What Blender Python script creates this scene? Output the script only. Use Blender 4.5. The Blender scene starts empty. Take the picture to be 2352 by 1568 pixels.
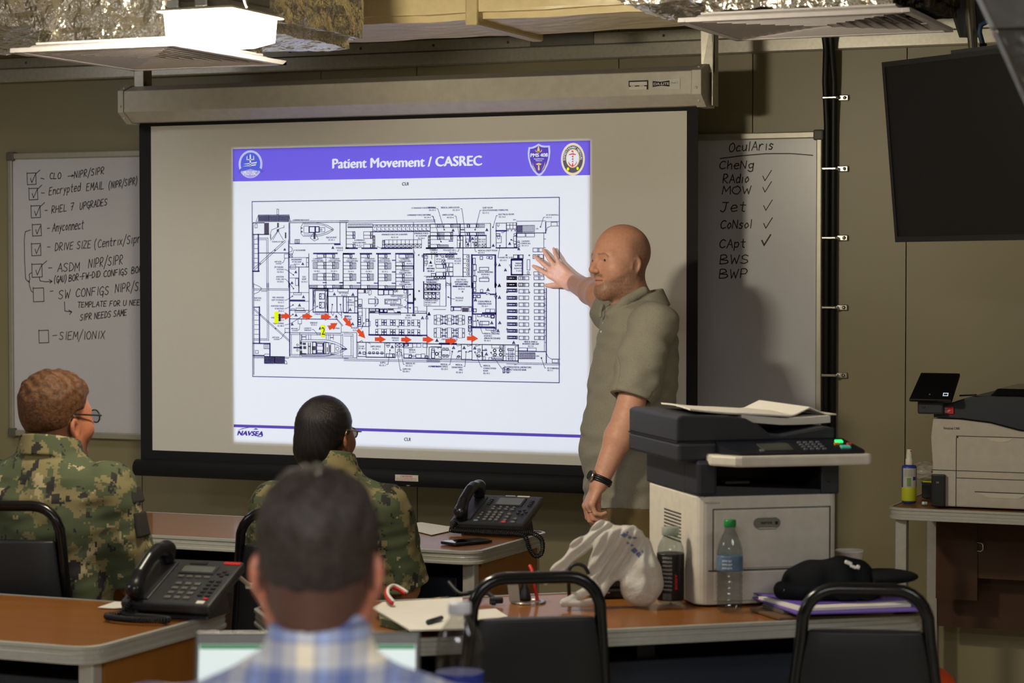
import bpy, bmesh, math, random
import numpy as np
from mathutils import Vector, Matrix, Quaternion, noise as mnoise

random.seed(7)
scene = bpy.context.scene
COL = scene.collection
R = math.radians

# ------------------------------------------------------------------ camera
F = 5200.0                     # focal length in pixels of the 2352 px wide frame
YAW = R(22.95)                 # the camera looks left of the wall's normal
HC = 1.60                      # eye height
PITCH = math.atan(159.0 / F)   # slightly down
cam_data = bpy.data.cameras.new('camera')
cam = bpy.data.objects.new('camera', cam_data)
COL.objects.link(cam)
cam_data.sensor_width = 36.0
cam_data.lens = 36.0 * F / 2352.0
cam.location = (0, 0, HC)
cam.rotation_euler = (R(90) - PITCH, 0, YAW)
cam_data.clip_start = 0.05
cam_data.clip_end = 60
cam_data.dof.use_dof = True
cam_data.dof.focus_distance = 7.9
cam_data.dof.aperture_fstop = 5.0
scene.camera = cam

# ------------------------------------------------------------------ colour management
vs = scene.view_settings
vs.view_transform = 'Standard'
vs.look = 'None'
vs.gamma = 1.0
vs.use_curve_mapping = False
vs.exposure = 0.0
scene.cycles.use_denoising = True
scene.cycles.use_adaptive_sampling = True
scene.cycles.adaptive_threshold = 0.02
scene.cycles.max_bounces = 8
scene.cycles.diffuse_bounces = 4
scene.cycles.glossy_bounces = 4
scene.cycles.transmission_bounces = 8
scene.cycles.transparent_max_bounces = 8
scene.cycles.caustics_reflective = False
scene.cycles.caustics_refractive = False
scene.cycles.sample_clamp_indirect = 4.0

# ------------------------------------------------------------------ geometry of the view
fwd = Vector((-math.sin(YAW) * math.cos(PITCH), math.cos(YAW) * math.cos(PITCH), -math.sin(PITCH)))
rgt = Vector((math.cos(YAW), math.sin(YAW), 0))
upv = rgt.cross(fwd)
CAM = Vector((0, 0, HC))
def ray(px, py):
    return fwd + rgt * ((px - 1176.0) / F) + upv * ((784.0 - py) / F)
def at(px, py, d):
    """the point at optical depth d (metres) measured at this spot of the photograph"""
    return CAM + ray(px, py) * d
def on_y(px, py, y):
    r = ray(px, py)
    return CAM + r * (y / r.y)
def on_z(px, py, z):
    r = ray(px, py)
    return CAM + r * ((z - HC) / r.z)

Y_SCREEN = 7.94
Y_WALL = 8.40

# ------------------------------------------------------------------ world and lamps
world = bpy.data.worlds.new('world')
scene.world = world
world.use_nodes = True
world.node_tree.nodes['Background'].inputs[0].default_value = (0.02, 0.02, 0.02, 1)
world.node_tree.nodes['Background'].inputs[1].default_value = 0.0

def area_lamp(name, loc, size, power, col, target=None, size_y=None, spread=180):
    l = bpy.data.lights.new(name, 'AREA')
    l.energy = power
    l.color = col
    l.shape = 'RECTANGLE'
    l.size = size
    l.size_y = size_y or size
    l.spread = R(spread)
    o = bpy.data.objects.new(name, l)
    COL.objects.link(o)
    o.location = loc
    d = Vector(target) - Vector(loc) if target else Vector((0, 0, -1))
    o.rotation_euler = d.to_track_quat('-Z', 'Y').to_euler()
    return o

WARM = (1.0, 0.90, 0.66)
NEUT = (1.0, 0.96, 0.86)
# rear ceiling lamp out of view, and three unseen fill lamps added (the work light in view lights the rest)
FILL = (0.97, 0.98, 1.0)
area_lamp('ceiling_lamp_rear', (-.7, .4, 2.70), 1.6, 100, FILL, size_y=.6)
area_lamp('fill_lamp_left', (-5.6, 2.6, 2.70), 1.4, 50, FILL, size_y=.6)  # unseen fill, added to lift the left wall
area_lamp('fill_lamp_corner', (-5.9, 6.9, 2.70), .9, 9, FILL, size_y=.4)  # weak unseen fill, added to brighten the back wall's left end
area_lamp('fill_lamp_side', (.6, 3.6, 2.70), 1.2, 24, FILL, size_y=.6)  # unseen fill, added to brighten the front of the large printer

def projector(loc, x0, x1, z0, z1, power):
    """the video projector out of view: a lamp whose beam is cut to the picture on the screen"""
    l = bpy.data.lights.new('projector_beam', 'SPOT')
    l.energy = power; l.spot_size = R(80); l.spot_blend = 0.0; l.shadow_soft_size = .012
    o = bpy.data.objects.new('projector_beam', l); COL.objects.link(o)
    o.location = loc
    o.rotation_euler = (R(90), 0, 0)          # beam along +Y
    dy = Y_SCREEN - loc[1]
    l.use_nodes = True
    t = l.node_tree
    em = t.nodes['Emission']
    tc = t.nodes.new('ShaderNodeTexCoord'); sp = t.nodes.new('ShaderNodeSeparateXYZ')
    t.links.new(tc.outputs['Normal'], sp.inputs[0])
    def m(op, a, b):
        n = t.nodes.new('ShaderNodeMath'); n.operation = op
        for i, v in enumerate((a, b)):
            if isinstance(v, bpy.types.NodeSocket): t.links.new(v, n.inputs[i])
            else: n.inputs[i].default_value = v
        return n.outputs[0]
    nz = m('MULTIPLY', sp.outputs[2], -1.0)
    tx = m('DIVIDE', sp.outputs[0], nz); ty = m('DIVIDE', sp.outputs[1], nz)
    f = m('MULTIPLY', m('GREATER_THAN', tx, (x0 - loc[0]) / dy), m('LESS_THAN', tx, (x1 - loc[0]) / dy))
    f = m('MULTIPLY', f, m('GREATER_THAN', ty, (z0 - loc[2]) / dy)); f = m('MULTIPLY', f, m('LESS_THAN', ty, (z1 - loc[2]) / dy))
    k = m('ADD', m('ADD', m('MULTIPLY', tx, tx), m('MULTIPLY', ty, ty)), 1.0)      # the lens keeps the picture even
    t.links.new(m('MULTIPLY', f, m('POWER', k, 1.5)), em.inputs['Strength'])
    em.inputs['Color'].default_value = (0.81, 0.92, 1.06, 1)
    return o
PROJ = projector((-4.5, 5.4, 2.15), -4.576, -3.043, .916, 2.093, 158)

# ------------------------------------------------------------------ scene graph helpers
XF = {}
def root(name, label, cat, loc=(0, 0, 0), rz=0.0, group=None):
    o = bpy.data.objects.new(name, None)
    o.empty_display_size = 0.05
    COL.objects.link(o)
    o.location = loc
    o.rotation_euler = (0, 0, rz)
    o['label'] = label
    o['category'] = cat
    if group: o['group'] = group
    XF[o.name] = Matrix.Translation(Vector(loc)) @ Matrix.Rotation(rz, 4, 'Z')
    return o
def tag(o, label, cat, group=None):
    o['label'] = label
    o['category'] = cat
    if group: o['group'] = group
    return o
def world_of(o):
    m = Matrix.Identity(4)
    while o is not None:
        if o.name in XF: return XF[o.name] @ m
        m = o.matrix_basis @ m
        o = o.parent
    return m
def link_mesh(name, me, mats, parent=None, world=False, smooth=None, label=None):
    o = bpy.data.objects.new(name, me)
    COL.objects.link(o)
    if not isinstance(mats, (list, tuple)): mats = [mats]
    if len(me.materials) == 0:
        for m in mats: me.materials.append(m)
    if parent is not None:
        if world: me.transform(world_of(parent).inverted())
        o.parent = parent
    if label: o['label'] = label
    return o
def struct(name, mb, mat, **k):
    o = mb.build(name, mat, **k)
    o['kind'] = 'structure'
    return o

def copy_tree(o, parent=None):
    c = o.copy()
    COL.objects.link(c)
    c.parent = parent
    for ch in list(o.children): copy_tree(ch, c)
    return c

# ------------------------------------------------------------------ mesh builder
class MB:
    def __init__(s):
        s.v = []; s.f = []; s.m = []; s.sm = []; s.mi = 0; s.M = None; s.smooth = False
    def add(s, vs, fs, smooth=None):
        b = len(s.v)
        for p in vs:
            p = Vector(p)
            s.v.append(s.M @ p if s.M is not None else p)
        for f in fs:
            s.f.append([b + i for i in f]); s.m.append(s.mi); s.sm.append(s.smooth if smooth is None else smooth)
        return s
    def bm(s, bm, smooth=None):
        bm.verts.index_update()
        s.add([v.co.copy() for v in bm.verts], [[v.index for v in f.verts] for f in bm.faces], smooth)
        bm.free()
        return s
    def box(s, c, sz, rz=0.0, bev=0.0, seg=2, rot=None):
        bm = bmesh.new()
        bmesh.ops.create_cube(bm, size=1.0)
        bmesh.ops.scale(bm, vec=Vector(sz), verts=bm.verts)
        if bev > 0:
            bmesh.ops.bevel(bm, geom=list(bm.edges), offset=min(bev, min(sz) * 0.49), segments=seg, affect='EDGES', profile=0.5)
        m = Matrix.Translation(Vector(c)) @ (rot.to_4x4() if rot is not None else Matrix.Rotation(rz, 4, 'Z'))
        bmesh.ops.transform(bm, matrix=m, verts=bm.verts)
        return s.bm(bm, smooth=False)
    def box2(s, a, b, bev=0.0, seg=2):
        a = Vector(a); b = Vector(b)
        return s.box((a + b) / 2, [abs(b[i] - a[i]) for i in range(3)], bev=bev, seg=seg)
    def prism(s, poly, axis_o, ux, uy, uz, d0, d1, smooth=False):
        """polygon (2-D) in the plane ux,uy at axis_o, extruded along uz from d0 to d1"""
        o = Vector(axis_o); ux = Vector(ux); uy = Vector(uy); uz = Vector(uz)
        n = len(poly)
        vs_ = [o + ux * p[0] + uy * p[1] + uz * d0 for p in poly] + [o + ux * p[0] + uy * p[1] + uz * d1 for p in poly]
        fs = [list(range(n))[::-1], list(range(n, 2 * n))]
        s.add(vs_, fs, False)
        s.add(vs_, [[i, (i + 1) % n, n + (i + 1) % n, n + i] for i in range(n)], smooth)
        return s
    def tube(s, path, r, n=10, closed=False, caps=True):
        P = [Vector(p) for p in path]
        rr = r if isinstance(r, (list, tuple)) else [r] * len(P)
        rings = []
        t0 = (P[1] - P[0]).normalized()
        u = t0.orthogonal().normalized()
        for i, p in enumerate(P):
            if closed: t = (P[(i + 1) % len(P)] - P[i - 1])
            elif i == 0: t = P[1] - P[0]
            elif i == len(P) - 1: t = P[-1] - P[-2]
            else: t = P[i + 1] - P[i - 1]
            t.normalize()
            u = u - t * u.dot(t)
            if u.length < 1e-6: u = t.orthogonal()
            u.normalize()
            w = t.cross(u)
            rings.append([p + (u * math.cos(2 * math.pi * k / n) + w * math.sin(2 * math.pi * k / n)) * rr[i] for k in range(n)])
        vs_ = [q for rg in rings for q in rg]
        fs = []
        m = len(P)
        for i in range(m if closed else m - 1):
            a = i * n; b = ((i + 1) % m) * n
            for k in range(n):
                fs.append([a + k, a + (k + 1) % n, b + (k + 1) % n, b + k])
        if caps and not closed:
            fs.append(list(range(n))[::-1]); fs.append([(m - 1) * n + k for k in range(n)])
        return s.add(vs_, fs, True)
    def cyl(s, a, b, r0, r1=None, n=24):
        r1 = r0 if r1 is None else r1
        a = Vector(a); b = Vector(b)
        t = (b - a).normalized(); u = t.orthogonal().normalized(); w = t.cross(u)
        vs_ = []
        for p, r in ((a, r0), (b, r1)):
            vs_ += [p + (u * math.cos(2 * math.pi * k / n) + w * math.sin(2 * math.pi * k / n)) * r for k in range(n)]
        s.add(vs_, [[k, (k + 1) % n, n + (k + 1) % n, n + k] for k in range(n)], True)
        s.add(vs_, [list(range(n))[::-1], [n + k for k in range(n)]], False)
        return s
    def lathe(s, prof, c=(0, 0, 0), n=32, sx=1.0, sy=1.0, smooth=True):
        c = Vector(c)
        vs_ = []
        for (r, z) in prof:
            vs_ += [c + Vector((r * sx * math.cos(2 * math.pi * k / n), r * sy * math.sin(2 * math.pi * k / n), z)) for k in range(n)]
        fs = []
        for i in range(len(prof) - 1):
            for k in range(n):
                fs.append([i * n + k, i * n + (k + 1) % n, (i + 1) * n + (k + 1) % n, (i + 1) * n + k])
        s.add(vs_, fs, smooth)
        if prof[0][0] > 1e-5: s.add(vs_[:n], [list(range(n))[::-1]], False)
        if prof[-1][0] > 1e-5: s.add(vs_[-n:], [list(range(n))], False)
        return s
    def ball(s, c, r, n=16, m=10):
        rx, ry, rz_ = r if isinstance(r, (list, tuple)) else (r, r, r)
        c = Vector(c); vs_ = []
        for i in range(m + 1):
            th = math.pi * i / m
            for k in range(n):
                ph = 2 * math.pi * k / n
                vs_.append(c + Vector((rx * math.sin(th) * math.cos(ph), ry * math.sin(th) * math.sin(ph), rz_ * math.cos(th))))
        fs = [[i * n + k, (i + 1) * n + k, (i + 1) * n + (k + 1) % n, i * n + (k + 1) % n] for i in range(m) for k in range(n)]
        return s.add(vs_, fs, True)
    def quad(s, a, b, c, d):
        return s.add([a, b, c, d], [[0, 1, 2, 3]], False)
    def build(s, name, mat, parent=None, world=False, label=None, bevel=0.0, smooth_angle=None):
        me = bpy.data.meshes.new(name)
        me.from_pydata([tuple(p) for p in s.v], [], s.f)
        me.polygons.foreach_set('material_index', s.m)
        me.polygons.foreach_set('use_smooth', s.sm)
        bm = bmesh.new(); bm.from_mesh(me)
        bmesh.ops.remove_doubles(bm, verts=bm.verts, dist=1e-6)
        bm.to_mesh(me); bm.free()
        me.update()
        o = link_mesh(name, me, mat, parent, world, label=label)
        if bevel > 0:
            md = o.modifiers.new('bevel', 'BEVEL')
            md.width = bevel; md.segments = 2; md.limit_method = 'ANGLE'; md.angle_limit = R(40)
        return o

def np_mesh(name, V, Q, smooth=True):
    me = bpy.data.meshes.new(name)
    me.vertices.add(len(V)); me.vertices.foreach_set('co', np.ascontiguousarray(V, dtype=np.float32).ravel())
    me.loops.add(len(Q) * 4); me.loops.foreach_set('vertex_index', np.ascontiguousarray(Q, dtype=np.int32).ravel())
    me.polygons.add(len(Q))
    me.polygons.foreach_set('loop_start', np.arange(0, len(Q) * 4, 4, dtype=np.int32))
    me.polygons.foreach_set('loop_total', np.full(len(Q), 4, dtype=np.int32))
    me.polygons.foreach_set('use_smooth', np.full(len(Q), smooth, dtype=bool))
    me.update(calc_edges=True)
    me.validate()
    return me

# ------------------------------------------------------------------ implicit surfaces (bodies, cloth, soft things)
class G:
    """points of a grid with the fields that build a soft shape"""
    def __init__(s, x, y, z): s.x = x; s.y = y; s.z = z
    def T(s, M):
        """coordinates seen from a frame M (4x4, local -> here)"""
        i = np.array(M.inverted(), dtype=np.float32)
        return G(*(i[k, 0] * s.x + i[k, 1] * s.y + i[k, 2] * s.z + i[k, 3] for k in range(3)))
    def sph(s, c, r): return np.sqrt((s.x - c[0])**2 + (s.y - c[1])**2 + (s.z - c[2])**2) - r
    def ell(s, c, r):
        a = (s.x - c[0]) / r[0]; b = (s.y - c[1]) / r[1]; d = (s.z - c[2]) / r[2]
        k0 = np.sqrt(a * a + b * b + d * d) + 1e-6
        k1 = np.sqrt((a / r[0])**2 + (b / r[1])**2 + (d / r[2])**2) + 1e-6
        return k0 * (k0 - 1.0) / k1
    def cap(s, a, b, r0, r1=None):
        r1 = r0 if r1 is None else r1
        ax, ay, az = a; dx, dy, dz = b[0] - ax, b[1] - ay, b[2] - az
        L = dx * dx + dy * dy + dz * dz + 1e-12
        t = np.clip(((s.x - ax) * dx + (s.y - ay) * dy + (s.z - az) * dz) / L, 0, 1)
        return np.sqrt((s.x - ax - t * dx)**2 + (s.y - ay - t * dy)**2 + (s.z - az - t * dz)**2) - (r0 + (r1 - r0) * t)
    def chain(s, pts, k=0.0):
        d = None
        for (a, ra), (b, rb) in zip(pts[:-1], pts[1:]):
            e = s.cap(a, b, ra, rb)
            d = e if d is None else (smin(d, e, k) if k else np.minimum(d, e))
        return d
    def box(s, c, h, r=0.0):
        qx = np.abs(s.x - c[0]) - h[0] + r; qy = np.abs(s.y - c[1]) - h[1] + r; qz = np.abs(s.z - c[2]) - h[2] + r
        return np.sqrt(np.maximum(qx, 0)**2 + np.maximum(qy, 0)**2 + np.maximum(qz, 0)**2) + np.minimum(np.maximum(qx, np.maximum(qy, qz)), 0) - r
    def plane(s, p, n):
        n = Vector(n).normalized()
        return (s.x - p[0]) * n[0] + (s.y - p[1]) * n[1] + (s.z - p[2]) * n[2]
    def slices(s, rows, ax='z'):
        """stack of super-ellipse sections: rows of (z, cx, cy, rx, ry); clipped at the ends"""
        zs = [r[0] for r in rows]
        f = [np.interp(s.z, zs, [r[i] for r in rows]).astype(np.float32) for i in range(1, 5)]
        a = (s.x - f[0]) / f[2]; b = (s.y - f[1]) / f[3]
        k0 = np.sqrt(a * a + b * b) + 1e-6
        k1 = np.sqrt((a / f[2])**2 + (b / f[3])**2) + 1e-6
        d = k0 * (k0 - 1.0) / k1
        return np.maximum(d, np.maximum(zs[0] - s.z, s.z - zs[-1]))
def smin(a, b, k):
    h = np.maximum(k - np.abs(a - b), 0) / k
    return np.minimum(a, b) - h * h * k * 0.25
def smax(a, b, k): return -smin(-a, -b, k)
def sub(a, b, k=0.004): return smax(a, -b, k)

def waves(g, seed, scale, n=7):
    """smooth pseudo-random field in -1..1 with features of about `scale` metres"""
    rs = np.random.RandomState(seed)
    out = 0
    for i in range(n):
        d = rs.normal(size=3); d /= np.linalg.norm(d)
        w = 2 * math.pi / scale * rs.uniform(0.6, 1.5)
        out = out + np.sin((g.x * d[0] + g.y * d[1] + g.z * d[2]) * w + rs.uniform(0, 6.28))
    return out / math.sqrt(n) * 0.7

def surf(fn, lo, hi, h):
    lo = np.array(lo, dtype=np.float32); hi = np.array(hi, dtype=np.float32)
    B = 8
    nb = np.ceil((hi - lo) / (h * B)).astype(int) + 1
    n = nb * B
    cx = [lo[i] + h * (B * np.arange(nb[i], dtype=np.float32) + (B - 1) / 2) for i in range(3)]
    gx, gy, gz = np.meshgrid(*cx, indexing='ij')
    C0 = fn(G(gx.ravel(), gy.ravel(), gz.ravel())).astype(np.float32).reshape(nb)
    D = np.repeat(np.repeat(np.repeat(C0, B, 0), B, 1), B, 2)
    act_b = np.argwhere(np.abs(C0) < 1.75 * B * h)       # only the blocks near the surface are sampled finely
    o3 = np.stack(np.meshgrid(*[np.arange(B)] * 3, indexing='ij'), -1).reshape(-1, 3)
    for c0 in range(0, len(act_b), 3000):
        ii = (act_b[c0:c0 + 3000, None, :] * B + o3[None]).reshape(-1, 3)
        P = ii.astype(np.float32) * h + lo
        D[ii[:, 0], ii[:, 1], ii[:, 2]] = fn(G(P[:, 0], P[:, 1], P[:, 2]))
    D[0], D[-1] = np.maximum(D[0], h), np.maximum(D[-1], h)
    D[:, 0], D[:, -1] = np.maximum(D[:, 0], h), np.maximum(D[:, -1], h)
    D[:, :, 0], D[:, :, -1] = np.maximum(D[:, :, 0], h), np.maximum(D[:, :, -1], h)
    ins = D < 0
    sl = [slice(0, -1), slice(1, None)]
    cs = np.zeros(np.array(D.shape) - 1, dtype=np.int8)
    for a in (0, 1):
        for b in (0, 1):
            for c in (0, 1): cs += ins[sl[a], sl[b], sl[c]]
    act = (cs > 0) & (cs < 8)
    I = np.argwhere(act)
    idx = np.full(act.shape, -1, dtype=np.int32)
    idx[act] = np.arange(len(I))
    acc = np.zeros((len(I), 3)); cnt = np.zeros(len(I))
    corners = [(a, b, c) for a in (0, 1) for b in (0, 1) for c in (0, 1)]
    for p in corners:
        for axn in range(3):
            if p[axn] == 0:
                q = list(p); q[axn] = 1
                d0 = D[I[:, 0] + p[0], I[:, 1] + p[1], I[:, 2] + p[2]]
                d1 = D[I[:, 0] + q[0], I[:, 1] + q[1], I[:, 2] + q[2]]
                m = (d0 < 0) != (d1 < 0)
                t = d0[m] / (d0[m] - d1[m])
                pt = np.tile(np.array(p, dtype=float), (m.sum(), 1)); pt[:, axn] += t
                acc[m] += pt; cnt[m] += 1
    V = (I + acc / cnt[:, None]) * h + lo
    Q = []
    for axn in range(3):
        u, w = (axn + 1) % 3, (axn + 2) % 3
        s0 = [slice(None)] * 3; s1 = [slice(None)] * 3
        s0[axn] = slice(0, -1); s1[axn] = slice(1, None)
        A = ins[tuple(s0)]; B = ins[tuple(s1)]
        E = np.argwhere(A != B)
        E = E[(E[:, u] > 0) & (E[:, w] > 0) & (E[:, u] < D.shape[u] - 1) & (E[:, w] < D.shape[w] - 1)]
        def cell(du, dw):
            c = E.copy(); c[:, u] += du; c[:, w] += dw
            return idx[c[:, 0], c[:, 1], c[:, 2]]
        q = np.stack([cell(-1, -1), cell(0, -1), cell(0, 0), cell(-1, 0)], axis=1)
        flip = ~A[E[:, 0], E[:, 1], E[:, 2]]
        q[flip] = q[flip][:, ::-1]
        Q.append(q)
    Q = np.concatenate(Q)
    return V, Q
def soft(name, fn, lo, hi, h, mat, parent=None, world=False, label=None, color=None, relax=1):
    V, Q = surf(fn, lo, hi, h)
    if relax:                                   # one light smoothing pass takes the grid steps out
        for _ in range(relax):
            S = np.zeros_like(V); C = np.zeros(len(V))
            for a, b in ((0, 1), (1, 2), (2, 3), (3, 0)):
                np.add.at(S, Q[:, a], V[Q[:, b]]); np.add.at(C, Q[:, a], 1)
                np.add.at(S, Q[:, b], V[Q[:, a]]); np.add.at(C, Q[:, b], 1)
            V = V * 0.45 + 0.55 * S / np.maximum(C, 1)[:, None]
    me = np_mesh(name, V, Q)
    if color is not None:
        c = color(G(V[:, 0], V[:, 1], V[:, 2]))
        at_ = me.attributes.new('tint', 'FLOAT_COLOR', 'POINT')
        at_.data.foreach_set('color', np.concatenate([c, np.ones((len(V), 1))], axis=1).astype(np.float32).ravel())
    return link_mesh(name, me, mat, parent, world, label=label)

# ------------------------------------------------------------------ materials
def lin(r, g, b):
    f = lambda c: (c / 255 / 12.92) if c / 255 <= 0.04045 else ((c / 255 + 0.055) / 1.055)**2.4
    return (f(r), f(g), f(b), 1)
class NT:
    def __init__(s, name):
        s.m = bpy.data.materials.new(name); s.m.use_nodes = True
        s.t = s.m.node_tree; s.b = s.t.nodes['Principled BSDF']
    def n(s, typ, **k):
        x = s.t.nodes.new(typ)
        for a, v in k.items():
            if a.startswith('_'):
                key = a[1:]
                x.inputs[int(key) if key.isdigit() else key.replace('_', ' ')].default_value = v
            else: setattr(x, a, v)
        return x
    def l(s, a, b): s.t.links.new(a, b)
    def coord(s, kind='Object'): return s.n('ShaderNodeTexCoord').outputs[kind]
    def noise(s, scale, detail=3, rough=0.55, co=None, dist=0.0):
        x = s.n('ShaderNodeTexNoise'); x.inputs['Scale'].default_value = scale
        x.inputs['Detail'].default_value = detail; x.inputs['Roughness'].default_value = rough
        x.inputs['Distortion'].default_value = dist
        s.l(co if co is not None else s.coord(), x.inputs['Vector'])
        return x.outputs['Fac']
    def ramp(s, fac, stops, interp='LINEAR'):
        x = s.n('ShaderNodeValToRGB'); x.color_ramp.interpolation = interp
        e = x.color_ramp.elements
        while len(e) < len(stops): e.new(0.5)
        for i, (p, c) in enumerate(stops):
            e[i].position = p; e[i].color = c if len(c) == 4 else (*c, 1)
        s.l(fac, x.inputs[0]); return x.outputs[0]
    def mix(s, fac, a, b, mode='MIX'):
        x = s.n('ShaderNodeMix', data_type='RGBA', blend_type=mode)
        for v, i in ((fac, 0), (a, 6), (b, 7)):
            if hasattr(v, 'links') or isinstance(v, bpy.types.NodeSocket): s.l(v, x.inputs[i])
            else: x.inputs[i].default_value = v
        return x.outputs[2]
    def math(s, op, a, b=0.0, c=0.0):
        x = s.n('ShaderNodeMath', operation=op)
        for i, v in enumerate((a, b, c)):
            if isinstance(v, bpy.types.NodeSocket): s.l(v, x.inputs[i])
            else: x.inputs[i].default_value = v
        return x.outputs[0]
    def bump(s, h, strength=0.2, dist=0.01):
        x = s.n('ShaderNodeBump'); x.inputs['Strength'].default_value = strength; x.inputs['Distance'].default_value = dist
        s.l(h, x.inputs['Height']); s.l(x.outputs[0], s.b.inputs['Normal'])
    def mapping(s, co, scale=(1, 1, 1), rot=(0, 0, 0), loc=(0, 0, 0)):
        x = s.n('ShaderNodeMapping'); s.l(co, x.inputs[0])
        x.inputs['Scale'].default_value = scale; x.inputs['Rotation'].default_value = rot; x.inputs['Location'].default_value = loc
        return x.outputs[0]
MATS = {}
def mat(name, col, rough=0.5, metal=0.0, spec=0.5, var=0.06, vscale=30.0, bump=0.0, bscale=200.0, bdist=0.002,
        trans=0.0, ior=1.45, emit=None, estr=0.0, coat=0.0, alpha=1.0, sheen=0.0, subsurf=0.0):
    """a procedural surface: base colour with a faint noise, and optional fine bump"""
    if name in MATS: return MATS[name]
    k = NT(name)
    c = lin(*col)
    k.b.inputs['Roughness'].default_value = rough
    k.b.inputs['Metallic'].default_value = metal
    k.b.inputs['Specular IOR Level'].default_value = spec
    k.b.inputs['IOR'].default_value = ior
    k.b.inputs['Transmission Weight'].default_value = trans
    k.b.inputs['Coat Weight'].default_value = coat
    k.b.inputs['Sheen Weight'].default_value = sheen
    k.b.inputs['Alpha'].default_value = alpha
    k.b.inputs['Base Color'].default_value = c
    if var > 0:
        f = k.noise(vscale, 4)
        lo_ = tuple(x * (1 - var) for x in c[:3]); hi_ = tuple(min(1, x * (1 + var)) for x in c[:3])
        k.l(k.ramp(f, [(0.3, lo_), (0.7, hi_)]), k.b.inputs['Base Color'])
    if bump > 0: k.bump(k.noise(bscale, 3), bump, bdist)
    if emit is not None:
        k.b.inputs['Emission Color'].default_value = lin(*emit)
        k.b.inputs['Emission Strength'].default_value = estr
    MATS[name] = k.m
    return k.m

# ------------------------------------------------------------------ lettering
def text_mesh(s, size, bold=0.0, align='LEFT', squash=1.0, shear=0.0):
    cu = bpy.data.curves.new('lettering', 'FONT')
    cu.body = s; cu.size = size; cu.align_x = align; cu.offset = bold; cu.resolution_u = 3; cu.shear = shear
    ob = bpy.data.objects.new('lettering', cu)
    COL.objects.link(ob)
    dg = bpy.context.evaluated_depsgraph_get()
    me = bpy.data.meshes.new_from_object(ob.evaluated_get(dg))
    bpy.data.objects.remove(ob); bpy.data.curves.remove(cu)
    vs_ = [(v.co.x * squash, v.co.y) for v in me.vertices]
    fs = [list(p.vertices) for p in me.polygons]
    bpy.data.meshes.remove(me)
    return vs_, fs
def letter(mb, s, o, ux, uy, size, bold=0.0, align='LEFT', squash=1.0, shear=0.0, width=None):
    """flat lettering whose baseline starts at o and runs along ux; width fixes its length"""
    vs_, fs = text_mesh(s, size, 0.0, align, 1.0, shear)
    if not vs_: return
    if width:
        w = max(p[0] for p in vs_) - min(p[0] for p in vs_)
        squash = width / w
    o = Vector(o); ux = Vector(ux).normalized(); uy = Vector(uy).normalized()
    for k in ((-1, 0, 1) if bold > 0 else (0,)):          # heavier strokes: the letter laid down three times
        mb.add([o + ux * (x * squash + k * bold * .8) + uy * (y + (k * bold * .35)) + ux.cross(uy) * (k * 2e-5) for x, y in vs_], fs, False)
# ------------------------------------------------------------------ materials of the room
def wall_material():
    k = NT('painted_wall_panel')
    f = k.noise(2.0, 3)
    c = k.ramp(f, [(0.3, lin(138, 129, 98)), (0.7, lin(146, 136, 105))])
    k.l(c, k.b.inputs['Base Color']); k.b.inputs['Roughness'].default_value = 0.42
    k.bump(k.noise(180, 2), 0.04, 0.002)
    return k.m
M_WALL = wall_material()
M_GAP = mat('panel_gap', (40, 38, 30), 0.9, var=0)
M_ALU = mat('brushed_aluminium', (186, 181, 168), 0.32, 0.5, vscale=60, var=0.1)
M_ALUP = mat('aluminium_edge_profile', (176, 174, 166), 0.36, 0.25, vscale=60, var=0.05)
M_BLACK = mat('black_plastic', (22, 22, 25), 0.42)
M_BLACKG = mat('gloss_black_plastic', (14, 14, 17), 0.16)
M_DARK = mat('dark_grey_plastic', (45, 46, 50), 0.45)
M_RUBBER = mat('black_cable_rubber', (16, 17, 20), 0.5)
M_STEEL = mat('zinc_steel', (190, 188, 180), 0.25, 1.0, var=0.08)
M_WHITEP = mat('white_plastic', (215, 208, 192), 0.42, bump=0.05, bscale=500)
M_CEIL = mat('ceiling_board', (150, 143, 128), 0.8)
M_FLOOR = mat('vinyl_floor', (204, 196, 182), 0.4, vscale=6, var=0.15)

# ------------------------------------------------------------------ shell of the room
XL, XR, YB, ZC = -7.2, 2.2, -1.2, 2.78
mb = MB(); mb.box2((XL - .1, YB - .1, -0.1), (XR + .1, Y_WALL + .15, 0)); struct('floor', mb, M_FLOOR)
mb = MB(); mb.box2((XL - .1, YB - .1, ZC), (XR + .1, Y_WALL + .15, ZC + .1)); struct('ceiling', mb, M_CEIL)
SEAMS = [-6.9, -5.30, -4.42, -3.98, -3.10, -2.552, -1.952, -1.03, -0.1, 0.8, 1.7]
mb = MB()
xs = [XL] + SEAMS + [XR]
for a, b in zip(xs[:-1], xs[1:]):
    mb.box2((a + .002, Y_WALL, 0), (b - .002, Y_WALL + .05, ZC))
mb.mi = 1
mb.box2((XL, Y_WALL + .03, 0), (XR, Y_WALL + .1, ZC))
struct('wall_back', mb, [M_WALL, M_GAP])
mb = MB(); mb.box2((XL - .1, YB, 0), (XL, Y_WALL + .1, ZC)); struct('wall_left', mb, M_WALL)
mb = MB(); mb.box2((XR, YB, 0), (XR + .1, Y_WALL + .1, ZC)); struct('wall_right', mb, M_WALL)
mb = MB(); mb.box2((XL, YB - .1, 0), (XR, YB, ZC)); struct('wall_front', mb, M_WALL)

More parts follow.
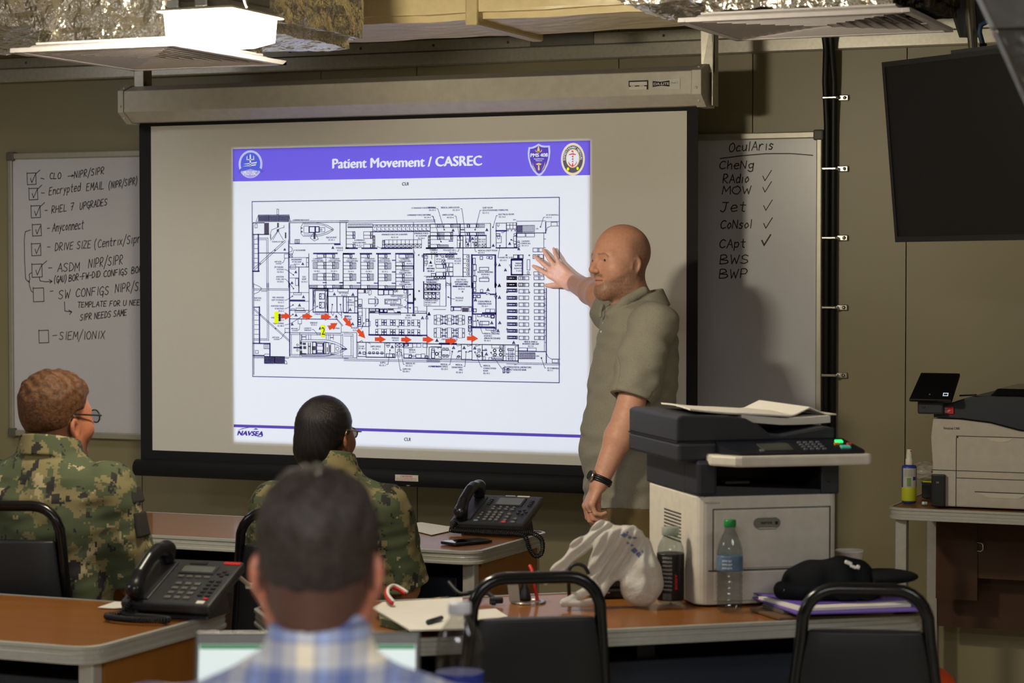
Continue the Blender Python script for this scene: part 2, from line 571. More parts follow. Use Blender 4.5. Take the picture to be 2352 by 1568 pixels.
# aluminium angle along the top of the back wall, with a flat strip and a joint cover above it
mb = MB()
mb.prism([(0, 0), (-.03, 0), (-.034, .006), (-.034, .055), (-.03, .06), (0, .06)], (0, Y_WALL, 2.438), (0, 1, 0), (0, 0, 1), (1, 0, 0), XL, XR)
mb.box2((XL, Y_WALL - .012, 2.50), (XR, Y_WALL, 2.545))
o = struct('trim_1', mb, M_ALU, bevel=.002)
mb = MB(); mb.box2((-3.47, Y_WALL - .02, 2.50), (-3.20, Y_WALL - .008, 2.56))
for x in np.arange(-5.9, -1.6, .33):
    mb.ball((x + .02, Y_WALL - .012, 2.522), (.006, .004, .006), 8, 6)
struct('trim_2', mb, mat('galvanised_cover', (120, 118, 112), 0.4, 0.7))

# grey plastic sheeting that closes the gap between the duct and the wall
def crumple_sheet(x0, x1, y0, y1, z0, z1, nx, ny, seed, amp, thick=.004):
    mb = MB()
    def P(i, j, t):
        u = i / nx; v = j / ny
        x = x0 + (x1 - x0) * u; y = y0 + (y1 - y0) * v
        edge = min(1, 4 * v, 4 * (1 - v))
        q = Vector((x * 1.6 + seed, y * 2.2, seed * 3.1))
        d = abs(mnoise.noise(q * 2.0)) * 1.0 + abs(mnoise.noise(q * 5.0)) * .4
        return (x, y, z0 + (z1 - z0) * v + (d * amp - amp * .5) * edge + t)
    W_ = ny + 1
    n1 = (nx + 1) * W_
    V = [P(i, j, 0) for i in range(nx + 1) for j in range(W_)] + [P(i, j, thick) for i in range(nx + 1) for j in range(W_)]
    fs = []
    for i in range(nx):
        for j in range(ny):
            a = i * W_ + j
            fs.append([a, a + 1, a + W_ + 1, a + W_]); fs.append([n1 + a, n1 + a + W_, n1 + a + W_ + 1, n1 + a + 1])
    for i in range(nx):
        a, b = i * W_, (i + 1) * W_
        fs.append([a, b, n1 + b, n1 + a]); a += ny; b += ny; fs.append([a, n1 + a, n1 + b, b])
    for j in range(ny):
        fs.append([j, n1 + j, n1 + j + 1, j + 1]); a = nx * W_ + j; fs.append([a, a + 1, n1 + a + 1, n1 + a])
    mb.add(V, fs, True)
    return mb
M_SHEET = mat('grey_plastic_sheeting', (128, 124, 112), 0.38, bump=.3, bscale=9, bdist=.02)
tag(crumple_sheet(-6.6, -1.2, 7.34, Y_WALL - .03, 2.66, 2.60, 150, 26, 3, .07).build('plastic_sheeting', M_SHEET),
    'crumpled grey plastic sheeting along the ceiling above the aluminium trim', 'plastic sheeting')

# ------------------------------------------------------------------ ducts under the ceiling
def wrapped_box(name, a, b, matl, amp, scale, parent=None, seed=1, cell=.02, taper=None, world=True, bev=.03):
    """a box wrapped in crumpled foil or film: subdivided and creased"""
    a = Vector(a); b = Vector(b)
    bm = bmesh.new()
    bmesh.ops.create_cube(bm, size=1.0)
    bmesh.ops.bevel(bm, geom=list(bm.edges), offset=.06, segments=2, affect='EDGES')
    sz = b - a
    n = int(max(4, min(60, max(sz) / cell)))
    bmesh.ops.subdivide_edges(bm, edges=[e for e in bm.edges if e.calc_length() > .3], cuts=n, use_grid_fill=True)
    c = (a + b) / 2
    for v in bm.verts:
        q = Vector((v.co.x * sz.x, v.co.y * sz.y, v.co.z * sz.z))
        if taper:
            t = .5 - v.co.z
            q.x *= 1 + (taper[0] - 1) * t; q.y *= 1 + (taper[1] - 1) * t
        p = (q + c) * scale + Vector((seed * 7.3, 0, 0))
        r = 0
        for o_, w in ((1, 1.0), (2.3, .6), (5.1, .35)):
            r += (1 - 2 * abs(mnoise.noise(p * o_))) * w
        nrm = v.normal if v.normal.length > 0 else q.normalized()
        v.co = q + c + nrm * (r - .6) * amp
    mb = MB(); mb.bm(bm, smooth=False)
    return mb.build(name, matl, parent, world=world)
def foil_material(name, col, rough):
    k = NT(name)
    k.b.inputs['Metallic'].default_value = 1.0
    k.b.inputs['Base Color'].default_value = lin(*col)
    k.b.inputs['Roughness'].default_value = rough
    v = k.n('ShaderNodeTexVoronoi', feature='F1'); v.inputs['Scale'].default_value = 8
    v.inputs['Randomness'].default_value = 1
    co = k.coord()
    nz = k.n('ShaderNodeTexNoise'); nz.inputs['Scale'].default_value = 8; nz.inputs['Detail'].default_value = 5
    k.l(co, nz.inputs['Vector'])
    md = k.mix(0.35, co, nz.outputs['Color'])
    k.l(md, v.inputs['Vector'])
    h = k.math('ADD', v.outputs['Distance'], k.math('MULTIPLY', k.noise(20, 5), .6))
    k.bump(h, 0.9, 0.025)
    return k.m
M_FOIL = foil_material('aluminium_foil_wrap', (214, 208, 196), 0.22)
M_FOILD = foil_material('dark_duct_tape_wrap', (70, 66, 60), 0.35)
M_CREAM = mat('cream_duct_film', (206, 188, 142), 0.36, var=.05, bump=.35, bscale=7, bdist=.02)
M_VENT = mat('painted_vent_metal', (196, 190, 190), 0.42)

t = root('insulated_duct', 'long cream film-wrapped insulated duct running across the ceiling between the foil ducts', 'duct', (-3.4, 7.0, 2.43))
wrapped_box('duct_wrap', (-5.3, 6.75, 2.425), (-1.62, 7.3, 2.775), M_CREAM, .006, 2.2, t, 4, .03)
for x in (-3.92, -3.0, -2.35):
    mb = MB(); mb.box2((x - .02, 6.735, 2.40), (x + .025, 7.31, 2.776), bev=.008)
    mb.build('tape_band', mat('cream_tape', (188, 170, 126), .35), t, world=True)

def diffuser(parent, x0, y0, x1, y1, z):
    """square four-way ceiling diffuser: frame, then stepped louvre rings that rise to the middle"""
    mb = MB()
    mb.box2((x0, y0, z), (x1, y0 + .022, z + .012)); mb.box2((x0, y1 - .022, z), (x1, y1, z + .012))
    mb.box2((x0, y0, z), (x0 + .022, y1, z + .012)); mb.box2((x1 - .022, y0, z), (x1, y1, z + .012))
    mb.build('frame', M_VENT, parent, world=True, bevel=.002)
    mb = MB(); mb.box2((x0 + .05, y0 + .05, z + .024), (x1 - .05, y1 - .05, z + .030)); mb.build('back_plate', M_VENT, parent, world=True)
    n = 9
    cx, cy = (x0 + x1) / 2, (y0 + y1) / 2
    hw, hd = (x1 - x0) / 2 - .022, (y1 - y0) / 2 - .022
    for i in range(n):
        s0 = 1 - i / n; s1 = s0 - .75 / n
        za = z + .020; zb = z + .002
        mb = MB()
        # louvre ring: sloped blades, outer edge low
        oc = [(cx - hw * s0, cy - hd * s0), (cx + hw * s0, cy - hd * s0), (cx + hw * s0, cy + hd * s0), (cx - hw * s0, cy + hd * s0)]
        ic = [(cx - hw * s1, cy - hd * s1), (cx + hw * s1, cy - hd * s1), (cx + hw * s1, cy + hd * s1), (cx - hw * s1, cy + hd * s1)]
        V = [(x, y, za) for x, y in ic] + [(x, y, zb) for x, y in oc] + [(x, y, za + .002) for x, y in ic] + [(x, y, zb + .002) for x, y in oc]
        fs = []
        for k in range(4):
            j = (k + 1) % 4
            fs += [[k, j, 4 + j, 4 + k], [8 + j, 8 + k, 12 + k, 12 + j], [k, 8 + k, 8 + j, j], [4 + k, 4 + j, 12 + j, 12 + k]]
        mb.add(V, fs, False)
        mb.build('louvre', M_VENT, parent, world=True)

t = root('foil_duct', 'crumpled foil-wrapped air duct with square diffuser above the left of the screen', 'duct', (-3.43, 5.5, 2.2))
wrapped_box('foil_wrap', (-3.63, 5.25, 2.236), (-3.22, 5.74, 2.77), M_FOIL, .012, 5.0, t, 2, .012, taper=(1.15, 1.12))
wrapped_box('foil_sleeve', (-3.95, 5.62, 2.30), (-3.18, 6.35, 2.77), M_FOIL, .011, 4.0, t, 3, .014)
wrapped_box('foil_sleeve', (-4.6, 5.3, 2.30), (-3.60, 6.15, 2.77), M_FOIL, .012, 4.0, t, 5, .014)
diffuser(t, -3.69, 5.19, -3.17, 5.81, 2.2)

t = root('foil_duct', 'foil-wrapped air duct with dark taped end and square diffuser above the right whiteboard', 'duct', (-1.68, 6.15, 2.28))
wrapped_box('foil_wrap', (-1.94, 5.94, 2.316), (-1.42, 6.36, 2.77), M_FOIL, .013, 5.0, t, 7, .012, taper=(1.12, 1.12))
wrapped_box('foil_sleeve', (-2.25, 6.0, 2.36), (-1.52, 6.6, 2.77), M_FOIL, .012, 4.0, t, 9, .014)
wrapped_box('tape_wrap', (-1.46, 5.98, 2.31), (-1.33, 6.40, 2.77), M_FOILD, .008, 4.0, t, 8, .014)
diffuser(t, -2.0, 5.88, -1.36, 6.42, 2.28)

# plastic-wrapped hood that hangs down at the right edge of the view
M_PLW = mat('translucent_grey_film', (88, 87, 84), 0.3, bump=.5, bscale=6, bdist=.03)
M_PLW2 = mat('darker_grey_film', (58, 55, 48), 0.32, bump=.7, bscale=8, bdist=.03)  # darker grey film for the lower wrap
t = root('duct_hood', 'grey plastic-wrapped duct hood hanging at the right edge under the ceiling', 'duct hood', tuple(at(2420, 100, 4.4)))
def hood(poly, d0, d1):
    mb = MB()
    c0 = at(0, 0, 4.4)
    P0 = [at(x, y, 4.4) + (-rgt * 0) for x, y in poly]
    up = Vector((0, 0, 1)); hz = rgt
    o = P0[0]
    p2 = [((p - o).dot(hz), (p - o).dot(up)) for p in P0]
    mb.prism(p2, o, hz, up, Vector((fwd.x, fwd.y, 0)).normalized(), d0 * .1, d1 * .1)
    return mb
hood([(2240, -30), (2257, 0), (2288, 66), (2420, 62), (2420, -30)], 0, .5).build('upper_wrap', M_PLW, t, world=True, bevel=.006)
hood([(2288, 67), (2359, 222), (2480, 480), (2520, 480), (2520, -30), (2421, -30), (2421, 63)], 0.004, .49).build('lower_wrap', M_PLW2, t, world=True, bevel=.006)

# ------------------------------------------------------------------ LED work light
DL = 5.75
LC = at(508, 68, DL)
lx, ly, lz = LC
t = root('work_light', 'bright white LED work light hanging below the ceiling before the foil duct', 'lamp', (lx, ly, lz))
M_LAMPG = mat('lamp_grey_housing', (120, 118, 110), 0.45)
q_ = DL / 4.9
def frustum(mb, z0, hx0, hy0, z1, hx1, hy1):
    V = [(lx + sx * hx0 * q_, ly + sy * hy0 * q_, lz + z0 * q_) for sx, sy in ((-1, -1), (1, -1), (1, 1), (-1, 1))] + [(lx + sx * hx1 * q_, ly + sy * hy1 * q_, lz + z1 * q_) for sx, sy in ((-1, -1), (1, -1), (1, 1), (-1, 1))]
    mb.add(V, [[3, 2, 1, 0], [4, 5, 6, 7]] + [[k, (k + 1) % 4, 4 + (k + 1) % 4, 4 + k] for k in range(4)], False)
LCOL = (255, 243, 216)
M_LENS = mat('glowing_lens_side', (255, 255, 255), 0.4, var=0, emit=LCOL, estr=500.0)
M_LENSB = mat('glowing_lens_bottom', (255, 255, 255), 0.4, var=0, emit=LCOL, estr=60.0)
mb = MB(); frustum(mb, -.022, .077, .098, .03, .080, .102)
mb.build('lens', M_LENS, t, world=True)
mb = MB(); frustum(mb, -.036, .046, .062, -.022, .0768, .0978); mb.build('lens_bottom', M_LENSB, t, world=True)
mb = MB(); frustum(mb, .03, .092, .116, .036, .092, .116); mb.build('flange', M_WHITEP, t, world=True, bevel=.002)
mb = MB(); frustum(mb, .036, .082, .106, .052, .074, .098); frustum(mb, .052, .07, .095, .17, .07, .095)
mb.build('housing', M_LAMPG, t, world=True, bevel=.005)
def lq(x, y, z): return (lx + x * q_, ly + y * q_, lz + z * q_)
for sx in (-.05, .02):
    mb = MB(); mb.box(lq(sx, -.113, .045), (.035, .014, .019)); mb.box(lq(sx, -.104, .062), (.014, .012, .035))
    mb.build('clip', M_STEEL, t, world=True, bevel=.002)
mb = MB(); mb.cyl(lq(.07, -.05, .09), lq(.105, -.05, .09), .026); mb.build('cable_gland', M_BLACK, t, world=True)
mb = MB(); mb.cyl(lq(.07, .04, .08), lq(.095, .04, .08), .015); mb.build('blanking_plug', M_DARK, t, world=True)
mb = MB(); mb.cyl(lq(-.07, 0, .075), lq(-.09, 0, .075), .019); mb.build('cable_gland', M_BLACK, t, world=True)
mb = MB(); mb.tube([lq(-.09, 0, .075), lq(-.15, -.03, .074), lq(-.2, -.06, .085), lq(-.27, -.10, .12), lq(-.34, -.14, .2), lq(-.4, -.16, .45)], .007, 8); mb.build('power_cable', M_RUBBER, t, world=True)
mb = MB(); mb.tube([lq(.085, -.07, .16), lq(.09, -.075, .12), lq(.098, -.08, .07), lq(.11, -.082, .035)], [.007, .009, .007, .002], 8); mb.build('hanging_strap', M_WHITEP, t, world=True)
mb = MB()
for sx in (-.05, .05): mb.box2((lx + sx - .008, ly - .008, lz + .165 * q_), (lx + sx + .008, ly + .008, ZC))
mb.build('hanger', M_STEEL, t, world=True)

# ------------------------------------------------------------------ black cable bundle on the wall
t = root('cable_bundle', 'black cable bundle clamped vertically up the wall right of the whiteboard', 'cable', (-2.239, Y_WALL - .02, 0.1))
mb = MB()
for dx in (-.013, .013):
    mb.tube([(-2.239 + dx * 1.0, Y_WALL - .02, 0.1), (-2.239 + dx, Y_WALL - .02, 2.15), (-2.239 + dx * 1.3, Y_WALL - .035, 2.32), (-2.236 + dx * .8, Y_WALL - .06, 2.44), (-2.236 + dx, Y_WALL - .10, 2.545)], .0125, 10)
mb.build('cable', M_RUBBER, t, world=True)
for py in (224, 387, 546, 706, 862):
    z = on_y(1911, py, Y_WALL - .04).z
    mb = MB(); mb.box((-2.237, Y_WALL - .034, z), (.058, .034, .012), bev=.004); mb.box((-2.194, Y_WALL - .008, z), (.042, .012, .022), bev=.003)
    mb.ball((-2.186, Y_WALL - .016, z), .007, 8, 6)
    mb.build('clamp', M_STEEL, t, world=True)
# ------------------------------------------------------------------ projection screen
M_CASE = mat('screen_case_enamel', (206, 200, 186), 0.30)
M_FABRIC = mat('matt_white_screen_fabric', (225, 222, 214), 0.85, var=.01)
M_BORDER = mat('black_screen_border', (14, 14, 19), 0.75, var=.02)
ys = Y_SCREEN
SX0, SX1 = -5.015, -2.620
t = root('projection_screen', 'large pull-down projection screen showing a projected slide with a deck plan', 'projection screen', (-3.81, ys, 0.78))
SCR = t
# case: eight-sided tube seen from the front
CZ = 2.287
prof = [(-.12, .042), (-.12, -.042), (-.06, -.08), (.03, -.08), (.045, .0), (.045, .065), (.0, .065), (-.06, .065)]
mb = MB(); mb.prism(prof, (0, ys, CZ), (0, 1, 0), (0, 0, 1), (1, 0, 0), -5.012, -2.605)
mb.build('case', M_CASE, t, world=True, bevel=.003)
big = [(-.124, .044), (-.124, -.044), (-.062, -.086), (.035, -.086), (.05, .0), (.05, .07), (.0, .07), (-.062, .07)]
for a, b in ((-5.038, -5.012), (-2.605, -2.568)):
    mb = MB(); mb.prism(big, (0, ys, CZ), (0, 1, 0), (0, 0, 1), (1, 0, 0), a, b)
    for (yy, zz) in ((-.124, -.02), (-.096, -.064), (-.094, .056)): mb.ball(((a + b) / 2, ys + yy, CZ + zz), (.0055, .004, .0055), 10, 6)
    mb.build('end_cap', M_CASE, t, world=True, bevel=.003)
for x, w in ((-4.995, .023), (-2.575, .023)):
    mb = MB(); mb.box2((x - w, ys - .035, CZ + .04), (x + w, ys - .015, 2.548)); mb.box2((x - w, ys - .035, CZ + .05), (x - w + .006, ys + .03, 2.548)); mb.box2((x + w - .006, ys - .035, CZ + (-.08 if x > -3 else .05)), (x + w, ys + .03, 2.548))
    mb.build('hanging_bracket', M_ALU, t, world=True, bevel=.002)
mb = MB()
mb.box2((SX0, ys - .001, .80), (SX1, ys + .001, 2.215)); mb.build('border', M_BORDER, t, world=True)
mb = MB(); mb.box2((-4.958, ys - .0025, .873), (-2.663, ys - .0015, 2.193)); mb.build('fabric', M_FABRIC, t, world=True)
mb = MB(); mb.cyl((-5.035, ys, .80), (-2.60, ys, .80), .034, n=24); mb.build('bottom_roller', M_BORDER, t, world=True)
rc = on_y(938, 1102, ys - .02)
mb = MB(); mb.tube([rc + Vector((.016 * math.cos(a), 0, .022 * math.sin(a))) for a in np.linspace(0, 2 * math.pi, 20)[:-1]], .0025, 6, closed=True); mb.build('pull_ring', M_STEEL, t, world=True)
M_STICK = mat('white_label', (228, 222, 212), .5, var=0)
M_INK = mat('black_ink', (20, 18, 26), .6, var=0)
M_RED = mat('red_print', (196, 30, 28), .5, var=0)
# caution label on the roller
ex = Vector((1, 0, 0)); ez = Vector((0, 0, 1))
lp = on_y(934, 1072, ys - .036)
mb = MB(); mb.box((lp.x, ys - .0355, .803), (.098, .003, .024)); lab = mb.build('caution_label', M_STICK, t, world=True)
mb = MB()
letter(mb, 'CAUTION!', (lp.x, ys - .0375, .806), ex, ez, .009, .0004, 'CENTER', width=.05)
letter(mb, 'DO NOT LET SCREEN FABRIC RUN', (lp.x, ys - .0375, .7995), ex, ez, .005, .0001, 'CENTER', width=.088)
letter(mb, 'BACK UNCONTROLLED INTO CASE!', (lp.x, ys - .0375, .7935), ex, ez, .005, .0001, 'CENTER', width=.088)
mb.build('label_text', M_RED, lab, world=True)
# maker's plates on the case
yf = ys - .1215
def on_case(px, py): return on_y(px, py, yf)
a = on_case(1444, 208); b = on_case(1489, 184)
mb = MB(); mb.box2((a.x, yf, a.z + .002), (b.x, yf - .001, b.z)); pl = mb.build('rating_plate', M_INK, t, world=True)
mb = MB()
w = b.x - a.x; h = b.z - a.z
mb.box2((a.x + .06 * w, yf - .002, a.z + .5 * h), (b.x - .06 * w, yf - .0012, a.z + .86 * h)); mb.box2((a.x + .01 * w, yf - .002, a.z + .06 * h), (b.x - .08 * w, yf - .0012, a.z + .38 * h))
mb.box2((a.x + .12 * w, yf - .002, a.z + .4 * h), (a.x + .32 * w, yf - .0012, a.z + .47 * h)); mb.box2((a.x + .55 * w, yf - .002, a.z + .4 * h), (a.x + .8 * w, yf - .0012, a.z + .47 * h))
mb.build('plate_panel', M_STICK, pl, world=True)
a = on_case(1496, 206); b = on_case(1562, 181)
mb = MB(); mb.box2((a.x, yf, a.z), (b.x, yf - .001, b.z)); pl = mb.build('name_plate', M_ALUP, t, world=True)
x0, x1 = on_case(1499.5, 195).x, on_case(1538, 195).x; z0, z1 = on_case(1499, 200).z, on_case(1499, 186).z
zm = (z0 + z1) / 2
mb = MB(); mb.prism([(x0, z0), ((x0 + x1) / 2, z0 + .004), (x1, z0), (x1, z1), ((x0 + x1) / 2, z1 - .004), (x0, z1)], (0, yf - .001, 0), (1, 0, 0), (0, 0, 1), (0, -1, 0), 0, .0008)
bow = mb.build('bow_tie_badge', M_INK, pl, world=True)
mb = MB(); letter(mb, 'DA-LITE', (x0 + .003, yf - .0022, zm - .0045), ex, ez, .0125, .0004, width=x1 - x0 - .006); mb.build('badge_text', M_STICK, bow, world=True)
mb = MB(); letter(mb, 'Model C', (x1 + .006, yf - .0015, zm - .001), ex, ez, .009, 0, width=.026); mb.build('plate_text', M_INK, pl, world=True)

# ------------------------------------------------------------------ the projected slide
def SP(px, py, k=1): return on_y(px, py, ys - .003 - .0006 * k)
def flat(name, polys, matl, parent, k):
    """flat shapes given by corners on the screen, laid on layer k"""
    mb = MB()
    for poly in polys: mb.add([(x, ys - .003 - .0006 * k, z) for x, z in poly], [list(range(len(poly)))], False)
    o = mb.build(name, matl, parent, world=True)
    return o
def sm(name, col): return mat('slide_' + name, col, .9, var=0, spec=.1)
S_WHITE = sm('white', (236, 238, 246)); S_VIOLET = sm('violet', (120, 102, 236)); S_LINE = sm('ink', (58, 48, 118)); S_BAR = sm('bar_violet', (92, 74, 176))
S_RED = sm('red', (226, 78, 44)); S_YEL = sm('yellow', (238, 250, 10)); S_TXT = sm('text', (30, 30, 40)); S_GREY = sm('grey', (98, 90, 106))
S_PALE = sm('pale_blue', (206, 206, 250)); S_BLUE = sm('blue', (92, 104, 224)); S_GOLD = sm('gold', (240, 206, 110)); S_SRED = sm('anchor_red', (236, 70, 70)); S_LOGO = sm('logo_violet', (76, 52, 160))
S_FLOOR = sm('dark_hatch', (82, 76, 92))
PX0, PX1, PZ0, PZ1 = -4.576, -3.043, .916, 2.093
HZ = 1.9635
slide = flat('projected_slide', [[(PX0, PZ0), (PX1, PZ0), (PX1, HZ), (PX0, HZ)]], S_WHITE, SCR, 1)
flat('header_band', [[(PX0, HZ), (PX1, HZ), (PX1, PZ1), (PX0, PZ1)]], S_VIOLET, slide, 1)
za, zb = SP(700, 979).z, SP(700, 985.5).z
flat('footer_rule', [[(PX0, zb), (PX1, zb), (PX1, za), (PX0, za)]], S_BAR, slide, 2)
def stext(mb, s, xa, y, xb, hpx, k=3, bold=0.0, shear=0.0):
    """a line of lettering between two measured ends"""
    a = SP(xa, y, k); b = SP(xb, y, k)
    w = b.x - a.x
    hz_ = (SP(xa, y - hpx, k).z - a.z)
    letter(mb, s, a, ex, ez, hz_ / .70, bold, 'LEFT', width=w, shear=shear)
mb = MB(); stext(mb, 'Patient Movement / CASREC', 762, 386.5, 1104, 22, 2, .0028); mb.build('title_text', S_WHITE, slide, world=True)
mb = MB(); stext(mb, 'CUI', 923, 426, 937.5, 7.5, 2, .0006); mb.build('marking_text', S_TXT, slide, world=True)
mb = MB(); stext(mb, 'CUI', 928, 1012, 942, 7.5, 2, .0006); mb.build('marking_text', S_TXT, slide, world=True)
mb = MB(); stext(mb, 'NAVSEA', 544, 999, 602, 10.5, 3, .0022, .25)
a = SP(556, 986, 3); b = SP(592, 980.5, 3)
mb.build('logo_text', S_LOGO, slide, world=True)
flat('logo_swoosh', [[(SP(x, y).x, SP(x, y).z) for x, y in ((546, 988), (556, 983.5), (570, 981), (586, 980.5), (570, 982), (556, 985))],
                     [(SP(x, y).x, SP(x, y).z) for x, y in ((582, 986), (588, 983), (594, 986))],
                     [(SP(x, y).x, SP(x, y).z) for x, y in ((590, 1002), (602, 1001), (603, 1002.5), (592, 1003))]], S_LOGO, slide, 3)

# --- seals
def ell(cx, cz, rx, rz, n=36, a0=0, a1=2 * math.pi): return [(cx + rx * math.cos(a0 + (a1 - a0) * i / n), cz + rz * math.sin(a0 + (a1 - a0) * i / n)) for i in range(n + (0 if abs(a1 - a0 - 2 * math.pi) < 1e-6 else 1))]
def arc_text(mb, s, cx, cz, r, size, a0, a1, k, bold=.0004, inward=False):
    n = len(s)
    for i, ch in enumerate(s):
        a_ = a0 + (a1 - a0) * (i + .5) / n
        u = Vector((math.sin(a_), 0, -math.cos(a_))) ; v = Vector((math.cos(a_), 0, math.sin(a_)))
        p = Vector((cx, ys - .003 - .0006 * k, cz)) + v * r
        letter(mb, ch, p, u, v, size, bold, 'CENTER')
c = SP(575.5, 377); cx, cz = c.x, c.z; r = (SP(575, 345).z - cz)
seal = flat('round_seal', [ell(cx, cz, r * .98, r)], S_PALE, slide, 2)
flat('seal_disc', [ell(cx, cz + r * .02, r * .8, r * .82)], S_BLUE, seal, 3)
flat('seal_trident', [[(cx - .003, cz - r * .35), (cx + .003, cz - r * .35), (cx + .003, cz + r * .66), (cx, cz + r * .74), (cx - .003, cz + r * .66)],
      [(cx - r * .32, cz + r * .3), (cx + r * .32, cz + r * .3), (cx + r * .26, cz + r * .36), (cx - r * .26, cz + r * .36)],
      [(cx - r * .32, cz + r * .3), (cx - r * .24, cz + r * .33), (cx - r * .24, cz + r * .62), (cx - r * .3, cz + r * .56)],
      [(cx + r * .32, cz + r * .3), (cx + r * .24, cz + r * .33), (cx + r * .24, cz + r * .62), (cx + r * .3, cz + r * .56)],
      [(cx - r * .6, cz + r * .02), (cx + r * .55, cz + r * .16), (cx + r * .5, cz + r * .06), (cx - r * .2, cz + r * .0)],
      [(cx - r * .66, cz - r * .14), (cx + r * .5, cz + r * .0), (cx + r * .42, cz - r * .1), (cx - r * .2, cz - r * .14)]], S_WHITE, seal, 4)
flat('seal_ribbon', [[(cx - r * 1.06, cz - r * .52), (cx - r * .8, cz - r * .3), (cx, cz - r * .16), (cx + r * .8, cz - r * .3), (cx + r * 1.06, cz - r * .52), (cx + r * .86, cz - r * .62), (cx + r * .74, cz - r * .48), (cx, cz - r * .34), (cx - r * .74, cz - r * .48), (cx - r * .86, cz - r * .62)]], S_BLUE, seal, 5)
flat('seal_base', [[(cx - r * .7, cz - r * .5), (cx, cz - r * .35), (cx + r * .7, cz - r * .5), (cx + r * .45, cz - r * .82), (cx, cz - r * .96), (cx - r * .45, cz - r * .82)]], sm('lilac', (178, 170, 238)), seal, 5)
mb = MB(); letter(mb, 'PEO USC', (cx, ys - .0072, cz - r * .78), ex, ez, r * .42, .0012, 'CENTER', width=r * 1.08); mb.build('seal_text', S_WHITE, seal, world=True)
# shield
def UV(x0, y0, s): return lambda x, y: (SP(x0 + x / s, y0 + y / s).x, SP(x0 + x / s, y0 + y / s).z)
q = UV(1200, 320, 14.7)
sh = [(545, 140), (640, 195), (760, 215), (930, 208), (945, 420), (920, 660), (860, 860), (760, 1060), (650, 1200), (565, 1245), (480, 1195), (360, 1060), (260, 880), (195, 660), (180, 460), (205, 270), (330, 255), (450, 205)]
seal = flat('shield_seal', [[q(*p) for p in sh]], S_PALE, slide, 2)
cxs, cys = 562, 640
inn = [(cxs + (x - cxs) * .84, cys + (y - cys) * .86) for x, y in sh]
flat('seal_field', [[q(*p) for p in inn]], sm('shield_violet', (96, 72, 190)), seal, 3)
flat('seal_emblem', [[q(*p) for p in ((545, 170), (575, 300), (600, 420), (490, 420), (520, 300))], [q(*p) for p in ((430, 340), (470, 400), (620, 400), (670, 330), (660, 400), (610, 435), (490, 435), (440, 400))],
     [q(*p) for p in ((450, 835), (555, 790), (660, 830), (600, 870), (555, 850), (510, 870))], [q(*p) for p in ((540, 860), (570, 860), (590, 1010), (560, 1060), (525, 1010))],
     [q(*p) for p in ((355, 760), (370, 880), (420, 960), (480, 1080), (400, 980), (350, 890))], [q(*p) for p in ((765, 745), (770, 880), (720, 970), (640, 1090), (700, 960), (740, 880))]], S_GOLD, seal, 4)
mb = MB(); stext(mb, 'PMS 408', 1218, 360.5, 1257, 8.2, 5, .001); stext(mb, 'Expeditionary', 1226.5, 366, 1249, 2.6, 5, .0003); stext(mb, 'Missions', 1230.5, 370, 1245, 2.6, 5, .0003); mb.build('seal_text', S_WHITE, seal, world=True)
# oval medallion
c = SP(1316, 365.5); cx, cz = c.x, c.z; rx = SP(1343.5, 365).x - cx; rz = SP(1316, 328).z - cz
seal = flat('oval_seal', [ell(cx, cz, rx, rz)], sm('pale_gold', (242, 226, 196)), slide, 2)
flat('seal_ring', [ell(cx, cz, rx * .84, rz * .84)], S_GREY, seal, 3)
flat('seal_disc', [ell(cx, cz + rz * .05, rx * .58, rz * .58)], S_GOLD, seal, 4)
flat('seal_center', [ell(cx, cz + rz * .05, rx * .52, rz * .53)], S_WHITE, seal, 5)
q = UV(1200, 320, 14.7)
flat('seal_anchor', [[q(*p) for p in ((1660, 380), (1730, 380), (1735, 480), (1820, 500), (1810, 525), (1730, 520), (1720, 880), (1760, 870), (1815, 800), (1830, 730), (1840, 800), (1790, 870), (1700, 930), (1600, 870), (1560, 800), (1565, 740), (1590, 800), (1640, 860), (1680, 880), (1670, 520), (1580, 530), (1580, 500), (1665, 480))]], S_SRED, seal, 6)
flat('seal_rope', [[q(1690 + 38 * math.cos(a_) , yy + 26 * math.sin(a_)) for a_ in np.linspace(0, 6.28, 10)[:-1]] for yy in (450, 540, 625, 710, 790)], S_WHITE, seal, 7)
flat('seal_badge', [[q(xx + 42 * math.cos(a_), yy + 58 * math.sin(a_)) for a_ in np.linspace(0, 6.28, 14)[:-1]] for xx, yy in ((1545, 1000), (1870, 980))], S_YEL, seal, 5)
mb = MB()
s = 'EXPEDITIONARY MEDICAL'
for i, ch in enumerate(s):
    a_ = R(188) - R(196) * (i + .5) / len(s)
    v = Vector((math.cos(a_), 0, math.sin(a_))); u = Vector((v.z, 0, -v.x))
    letter(mb, ch, Vector((cx + v.x * rx * .64, ys - .003 - .0006 * 5, cz + rz * .02 + v.z * rz * .64)), u, v, rx * .23, .0004, 'CENTER')
mb.build('seal_text', S_WHITE, seal, world=True)
